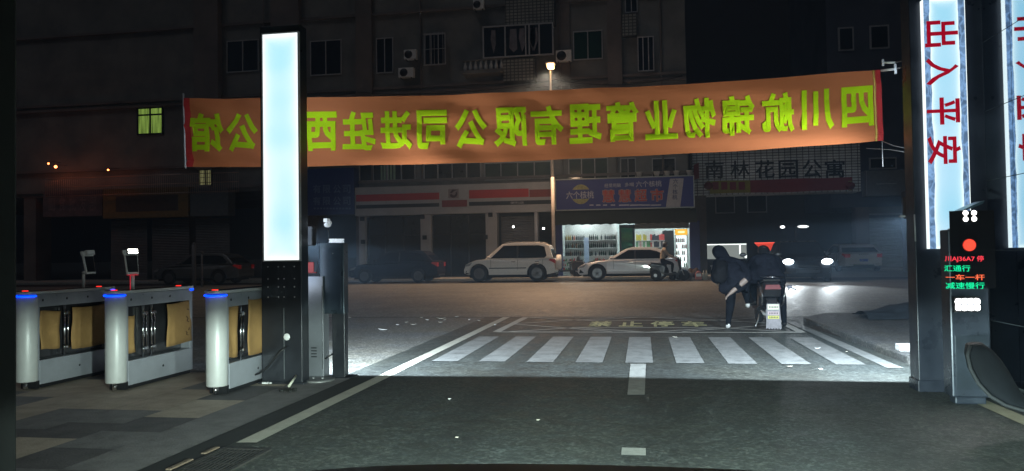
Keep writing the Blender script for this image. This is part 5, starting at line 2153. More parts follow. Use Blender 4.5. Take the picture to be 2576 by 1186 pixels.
zshop = PX(1250, 462).z
mb = MB()
mb.box(-45, bxr - OB.x, 0.0, 14, zshop, 21.0)
mb.build('upper_wall', M_conw, t)
mb = MB()
for px0, px1 in ((60, 90), (470, 500), (760, 800), (895, 912)):
    a, b, _, _ = rect(px0, 500, px1, 510)
    mb = MB()
    mb.box(a, b, 0.0, 1.2, 0.0, zshop - 0.003)
    mb.build('ground_floor_pier', M_conw2, t)
# floor bands and vertical piers break up the facade
mb = MB()
for pyc in (452, 395, 212, 226, 20):
    z = PX(1250, pyc).z
    mb = MB()
    mb.box(-45, bxr - OB.x, -0.16, -0.002, z, z + 0.14)
    mb.build('string_course', M_conw2, t)
mb = MB()
for pxa, pxb, dy in ((500, 560, .5), (690, 760, .4), (1405, 1436, .12), (1530, 1566, .3), (900, 940, .3)):
    a, b, _, _ = rect(pxa, 200, pxb, 210)
    mb = MB()
    mb.box(a, b, -dy, -0.003, PX(1250, 400).z, 21.0)
    mb.build('wall_pier', M_conw2, t)
for r in ((1276, -60, 1397, 72), (1272, 156, 1350, 212), (1566, 40, 1602, 96)):
    a, b, c, d = rect(*r)
    mb = MB()
    mb.box(a, b, -0.75 if r[0] < 1400 else -0.35, -0.003, c, d)
    mb.build('mosaic_panel', M_mosaic, t)


def window(px0, py0, px1, py1, mull=1, pane=None, dy=0.0, bars=0, transom=None, lit=None, curtains=0, fw=0.05):
    a, b, c, d = rect(px0, py0, px1, py1)
    y0 = -dy
    mb = MB()
    mb.box(a, a + fw, y0 - .07, y0, c, d)
    mb.box(b - fw, b, y0 - .07, y0, c, d)
    mb.box(a + fw, b - fw, y0 - .07, y0, c, c + fw)
    mb.box(a + fw, b - fw, y0 - .07, y0, d - fw, d)
    ms = mull if isinstance(mull, (list, tuple)) else [(i + 1) / (mull + 1) for i in range(mull)]
    for m_ in ms:
        x = a + (b - a) * m_
        mb.box(x - fw / 2, x + fw / 2, y0 - .066, y0 - .01, c + fw, d - fw)
    if transom:
        z = c + (d - c) * transom
        mb.box(a + fw, b - fw, y0 - .062, y0 - .012, z - fw / 2, z + fw / 2)
    fr = mb.build('window', M_frame if not lit else M_black, t)
    mb = MB()
    mb.box(a + fw, b - fw, y0 - .02, y0 - .004, c + fw, d - fw)
    mb.build('pane', lit or pane or M_pane, fr)
    if curtains:
        rr = random.Random(int(px0))
        mb = MB()
        for k in range(curtains):
            x = a + (b - a) * rr.uniform(0.1, 0.85)
            w_ = rr.uniform(.15, .35)
            zt_ = d - fw - 0.15
            mb.prism([(x, zt_), (x + w_, zt_), (x + w_ * 1.1, zt_ - rr.uniform(.5, 1.1)), (x + w_ * .5, zt_ - 1.2), (x - .05, zt_ - rr.uniform(.5, 1.1))], lambda u, v, w: (u, w, v), y0 - .035, y0 - .022)
        mb.build('laundry', M_curt, fr)
    if bars:
        mb = MB()
        for k in range(bars):
            x = a + (b - a) * (k + .5) / bars
            mb.cyl((x, y0 - .14, c - .05), (x, y0 - .14, d + .05), 0.012, n=6)
        for z in (c, (c + d) / 2, d):
            mb.box(a - .03, b + .03, y0 - .15, y0 - .13, z - .012, z + .012)
        mb.build('window_bars', M_frame, fr)
    return fr


window(571, 102, 652, 182, 1)
window(781, 102, 860, 190, 1)
window(947, 96, 990, 185, 1)
window(1071, 90, 1125, 168, 2, dy=0.3, bars=5)
fr = window(1222, 73, 1397, 153, [0.32, 0.61, 0.66, 0.80], dy=0.76, curtains=5, fw=0.07)
window(1442, 78, 1516, 151, 1, M_paneg)
window(1572, -30, 1604, 33, 1)
window(1604, 98, 1645, 185, 2, dy=0.4)
window(904, 412, 1046, 456, 3, fw=0.06)
window(1066, 410, 1211, 454, 3, fw=0.06)
window(1219, 408, 1387, 452, 3, M_paneg)
window(1560, 398, 1600, 452, 1)
window(1640, 398, 1700, 448, 1)
window(1430, 398, 1530, 452, 2, M_paneg)
# green curtains pulled across one pane
a, b, c, d = rect(958, 416, 996, 453)
mb = MB()
n = 14
vs = []
for i in range(n + 1):
    x = a + (b - a) * i / n
    y = -0.024 - 0.012 * math.sin(i * 2.1)
    vs += [(x, y, c), (x, y, d)]
mb.add(vs, [(2 * i, 2 * i + 2, 2 * i + 3, 2 * i + 1) for i in range(n)], 0, True)
mb.build('curtain', mat('pale_green_curtain', (0.25, 0.36, 0.25), 0.9), t, fix=False)


def lit_curtain(name, col, s):
    m, nt, out = new_mat(name)
    em = nt.nodes.new('ShaderNodeEmission')
    tc = nt.nodes.new('ShaderNodeTexCoord')
    wv = nt.nodes.new('ShaderNodeTexNoise')
    mp = nt.nodes.new('ShaderNodeMapping')
    mp.inputs['Scale'].default_value = (9, 1, 0.35)
    wv.inputs['Scale'].default_value = 1.3
    wv.inputs['Detail'].default_value = 4
    nt.links.new(tc.outputs['Object'], mp.inputs[0])
    nt.links.new(mp.outputs[0], wv.inputs['Vector'])
    mr = nt.nodes.new('ShaderNodeMapRange')
    mr.inputs['From Min'].default_value, mr.inputs['From Max'].default_value = 0.35, 0.65
    mr.inputs['To Min'].default_value, mr.inputs['To Max'].default_value = 0.25 * s, 1.3 * s
    nt.links.new(wv.outputs['Fac'], mr.inputs['Value'])
    em.inputs['Color'].default_value = (*col, 1)
    nt.links.new(mr.outputs[0], em.inputs['Strength'])
    nt.links.new(em.outputs[0], out.inputs['Surface'])
    return m


window(346, 270, 412, 340, 1, transom=0.72, lit=lit_curtain('lit_green_curtain', (0.42, 0.65, 0.12), 0.42), fw=0.09)
window(501, 427, 534, 468, 1, lit=lit_curtain('lit_yellow_blind', (0.38, 0.36, 0.16), 0.38), bars=6)
# pipes and slack cables on the wall
for k, px in enumerate((668, 935, 1060, 1412, 1548, 1664)):
    a, _, _, _ = rect(px, 200, px + 5, 210)
    mb = MB()
    mb.cyl((a, -0.20 if px < 700 else -0.10, zshop + .3), (a, -0.20 if px < 700 else -0.10, 20.5), 0.05, n=8)
    mb.build('drain_pipe', M_conw2, t)
for k, (xa_, ya_, xb_, yb_) in enumerate(((905, 236, 1400, 205), (1400, 205, 1715, 196), (300, 262, 900, 238), (1210, 464, 1400, 455))):
    p0_, p1_ = PX(xa_, ya_), PX(xb_, yb_)
    mb = MB()
    mb.tube([p0_.lerp(p1_, i / 10) + Vector((0, -0.35, -0.35 * 4 * (i / 10) * (1 - i / 10))) for i in range(11)], 0.02, 5)
    mb.build('wall_cable', M_black, t)
# balustrade
a, b, c, d = rect(1172, 158, 1274, 188)
mb = MB()
for k in range(8):
    x = a + (b - a) * (k + .5) / 8
    mb.lathe([(0.05, c + .06), (0.09, c + .12), (0.10, c + .25), (0.05, c + .42), (0.06, d - .08)], (x, -0.70, 0), 'Z', 10)
o = mb.build('balusters', M_wpaint, t)
o['kind'] = 'stuff'
mb = MB()
mb.box(a, b, -0.80, -0.6, d - .079, d)
mb.box(a, b, -0.9, -0.003, c - .12, c + .059)
mb.build('balcony_rail', M_conw, t)


# AC units
def make_ac(px0, py0, px1, py1, label, dy=0.35):
    a, b, c, d = rect(px0, py0, px1, py1)
    x, z = (a + b) / 2, c
    w_, h_ = (b - a) / 2, d - c
    u = empty('air_conditioner', (x + OB.x, YF - dy, z), label, 'air conditioner', 'air conditioners on the block')
    mb = MB()
    mb.box(-w_, w_, -0.15, 0.15, 0, h_)
    mb.build('casing', M_white, u, bevel=0.02)
    mb = MB()
    r = h_ * 0.42
    mb.lathe([(0.0, -0.156), (r * .3, -0.158), (r, -0.155), (r, -0.150)], (-w_ * .28, 0, h_ * .5), 'Y', 24)
    mb.build('fan_guard', M_black, u)
    mb = MB()
    for s in (-1, 1):
        mb.box(s * w_ * .7 - .02, s * w_ * .7 + .02, -0.15, dy, -0.05, -0.003)
    mb.build('bracket', M_dark, u)
    return u


make_ac(1023, 131, 1054, 155, 'upper one of the two outdoor units hung on the wall left of the barred window')
make_ac(1009, 176, 1047, 200, 'lower one of the two outdoor units hung on the wall left of the barred window')
make_ac(1401, 133, 1440, 161, 'outdoor air conditioner unit between the laundry bay and the green window', 0.4)
make_ac(1195, 8, 1222, 30, 'outdoor air conditioner unit high up beside the tiled panel')

# ---- row of shops: fascias, piers, shutters
SYF = YF - 0.7
t = empty('shop_front', (-10.0, SYF, 0.0), 'closed white shop front with red and black stripes and three bays', 'shop')
OS = t.location.copy()


def srect(px0, py0, px1, py1, Y=SYF):
    cxp, cyp = (px0 + px1) / 2, (py0 + py1) / 2
    return at(px0, cyp, Y).x - OS.x, at(px1, cyp, Y).x - OS.x, at(cxp, py1, Y).z, at(cxp, py0, Y).z


a, b, c, d = srect(893, 465, 1389, 538)
mb = MB()
mb.box(a, b, 0.0, 0.699, c, d)
mb.build('fascia', M_fasc, t)
for x0, x1, y0, y1, mm in ((896, 1105, 488, 505, M_fred), (1180, 1330, 477, 498, M_fred), (1332, 1388, 477, 496, mat('shop_stripe_red_faded', (0.24, 0.03, 0.02), 0.5)), (896, 1105, 514, 523, M_black), (1180, 1388, 506, 516, M_black)):
    a, b, c, d = srect(x0, y0, x1, y1)
    mb = MB()
    mb.box(a, b, -0.012, -0.001, c, d)
    mb.build('stripe', mm, t)
a, b, c, d = srect(1112, 504, 1175, 521)
mb = MB()
mb.box(a, b, -0.03, -0.001, c, d)
mb.build('centre_panel', mat('shop_panel_red', (0.22, 0.02, 0.02), 0.5), t)
a, b, c, d = srect(1128, 476, 1154, 499)
mb = MB()
mb.box(a, b, -0.02, -0.001, c, d)
e = mb.build('emblem_board', mat('emblem_grey', (0.25, 0.2, 0.2), 0.6), t)
cx0, cz0_ = (a + b) / 2, (c + d) / 2
s_ = (b - a) / 2
mb = MB()
arc = [(0.75 * math.cos(q), 0.75 * math.sin(q) - 0.05) for q in [R_(-170 + i * 20) for i in range(11)]]
inn = [(0.38 * math.cos(q) + .06, 0.42 * math.sin(q) + 0.06) for q in [R_(20 - i * 20) for i in range(10)]]
mb.prism([(u, v) for u, v in arc + inn], lambda u, v, w: (cx0 + u * s_, w, cz0_ + v * s_), -0.026, -0.0202)
mb.prism([(-0.7, 0.1), (-0.2, 0.75), (0.7, 0.7), (0.1, 0.45), (-0.3, 0.1)], lambda u, v, w: (cx0 + u * s_, w, cz0_ + v * s_), -0.026, -0.0202)
mb.build('emblem_bird', mat('emblem_dark', (0.05, 0.012, 0.015), 0.5), e)
a, b, c, d = srect(1268, 509, 1300, 513)
mb = MB()
add_text(mb, '便利店', ((a + b) / 2 + 0.35, -0.0135, (c + d) / 2), 0.7, 0.13, bold=0.01)
mb.build('small_lettering', M_fasc, t)
for px0, px1 in ((903, 918), (1058, 1084), (1222, 1250), (1345, 1353)):
    a, b, c, d = srect(px0, 538, px1, 690)
    mb = MB()
    mb.box(a, b, 0.02, 0.699, 0.12, srect(1000, 538, 1010, 690)[3] - 0.08)
    mb.build('pier', M_fasc, t)
for px, py in ((914, 606), (912, 548), (1063, 543), (1069, 595), (1234, 538), (1222, 594)):
    q = at(px, py + 3, SYF)
    mb = MB()
    mb.box(q.x - OS.x - .11, q.x - OS.x + .11, -0.10, 0.018, q.z - .11, q.z + .11)
    mb.build('wall_lamp', M_black, t, bevel=0.01)


def shutter(x0, x1, z0, z1, y, parent, m, pitch=0.09, name='roller_shutter'):
    mb = MB()
    n = int((z1 - z0) / pitch)
    pts = []
    for k in range(n):
        za = z0 + k * pitch
        pts += [(za, 0.0), (za + pitch * .35, -0.028), (za + pitch * .7, -0.02), (za + pitch * .95, 0.0)]
    vs = []
    for z, yy in pts:
        vs += [(x0, y + yy, z), (x1, y + yy, z)]
    mb.add(vs, [(2 * i, 2 * i + 1, 2 * i + 3, 2 * i + 2) for i in range(len(pts) - 1)])
    return mb.build(name, m, parent, fix=False)


zt_ = srect(1000, 545, 1010, 690)[3]
M_glassdoor = mat('dark_shop_glazing', (0.012, 0.016, 0.018), 0.15, var=0.4, scale=0.8, spec=0.6)
for px0, px1, sh in ((919, 1057, False), (1085, 1221, False), (1259, 1344, True)):
    a, b, _, _ = srect(px0, 545, px1, 690)
    if sh:
        shutter(a, b, 0.14, zt_ - 0.02, 0.3, t, M_shut)
    else:
        mb = MB()
        mb.box(a, b, 0.34, 0.36, 0.14, zt_)
        g_ = mb.build('glazing', M_glassdoor, t)
        mb = MB()
        for k in range(4):
            x = a + (b - a) * k / 3
            mb.box(x - .03, x + .03, 0.30, 0.338, 0.14, zt_)
        mb.box(a, b, 0.305, 0.337, 2.3, 2.36)
        mb.build('glazing_bars', M_dark, t)
for px, py in ((1291, 571), (1367, 575)):
    q = at(px, py, SYF - 0.3)
    u = empty('small_lamp', (q.x, SYF - 0.25, q.z), 'left of two tiny white lamps over the closed shutter' if px < 1300 else 'right of two tiny white lamps beside the lamp post', 'lamp')
    mb = MB()
    mb.ball((0, 0, 0), 0.055, 12)
    mb.build('bulb', emit('tiny_bulb', (1.0, 0.95, 0.9), 8.0), u)
    mb = MB()
    mb.cyl((0, 0.04, 0), (0, 0.24, 0.04), 0.02)
    mb.build('arm', M_black, u)

# blue company sign left of it
c0 = at(830, 485, SYF)
t = empty('blue_sign', (c0.x, SYF, 0), 'faint dark blue company sign with two rows of characters next to the pylon', 'sign')
a, b = at(745, 485, SYF).x - c0.x, at(892, 485, SYF).x - c0.x
z0, z1 = at(830, 541, SYF).z, at(830, 425, SYF).z
mb = MB()
mb.box(a, b, -0.1, 0.69, z0, z1)
mb.build('board', mat('sign_blue', (0.02, 0.05, 0.19), 0.5), t)
mb = MB()
for row in (476, 506):
    for ch, px in zip('有限公司', (797, 822, 848, 872)):
        q = at(px, row, SYF - .1)
        add_text(mb, ch, (q.x - c0.x, -0.106, q.z), 0.42, 0.44, bold=0.015)
for k, px in enumerate(range(792, 888, 8)):
    q = at(px, 525, SYF - .1)
    mb.box(q.x - c0.x - .055, q.x - c0.x + .055, -0.106, -0.102, q.z - .04, q.z + .04)
mb.build('lettering', mat('sign_pale_blue', (0.12, 0.2, 0.36), 0.5), t)

# brown closed shop at the far left
c0 = at(370, 510, SYF)
t = empty('old_shop', (c0.x, SYF, 0), 'dim old shop with a brown yellow signboard beyond the turnstiles', 'shop')
a, b = at(262, 510, SYF).x - c0.x, at(476, 510, SYF).x - c0.x
z0, z1 = at(370, 548, SYF).z, at(370, 474, SYF).z
mb = MB()
mb.box(a, b, -0.1, 0.69, z0, z1)
mb.build('signboard', mat('sign_ochre', (0.20, 0.12, 0.03), 0.6, var=0.3), t)
mb = MB()
mb.box(a + .8, b - .6, -0.106, -0.101, z0 + .35, z1 - .4)
mb.build('sign_panel', mat('sign_brown', (0.06, 0.04, 0.03), 0.6, var=0.4), t)
shutter(a + .2, (a + b) / 2 - .15, 0.14, z0 - 0.05, 0.3, t, M_shut)
shutter((a + b) / 2 + .15, b - .2, 0.14, z0 - 0.05, 0.3, t, M_shut)
mb = MB()
a2, b2 = at(480, 510, SYF).x - c0.x, at(575, 510, SYF).x - c0.x
mb.box(a2, b2, -0.05, 0.69, z0, z1 - .1)
mb.build('grey_signboard', mat('sign_grey', (0.10, 0.11, 0.12), 0.6, var=0.3), t)
shutter(a2 + .1, b2 - .1, 0.14, z0 - 0.05, 0.3, t, M_shut)
# spiked railing with small red lamps above it
c0 = at(300, 440, SYF - .3)
t = empty('spiked_railing', (c0.x, SYF - 0.3, c0.z), 'rusty spiked roof railing glinting under small red lamps, far left', 'railing')
mb = MB()
xa, xb_ = at(115, 440, SYF - .3).x - c0.x, at(600, 440, SYF - .3).x - c0.x
n = 96
for k in range(n):
    x = xa + (xb_ - xa) * k / (n - 1)
    dip = 0.25 * math.sin(k * 0.13)
    mb.cyl((x, 0, -1.2), (x + .02, 0, 0.05 + dip * .3), 0.012, 0.004, 5)
o = mb.build('spikes', mat('rusty_rail', (0.5, 0.35, 0.3), 0.35, 0.7), t)
o['kind'] = 'stuff'
for z in (-0.1, -0.6, -1.1):
    mb = MB()
    mb.tube([(xa, -.02, z), ((xa + xb_) / 2, -.02, z), (xb_, -.02, z)], 0.018, 6)
    mb.build('rail', MATS['rusty_rail'], t)
for px, py, s in ((140, 420, 1.0), (272, 428, .5), (122, 412, .5)):
    q = at(px, py, SYF - .9)
    u = empty('red_lamp', q, {140: 'brightest orange red lamp above the far left railing', 272: 'lone small orange lamp above the middle of the far railing', 122: 'faint orange lamp at the left end of the far railing'}[px], 'lamp')
    mb = MB()
    mb.ball((0, 0, 0), 0.06 * s + .02, 10)
    mb.build('bulb', emit('orange_bulb', (1.0, 0.22, 0.06), 9.0), u)
    mb = MB()
    mb.tube([(0, 0, 0.05), (0, .3, .15), (0, 0.9, 0.15)], 0.015, 6)
    mb.build('arm', M_dark, u)
    point_light('red_glow', q + Vector((0, -0.12, -0.1)), 10 * s, (1.0, 0.25, 0.10), 0.05)
mb = MB()
c1 = at(190, 515, SYF)
c2 = at(250, 560, SYF)
mb.box(at(110, 500, SYF).x, at(258, 500, SYF).x, SYF - .05, SYF + .69, at(180, 545, SYF).z, at(180, 480, SYF).z)
o = mb.build('signboard', mat('sign_mauve', (0.12, 0.09, 0.10), 0.6, var=0.5, scale=3))
o = tag(o, 'faint mauve signboard with worn characters at the far left', 'sign')
mb = MB()
for i, ch in enumerate('副食批发部'):
    q = at(130 + i * 26, 512, SYF - .06)
    add_text(mb, ch, q, 0.42, 0.9, bold=0.01)
mb.build('lettering', mat('worn_letter', (0.22, 0.17, 0.18), 0.7), o)

# ---- the supermarket
c0 = at(1575, 490, SYF)
t = empty('supermarket', (c0.x, SYF, 0), 'lit supermarket with open front under a dark awning', 'shop')
OS2 = t.location.copy()


def mx_(px, Y=SYF, py=600):
    return at(px, py, Y).x - OS2.x


def mz_(py, Y=SYF, px=1575):
    return at(px, py, Y).z


zc = mz_(527)
M_int = mat('shop_interior_white', (0.62, 0.70, 0.70), 0.7, var=0.06)
mb = MB()
mb.box(mx_(1399), mx_(1414), 0.0, 0.3, 0.12, zc - .01)
mb.build('blue_pier', mat('blue_pier_paint', (0.03, 0.04, 0.17), 0.5), t)
mb = MB()
mb.box(mx_(1735), mx_(1760), -0.1, 0.3, 0.12, mz_(560))
mb.build('blue_pier', MATS['blue_pier_paint'], t)
mb = MB()
mb.box(mx_(1558), mx_(1563), 0.02, 0.3, 0.12, mz_(566))
mb.box(mx_(1592), mx_(1597), 0.02, 0.3, 0.12, mz_(566))
mb.box(mx_(1563), mx_(1592), 0.02, 0.3, mz_(575), mz_(566))
mb.build('door_jambs', M_dark, t)
mb = MB()
mb.box(mx_(1563), mx_(1592), 0.10, 0.11, 0.14, mz_(575))
mb.build('glass_door', glass('green_glass', (0.10, 0.22, 0.17), 0.12), t)
# room
xa, xb_ = mx_(1414), mx_(1734)
mb = MB()
mb.box(xa - .1, xb_ + .1, 0.301, 4.3, 0.13, 0.16)
mb.box(xa - .1, xb_ + .1, 4.3, 4.4, 0.16, zc)
mb.box(xa - .2, xa - .1, 0.301, 4.4, 0.13, zc)
mb.box(xb_ + .1, xb_ + .2, 0.301, 4.4, 0.13, zc)
mb.box(xa - .1, xb_ + .1, 0.301, 4.3, mz_(560) + .25, mz_(560) + .3)
mb.build('room', M_int, t)
mb = MB()
for x in (xa + 1.0, (xa + xb_) / 2, xb_ - 1.0):
    for y in (1.0, 2.2, 3.4):
        mb.box(x - .6, x + .6, y - .06, y + .06, mz_(560) + .20, mz_(560) + .245)
mb.build('ceiling_tubes', emit('shop_tube', (0.88, 1.0, 0.97), 20.0), t)
# awning with scalloped lower edge, shutter slats over the right opening
mb = MB()
pts = []
n = 60
za, zb = mz_(529), mz_(566)
xs_, xe_ = mx_(1399), mx_(1752)
low = []
for i in range(n + 1):
    u = i / n
    low.append((xs_ + (xe_ - xs_) * u, zb + 0.04 * abs(math.sin(u * n / 2 * PI / 2))))
mb.prism([(xs_, za), (xe_, za)] + low[::-1], lambda u, v, w: (u, -0.1 - 0.65 * (za - v) / (za - zb) + w, v), 0.0, 0.02)
mb.build('awning', mat('awning_dark_green', (0.012, 0.022, 0.018), 0.8, var=0.4), t)
shutter(mx_(1597), mx_(1734), mz_(577), mz_(560), 0.15, t, mat('shutter_pale', (0.25, 0.25, 0.25), 0.45, 0.3), 0.08)
# signboard
t2 = empty('supermarket_sign', (c0.x, SYF - 0.25, 0), 'wide blue signboard with red outlined characters above the lit supermarket', 'sign')
z0, z1 = mz_(525), mz_(450)
xa2, xb2 = mx_(1402), mx_(1746)
mb = MB()
mb.box(xa2, xb2, 0.0, 0.12, z0, z1)
mb.build('board', mat('sign_royal_blue', (0.022, 0.03, 0.22), 0.45, var=0.12, scale=1.5), t2)
mb = MB()
mb.box(xa2 - .04, xb2 + .04, -0.04, 0.13, z1, z1 + .05)
mb.box(xa2 - .04, xb2 + .04, -0.04, 0.13, z0 - .05, z0)
mb.box(xb2, xb2 + .05, -0.04, 0.13, z0, z1)
mb.box(xa2 - .05, xa2, -0.04, 0.13, z0, z1)
mb.build('frame', mat('sign_frame', (0.4, 0.42, 0.4), 0.4, 0.5), t2)


def sp(px, py):
    q = at(px, py, SYF - 0.25)
    return Vector((q.x - OS2.x, -0.006, q.z))


M_swhite = mat('sign_white', (0.5, 0.52, 0.6), 0.5)
M_sred = mat('sign_red', (0.5, 0.045, 0.02), 0.5)
M_shalo = mat('sign_halo', (0.34, 0.26, 0.26), 0.5)
mb = MB()
for ch, px in zip('慧慧超市', (1531, 1572, 1612, 1653)):
    add_text(mb, ch, sp(px, 493 - (px - 1575) * 0.02), 0.66, 0.66, bold=0.055)
mb.build('title_outline', M_shalo, t2)
mb = MB()
for ch, px in zip('慧慧超市', (1531, 1572, 1612, 1653)):
    add_text(mb, ch, sp(px, 493 - (px - 1575) * 0.02) + Vector((0, -0.006, 0)), 0.60, 0.60, bold=0.012)
mb.build('title', M_sred, t2)
mb = MB()
add_text(mb, '六个核桃', sp(1459, 491), 1.38, 0.38, bold=0.01)
add_text(mb, '六个核桃', sp(1632, 463), 1.25, 0.30, bold=0.01)
add_text(mb, '经常用脑', sp(1541, 467), 0.8, 0.2, bold=0.005)
add_text(mb, '多喝', sp(1583, 465), 0.45, 0.2, bold=0.005)
for k, (px, w_) in enumerate(((1488, .2), (1505, .22), (1522, .2), (1542, .22), (1570, .5), (1600, .6), (1625, .4), (1650, .5))):
    q = sp(px, 516.5)
    mb.box(q.x - w_ / 2, q.x + w_ / 2, -0.004, -0.001, q.z - .03, q.z + .03)
mb.build('lettering', M_swhite, t2)
mb = MB()
q = sp(1461, 475)
mb.prism([(-0.42 + .84 * i / 10, 0.26 * math.sin(PI * i / 10) ** 0.7) for i in range(11)], lambda u, v, w: (q.x + u, w, q.z + v - .05), -0.006, -0.001)
q2 = sp(1461, 505)
mb.prism([(0.42 - .84 * i / 10, -0.26 * math.sin(PI * i / 10) ** 0.7) for i in range(11)], lambda u, v, w: (q2.x + u, w, q2.z + v + .08), -0.006, -0.001)
mb.build('walnut_picture', mat('sign_walnut', (0.35, 0.33, 0.12), 0.5, var=0.5, scale=8), t2)
mb = MB()
q0, q1 = sp(1700, 448), sp(1694, 521)
mb.prism([(q1.x - .36, q1.z), (q1.x + .33, q1.z), (q0.x + .38, q0.z - .03), (q0.x - .28, q0.z - .03)], lambda u, v, w: (u, w, v), -0.005, -0.001)
e = mb.build('drink_can_picture', mat('sign_can_white', (0.42, 0.42, 0.45), 0.5, var=0.2), t2)
mb = MB()
q = sp(1698, 478)
for k, ch in enumerate('六个核桃'):
    add_text(mb, ch, q + Vector((0.03 - k * .015, -0.004, 0.42 - k * .26)), 0.24, 0.24, bold=0.01)
mb.build('can_lettering', mat('sign_deep_blue', (0.015, 0.02, 0.12), 0.5), e)

for k, (px, nm_, lab) in enumerate(((1628, 'flower_pot', 'leftmost small white pot on the ledge above the supermarket sign'), (1684, 'flower_pot', 'second small white pot from the left above the supermarket sign'),
                                    (1722, 'flower_pot', 'middle one of the small white pots above the supermarket sign'), (1758, 'flower_pot', 'fourth small white pot from the left above the supermarket sign'), (1803, 'flower_pot', 'rightmost small white pot above the supermarket sign'))):
    q = at(px * .927 if False else px - 20 - k * 12, 444, SYF - .1)
    mb = MB()
    mb.lathe([(.10, 0), (.15, .22), (.17, .24), (.14, .24), (.12, .2), (0, .19)], (0, 0, 0), 'Z', 12)
    o = mb.build(nm_, M_wpaint)
    o.location = (q.x, SYF - .12, mz_(450) + .055)
    tag(o, lab, 'pot', 'pots above the supermarket sign')
# shop furniture: shelves, bottles, packets, drinks fridge
M_shelf = mat('shelf_white', (0.6, 0.62, 0.62), 0.5)
FY = SYF + 2.4


def fz(py, Y=FY, px=1490):
    return at(px, py, Y).z


def fx_(px, Y=FY):
    return at(px, 620, Y).x


levels = [604, 624, 645, 664]
sh = empty('bottle_shelf', ((fx_(1416) + fx_(1552)) / 2, FY, 0.16), 'white wall shelf lined with dark bottles in the left shop window', 'shelf')
xw = (fx_(1552) - fx_(1416)) / 2
mb = MB()
mb.box(-xw, xw, 0.26, 0.3, 0.0, fz(566) - .16)
mb.box(-xw - .04, -xw, -0.05, 0.3, 0.0, fz(585) - .16)
mb.box(xw, xw + .04, -0.05, 0.3, 0.0, fz(585) - .16)
mb.build('cabinet', M_shelf, sh)
for py in levels:
    mb = MB()
    z = fz(py) - .16
    mb.box(-xw, xw, -0.05, 0.259, z - .035, z)
    mb.build('shelf_board', M_shelf, sh)


def bottle(loc, h, r, m, label, cat='bottle', group='bottles on the shop shelves'):
    mb = MB()
    mb.lathe([(r, 0.0), (r, h * .6), (r * .35, h * .78), (r * .32, h * .97), (r * .38, h)], (0, 0, 0), 'Z', 8)
    o = mb.build('bottle', m)
    o.location = loc
    return tag(o, label, cat, group)


BM = [mat('bottle_dark', (0.012, 0.014, 0.016), 0.2), mat('bottle_green', (0.02, 0.05, 0.03), 0.2), mat('bottle_amber', (0.12, 0.05, 0.015), 0.2), mat('bottle_red_label', (0.3, 0.05, 0.03), 0.4), mat('bottle_gold', (0.35, 0.25, 0.06), 0.4)]
protos = {}
rows = {604: 'top', 624: 'second', 645: 'third'}
for py in levels[:3]:
    z = fz(py)
    n = 27
    cnt = -1
    for k in range(n):
        if rnd.random() < 0.12 or (py == 604 and 10 < k < 13):
            continue
        cnt += 1
        mi = rnd.choice((0, 0, 0, 1, 2 if k < 9 else 0, 3 if k < 7 else 1, 4 if py == 604 and k < 6 else 0))
        x = fx_(1416) + 0.1 + (fx_(1552) - fx_(1416) - 0.2) * k / (n - 1)
        h = rnd.uniform(.26, .33)
        lab = {0: 'dark wine bottle', 1: 'green glass bottle', 2: 'amber bottle', 3: 'bottle with red label', 4: 'gold capped bottle'}[mi] + ', ' + ORD[cnt] + ' from the left on the ' + rows[py] + ' shelf of the shop window'
        if mi not in protos:
            o = bottle((x, FY + .08, z), 0.30, 0.042, BM[mi], lab)
            protos[mi] = o
        else:
            o = protos[mi].copy()
            COL.objects.link(o)
            o.location = (x, FY + .08 + rnd.uniform(-.04, .06), z)
            o['label'] = lab
        o.scale.z = h / 0.30
        o['group'] = 'bottles on the ' + rows[py] + ' shelf'
# packets on the shelves of the right opening
sh = empty('grocery_shelf', ((fx_(1600) + fx_(1672)) / 2, FY, 0.16), 'white shelf crowded with yellow, red and white packets in the right shop opening', 'shelf')
xw = (fx_(1672) - fx_(1598)) / 2
mb = MB()
mb.box(-xw, xw, 0.26, 0.3, 0.0, fz(583) - .16)
mb.build('cabinet', M_shelf, sh)
for py in (605, 622, 640, 657):
    mb = MB()
    z = fz(py, px=1640) - .16
    mb.box(-xw, xw, -0.05, 0.259, z - .03, z)
    mb.build('shelf_board', M_shelf, sh)
PM = {'yellow': mat('packet_yellow', (0.6, 0.5, 0.08), 0.5), 'white': mat('packet_white', (0.65, 0.63, 0.6), 0.5), 'red': mat('packet_red', (0.55, 0.07, 0.06), 0.5), 'dark': mat('packet_dark', (0.05, 0.05, 0.07), 0.4), 'green': mat('packet_green', (0.12, 0.3, 0.14), 0.5), 'pink': mat('packet_pink', (0.6, 0.35, 0.33), 0.5)}
pp = {}
for r_, (py, nm) in enumerate(((605, 'top'), (622, 'second'), (640, 'third'))):
    z = fz(py, px=1640)
    n = 16
    for k in range(n):
        u = k / (n - 1)
        cl = rnd.choice(('yellow', 'yellow', 'white') if (r_ == 0 and u < .35) else ('red', 'red', 'pink') if (r_ == 0 and u > .8) else ('white', 'pink', 'white', 'green') if r_ < 2 and u < .5 else ('dark', 'white', 'dark', 'red'))
        x = fx_(1600) + 0.05 + (fx_(1672) - fx_(1600) - 0.1) * u
        if cl not in pp:
            mb = MB()
            mb.prism([(-.042, 0), (.042, 0), (.042, .19), (.03, .22), (-.03, .22), (-.042, .19)], lambda a_, b_, w: (a_, w, b_), -0.05, 0.05)
            o = mb.build('packet', PM[cl], None, bevel=0.006)
            pp[cl] = o
        else:
            o = pp[cl].copy()
            COL.objects.link(o)
        o.location = (x, FY + .06, z)
        o.scale = (1.15, 1.0, rnd.uniform(1.1, 1.55))
        tag(o, '%s packet, %s from the left on the %s shelf of the right shop opening' % (cl, ORD[k], nm), 'packet', 'packets on the %s grocery shelf' % nm)
mb = MB()
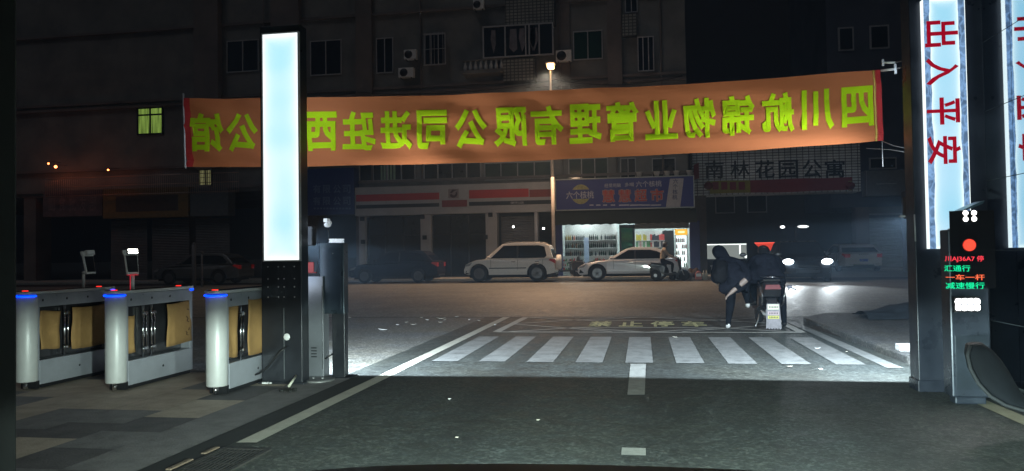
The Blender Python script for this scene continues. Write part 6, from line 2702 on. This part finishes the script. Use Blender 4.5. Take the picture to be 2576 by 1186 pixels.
mb.box(fx_(1667), fx_(1696), FY + 0.15, FY + 0.2, 0.16, fz(584))
tag(mb.build('storeroom_door', M_black), 'black storeroom doorway inside the shop between the packets and the fridge', 'door')
mb = MB()
mb.box(fx_(1470), fx_(1482), FY - .25, FY - .2, fz(664), fz(598))
tag(mb.build('poster', mat('poster_pale_blue', (0.45, 0.55, 0.75), .5)), 'narrow pale blue poster hanging before the bottle shelf', 'poster')
for x0_, x1_, lab in ((1418, 1462, 'left glass counter full of small goods in the shop window'), (1490, 1550, 'right glass counter full of small goods in the shop window')):
    u = empty('glass_counter', ((fx_(x0_) + fx_(x1_)) / 2, SYF + 1.2, 0.16), lab, 'counter')
    w_ = (fx_(x1_) - fx_(x0_)) / 2
    mb = MB()
    mb.box(-w_, w_, 0, .4, 0, .95)
    mb.build('counter_body', M_shelf, u, bevel=.01)
    mb = MB()
    for r_ in range(3):
        for k in range(14):
            x = -w_ + .08 + (2 * w_ - .16) * k / 13
            hh = rnd.uniform(.06, .16)
            mb.box(x - .04, x + .03, -.04, -.002, .2 + r_ * .24, .2 + r_ * .24 + hh, rnd.choice((0, 1, 2, 3)))
    o = mb.build('small_goods', [PM['dark'], PM['white'], PM['red'], PM['green']], u)
    o['kind'] = 'stuff'
# fridge
RY = SYF + 0.9
fa, fb = at(1699, 620, RY).x, at(1730, 620, RY).x
t3 = empty('drinks_fridge', ((fa + fb) / 2, RY, 0.16), 'glass fronted drinks fridge with a glowing yellow header at the shop entrance', 'fridge')
hw = (fb - fa) / 2
ztop = at(1714, 577, RY).z - .16
zh = at(1714, 592, RY).z - .16
mb = MB()
mb.box(-hw, -hw + .03, 0.0, 0.5, 0.0, ztop)
mb.box(hw - .03, hw, 0.0, 0.5, 0.0, ztop)
mb.box(-hw + .03, hw - .03, 0.46, 0.5, 0.0, ztop)
mb.box(-hw + .03, hw - .03, 0.0, 0.459, 0.0, 0.25)
mb.box(-hw + .03, hw - .03, 0.0, 0.459, zh, ztop)
mb.build('cabinet', M_white, t3)
mb = MB()
mb.box(-hw, hw, -0.03, -0.002, zh + .01, ztop)
hd_ = mb.build('header', emit('fridge_header_yellow', (1.0, 0.50, 0.02), 1.1), t3, bevel=0.01)
mb = MB()
mb.box(-hw * .55, hw * .55, -0.034, -0.0305, zh + .10, ztop - .09)
mb.build('header_marks', emit('fridge_header_pale', (1.0, 0.85, 0.45), 1.2), hd_)
mb = MB()
mb.box(-hw + .04, hw - .04, 0.43, 0.45, 0.3, zh - .02)
mb.build('back_light', emit('fridge_light', (0.85, 1.0, 0.98), 1.6), t3)
for k in range(5):
    z = 0.30 + k * (zh - .35) / 5
    mb = MB()
    mb.box(-hw + .031, hw - .031, 0.05, 0.42, z, z + .015)
    mb.build('fridge_shelf', M_shelf, t3)
    for j in range(6):
        x = -hw + .08 + j * (2 * hw - .16) / 5
        o = protos[rnd.choice((0, 1, 4))].copy() if False else None
        mb = MB()
        mb.lathe([(0.035, 0.0), (0.035, 0.15), (0.014, 0.20), (0.014, 0.235)], (0, 0, 0), 'Z', 8)
        kc = rnd.choice(('white', 'green', 'yellow', 'red', 'pink'))
        if rnd.random() < .8:
            o = mb.build('drink_bottle', PM[kc])
            o.location = (t3.location.x + x, RY + .16, t3.location.z + z + .016)
            tag(o, '%s drink bottle, %s along on the %s shelf up inside the lit fridge' % (kc, ORD[j], ORD[k]), 'bottle', 'drinks on fridge shelf %s' % ('one', 'two', 'three', 'four', 'five')[k])

# goods and sacks on the footway by the blue pier
for i, (px, w_, h_, mm, lab, cat, nm) in enumerate(((1722, .62, .36, 'sack_grey', 'bulky grey sack on the pavement right of the passing scooter', 'sack', 'sack'),
                                                   (1702, .5, .42, 'sack_dark', 'dark sack on the pavement between the fridge and the grey sack', 'sack', 'sack'),
                                                   (1746, .4, .55, 'sack_brown', 'dark brown bundle against the foot of the blue pier', 'bundle', 'bundle'))):
    q = at(px, 690, 34.8)
    mb = MB()
    for k in range(7):
        mb.ball((rnd.uniform(-w_, w_) * .4, rnd.uniform(-.12, .12), h_ * rnd.uniform(.25, .6)), (w_ * .35, .22, h_ * rnd.uniform(.3, .5)), 12)
    o = mb.build(nm, mat(mm, {0: (0.10, 0.11, 0.12), 1: (0.02, 0.022, 0.025), 2: (0.035, 0.02, 0.02)}[i], 0.8, var=0.4, bump=0.5, bscale=9))
    o.location = (q.x, 35.2 + i * .2, 0.0)
    tag(o, lab, cat)
pz = None
for px, col, lab in ((1757, (0.40, 0.12, 0.10), 'red and white jerrican standing by the blue pier'), (1770, (0.42, 0.40, 0.34), 'cream plastic bottle, left of a pair right of the jerrican'), (1777, (0.36, 0.34, 0.30), 'cream plastic bottle, right of a pair right of the jerrican')):
    q = at(px, 690, 34.9)
    mb = MB()
    if px == 1757:
        mb.prism([(-.14, 0), (.14, 0), (.14, .30), (.06, .38), (-.02, .38), (-.14, .30)], lambda a_, b_, w: (a_, w, b_), -.09, .09)
        o = mb.build('jerrican', mat('jerrican_red', col, .5), None, bevel=.02)
        m2 = MB()
        m2.box(-.11, .11, -.093, -.0905, .14, .27)
        m2.build('label_patch', M_white, o)
    else:
        mb.lathe([(.06, 0), (.06, .26), (.025, .34), (.025, .40)], (0, 0, 0), 'Z', 12)
        o = mb.build('plastic_bottle', mat('bottle_cream', (0.42, 0.40, 0.34), .5))
    o.location = (q.x, 34.9, 0)
    tag(o, lab, 'container')

# ---- residential gate with tiled wall and characters
GY = 42.0
c0 = at(1960, 430, GY)
t = empty('entrance_gate', (c0.x, GY, 0), 'tiled entrance wall with six black characters over a dark passage', 'gate')


def gx(px, Y=GY):
    return at(px, 440, Y).x - c0.x


def gz(py, px=1960, Y=GY):
    return at(px, py, Y).z


M_gtile = brick('gate_tiles', (0.85, 0.87, 0.85), (0.72, 0.74, 0.72), (0.06, 0.06, 0.065), 0.30, 0.145, msize=0.12)
mb = MB()
mb.box(gx(1742), gx(2165), 0, 1.5, gz(487), gz(368))
mb.build('tiled_wall', M_gtile, t)
mb = MB()
mb.box(gx(1742), gx(1775), 0.02, 1.5, 0, gz(487) - .003)
mb.build('gate_pier', M_conw2, t)
mb = MB()
mb.box(gx(2290), gx(2330), 0.02, 1.5, 0, gz(487) - .003)
mb.build('gate_pier', M_conw2, t)
mb = MB()
mb.box(gx(1742), gx(2170), -0.3, 1.55, gz(368) + .003, gz(368) + .3)
mb.build('coping', M_conw2, t)
mb = MB()
for ch, px in zip('南林花园公寓', (1797, 1861, 1924, 1983, 2043, 2100)):
    q = at(px, 426 - (px - 1950) * 0.008, GY - .03)
    add_text(mb, ch, (q.x - c0.x, -0.03, q.z), 0.98, 0.95, bold=0.012)
mb.build('lettering', mat('black_characters', (0.02, 0.02, 0.022), 0.5), t)
mb = MB()
mb.prism([(gx(1745), gz(410)), (gx(1757), gz(405)), (gx(1757), gz(445)), (gx(1743), gz(448))], lambda u, v, w: (u, w, v), -0.4, -0.36)
fl_ = tag(mb.build('red_flag', mat('flag_red', (0.25, 0.02, 0.03), 0.8)), 'small dark red flag hanging between the supermarket sign and tiled gate', 'flag')
fl_.location = (c0.x, GY, 0)
# hanging red banner under the characters
t2 = empty('gate_banner', (c0.x, GY - .12, 0), 'narrow red banner with a yellow left part hanging under the gate characters', 'banner')
mb = MB()
n = 24
vs = []
for i in range(n + 1):
    u = i / n
    x = gx(1784) + (gx(2141) - gx(1784)) * u
    y = -0.04 * math.sin(u * 21)
    vs += [(x, y, gz(484) + .02 * math.sin(u * 9)), (x, y, gz(452) + .015 * math.sin(u * 13))]
mb.add(vs[:16], [(2 * i, 2 * i + 2, 2 * i + 3, 2 * i + 1) for i in range(7)], 0, True)
mb.build('yellow_cloth', mat('cloth_yellow', (0.35, 0.30, 0.04), 0.8), t2, fix=False)
mb = MB()
mb.add(vs[14:], [(2 * i, 2 * i + 2, 2 * i + 3, 2 * i + 1) for i in range(n - 7)], 0, True)
mb.build('red_cloth', mat('cloth_red', (0.26, 0.03, 0.03), 0.8), t2, fix=False)
mb = MB()
for i in range(4):
    q = at(1800 + i * 22, 468, GY - .2)
    mb.box(q.x - c0.x - .16, q.x - c0.x + .16, -.062, -.052, q.z - .2, q.z + .2)
mb.build('red_patches', MATS['cloth_red'], t2)
for px in (1782, 2138):
    q = at(px, 468, GY - .4)
    u = empty('red_lantern', (q.x, GY - .45, q.z), 'dark red round lantern at the %s end of the gate banner' % ('left' if px < 1800 else 'right'), 'lantern')
    mb = MB()
    mb.ball((0, 0, 0), (.24, .24, .2), 16)
    mb.build('lantern_body', mat('lantern_red', (0.18, 0.01, 0.01), 0.6), u)
    mb = MB()
    mb.cyl((0, 0, .19), (0, 0, .24), .09)
    mb.cyl((0, 0, -.24), (0, 0, -.19), .09)
    mb.build('cap', mat('lantern_gold', (0.4, 0.3, 0.1), 0.4, .5), u)
# passage behind: dim side walls, back wall
t2 = empty('passage_building', (c0.x, 58, 0), 'dark building at the end of the passage behind the gate', 'building')
mb = MB()
mb.box(-14, 30, 0, 8, 0, 9)
mb.build('wall', mat('dark_far_wall', (0.05, 0.055, 0.06), 0.9, var=0.4, scale=0.5), t2)
for px in (1800, 1880, 2060):
    x = at(px, 560, 58).x - c0.x
    mb = MB()
    mb.box(x, x + 1.4, -.06, -.002, 4.0, 5.4)
    w_ = mb.build('window', M_frame, t2)
    mb = MB()
    mb.box(x + .08, x + 1.32, -.07, -.061, 4.08, 5.32)
    mb.build('pane', M_pane, w_)
# lit white parapet panel and bracket-shaped strip inside the passage
QY = 44
t2 = empty('lit_wall_panel', at(1815, 652, QY), 'pale lit counter panel glowing in the dark passage left of the bending person', 'panel')
OQ = t2.location.copy()
mb = MB()
a, b = at(1759, 634, QY), at(1878, 634, QY)
z0, z1 = at(1815, 652, QY).z, at(1815, 617, QY).z
mb.box(a.x - OQ.x, b.x - OQ.x, 0, .1, 0, z1 - z0)
m, nt, out = new_mat('backlit_frosted')
em = nt.nodes.new('ShaderNodeEmission')
em.inputs['Color'].default_value = (0.78, 0.86, 0.80, 1)
em.inputs['Strength'].default_value = 0.28
nt.links.new(em.outputs[0], out.inputs['Surface'])
mb.build('frosted_panel', m, t2)
mb = MB()
mb.box(a.x - OQ.x, b.x - OQ.x, -.02, .1, z1 - z0 + .001, z1 - z0 + .06)
for y_ in (0,):
    x = at(1861, 634, QY).x - OQ.x
    mb.box(x - .03, x + .05, -.06, -.021, .25, z1 - z0)
    mb.box(x - .03, x + .35, -.06, -.021, z1 - z0 + .0, z1 - z0 + .06)
    mb.prism([(x - .03, .25), (x + .34, .02), (x + .38, .16), (x + .0, .33)], lambda u, v, w: (u, w, v), -.06, -.021)
mb.build('light_tube', emit('cool_tube', (0.9, 1.0, 0.95), 1.5), t2)
mb = MB()
mb.box(a.x - OQ.x, b.x - OQ.x, -.05, .1, -z0 + .02, -.002)
mb.build('plinth', M_black, t2)
mb = MB()
q0, q1 = at(1787, 670, QY - 1), at(1815, 670, QY - 1)
mb.box(q0.x, q1.x, QY - 1.05, QY - 1, q0.z - .03, q0.z + .05)
mb.box(q0.x + .05, q0.x + .09, QY - 1.05, QY - 1, 0, q0.z - .03)
mb.box(q1.x - .09, q1.x - .05, QY - 1.05, QY - 1, 0, q0.z - .03)
tag(mb.build('low_barrier', M_white), 'low white bar barrier on the ground below the lit panel', 'barrier')
# red lit wedge sign
q = at(1929, 620, 40.5)
t2 = empty('red_lamp_sign', (q.x, 40.5, 0.0), 'glowing red wedge shaped sign on a thin post behind the rider', 'sign')
mb = MB()
mb.prism([(-.58, .16), (.58, .16), (.22, -.22), (-.22, -.22)], lambda u, v, w: (u, w, q.z + v), -.05, .05)
mb.build('red_box', emit('red_neon', (0.75, 0.06, 0.03), 0.8, (.3, 0, 0)), t2)
mb = MB()
mb.box(-.59, .59, -.06, .05, q.z + .161, q.z + .19)
mb.build('red_tube', emit('red_tube_bright', (1.0, .12, .08), 1.6, (.3, 0, 0)), t2)
mb = MB()
mb.cyl((0, 0, 0), (0, 0, q.z - .23), .04)
mb.build('post', M_dark, t2)
# lamp on a stem in the passage
q = at(2000, 571, 41)
t2 = empty('passage_lamp', (q.x, 41, 0), 'T shaped lamp post with white heads above the oncoming car', 'lamp')
mb = MB()
mb.cyl((0, 0, 0), (0, 0, q.z + .05), .05)
mb.box(-.7, .6, -.03, .03, q.z - .03, q.z + .03)
mb.build('post', M_dark, t2)
for x, w_, s in ((at(1968, 571, 41).x - q.x, .12, 3.0), (.38, .28, 1.6)):
    mb = MB()
    mb.ball((x, -.06, q.z), (w_, .06, .07), 12)
    mb.build('lamp_head', emit('passage_lamp_%d' % int(s), (0.95, 1.0, 1.0), s), t2)

# ---- right hand block with box sign and roller shutter
RY2 = 50.0
c0 = at(2240, 450, RY2)
t = empty('corner_block', (c0.x, RY2, 0), 'dark block on the right with a roller shutter below a blank grey sign box', 'building')


def rx(px, py=450, Y=RY2):
    return at(px, py, Y).x - c0.x


def rz_(py, Y=RY2, px=2230):
    return at(px, py, Y).z


mb = MB()
mb.box(rx(2082, 100), rx(2700), 0.3, 12, rz_(520), 28)
mb.build('upper_wall', mat('blue_dark_wall', (0.07, 0.08, 0.11), 0.85, var=0.4, scale=0.5), t)
mb = MB()
mb.box(rx(2150), rx(2184), 0, 1, 0, rz_(520) - .003)
mb.build('shop_pier', M_conw2, t)
mb = MB()
mb.box(rx(2276), rx(2310), 0, 1, 0, rz_(520) - .003)
mb.box(rx(2184) + .002, rx(2276) - .002, 0.1, 1, rz_(539), rz_(520) - .003)
mb.build('shop_pier', M_conw2, t)
mb = MB()
mb.box(rx(2184), rx(2276), -0.06, 0.09, rz_(541), rz_(537))
mb.build('lintel', M_frame, t)
shutter(rx(2185), rx(2275), 0.12, rz_(541) - .01, 0.2, t, mat('shutter_pale_steel', (0.36, 0.38, 0.37), 0.4, 0.35, var=0.2), 0.16)
mb = MB()
mb.box(rx(2172), rx(2273), -0.7, 0.29, rz_(494), rz_(431))
sb_ = mb.build('sign_box', mat('sign_box_grey', (0.20, 0.21, 0.21), 0.6, var=0.2), t)
mb = MB()
mb.box(rx(2195), rx(2245), -0.71, -0.701, rz_(466), rz_(464))
mb.box(rx(2172) - .05, rx(2172), -0.72, 0.2, rz_(494), rz_(431))
mb.build('sign_trim', M_frame, sb_)
for px0, py0, px1, py1 in ((2120, 60, 2160, 120), (2200, 60, 2250, 120), (2190, 395, 2260, 425)):
    mb = MB()
    mb.box(rx(px0), rx(px1), 0.22, 0.298, rz_(py1), rz_(py0))
    w_ = mb.build('window', M_frame, t)
    mb = MB()
    mb.box(rx(px0) + .1, rx(px1) - .1, 0.19, 0.219, rz_(py1) + .1, rz_(py0) - .1)
    mb.build('pane', M_pane, w_)

# posts left, in front of the silver car
for px, h_, lab in ((488, 1.9, 'thick grey post in front of the silver car'), (508, 1.5, 'thin pale post beside the thick grey one before the silver car')):
    q = at(px, 700, 31.5)
    mb = MB()
    mb.cyl((0, 0, 0), (0, 0, h_), .09 if px < 500 else .05, .09 if px < 500 else .04, 14)
    mb.lathe([(.1 if px < 500 else .06, h_), (.07, h_ + .06), (0, h_ + .1)], (0, 0, 0), 'Z', 14)
    o = mb.build('bollard', mat('post_grey', (0.16, 0.16, 0.17), .6, var=.3))
    o.location = (q.x, 31.5, 0)
    tag(o, lab, 'post')

# ---- right of the lane beyond the gate: block of white stone, dark tarpaulin heap, rubble
mb = MB()
q = gr(2262, 893, 0.0)
mb.box(-.14, .14, -.08, .08, 0.0, .075)
o = mb.build('stone_block', mat('white_stone', (0.6, 0.6, 0.6), .7, var=.15, bump=.4), None, bevel=.008)
o.location = (2.98, 9.35, .09)
tag(o, 'single pale stone block on the pavement edge left of the right pillar', 'block')
mb = MB()
n = 16
vs = []
rr = random.Random(5)
for i in range(n + 1):
    for j in range(9):
        u, v = i / n, j / 8
        vs.append((u * 3.2, v * 1.1 + .15 * math.sin(u * 7), 0.09 + .20 * math.sin(PI * v) ** .6 * math.sin(PI * min(1, u * 1.1 + .06)) ** .5 * (1 + .3 * math.sin(u * 19 + v * 5)) + rr.uniform(0, .02) - .0))
mb.add(vs, [(i * 9 + j, (i + 1) * 9 + j, (i + 1) * 9 + j + 1, i * 9 + j + 1) for i in range(n) for j in range(8)], 0, True)
o = mb.build('tarpaulin', mat('dark_tarpaulin', (0.02, 0.025, 0.03), .5, var=.4, bump=.4, bscale=5), None, fix=False)
o.location = (3.6, 13.2, 0)
tag(o, 'crumpled dark tarpaulin heap on the raised pavement left of the right pillar', 'tarpaulin')
mb = MB()
vs = []
for i in range(n + 1):
    for j in range(5):
        u, v = i / n, j / 4
        vs.append((2.62 + u * .3 + v * .25, 12.9 - u * 3.2, 0.004 + .035 * math.sin(PI * v) * (1 + .5 * math.sin(i * 2.3))))
mb.add(vs, [(i * 5 + j, (i + 1) * 5 + j, (i + 1) * 5 + j + 1, i * 5 + j + 1) for i in range(n) for j in range(4)], 0, True)
tag(mb.build('mud_strip', M_dirt, fix=False), kind='structure')
# scraps of litter on the forecourt and beyond the crossing
M_leaf = mat('dry_leaf', (0.35, 0.33, 0.28), .8)
lit = [(965, 832), (1110, 803), (1118, 806), (1075, 806), (1022, 812), (1040, 818), (1000, 818), (1108, 812), (1205, 808), (1180, 805), (1060, 800), (1150, 798), (1130, 1005), (1353, 1058), (1150, 1102), (1245, 818), (880, 800), (1700, 850), (2055, 878), (2130, 886), (1985, 924), (2065, 930)]
names = ['scrap']
pos_words = {0: 'largest pale scrap of paper left of the diagonal white line'}
lf = sorted([q for q in lit[1:] if q[1] < 990 and q[0] < 1600])
rt = sorted([q for q in lit if q[1] < 990 and q[0] > 1600])
for i, (px, py) in enumerate(lit):
    q = gr(px, py, 0.006)
    s = .05 if i in (0, 1) else (.010 if py > 990 else rnd.uniform(.012, .026))
    mb = MB()
    k = 6
    pts = [(s * rnd.uniform(.6, 1.5) * math.cos(a) * 1.4, s * rnd.uniform(.6, 1.4) * math.sin(a)) for a in [2 * PI * j / k for j in range(k)]]
    mb.prism(pts, lambda u, v, w: (u, v, w + .3 * abs(u)), 0, .006)
    o = mb.build('litter_scrap', M_leaf if i % 3 else M_white)
    o.location = q
    if i == 0:
        tag(o, 'largest pale paper scrap left of the diagonal white line', 'litter')
    elif py > 990:
        tag(o, {1130: 'small dark speck of litter on the near asphalt, the leftmost there', 1353: 'pale flake of litter on the near asphalt by the centre', 1150: 'tiny scrap of litter nearest the viewer on the asphalt'}[px], 'litter')
    elif px > 1600:
        tag(o, 'tiny scrap of litter, %s from the left among those right of the crossing centre' % ORD[rt.index((px, py))], 'litter', 'litter right of the centre')
    else:
        tag(o, 'tiny pale scrap of litter, %s from the left on the forecourt beyond the diagonal line' % ORD[lf.index((px, py))], 'litter', 'litter left of the crossing')


# ================================================================== HAZE ADDED FOR WINDSCREEN GLARE
HAZE = 0.0036
if HAZE:
    m, nt, out = new_mat('glare_haze')
    pv = nt.nodes.new('ShaderNodeVolumePrincipled')
    pv.inputs['Color'].default_value = (0.50, 0.72, 1.0, 1)
    pv.inputs['Anisotropy'].default_value = 0.3
    pv.inputs['Density'].default_value = HAZE
    nt.links.new(pv.outputs[0], out.inputs['Volume'])
    mb = MB()
    mb.box(-130, 130, -12, 95, -1.03, 32)
    hz_o = mb.build('haze', m)
    hz_o['kind'] = 'stuff'
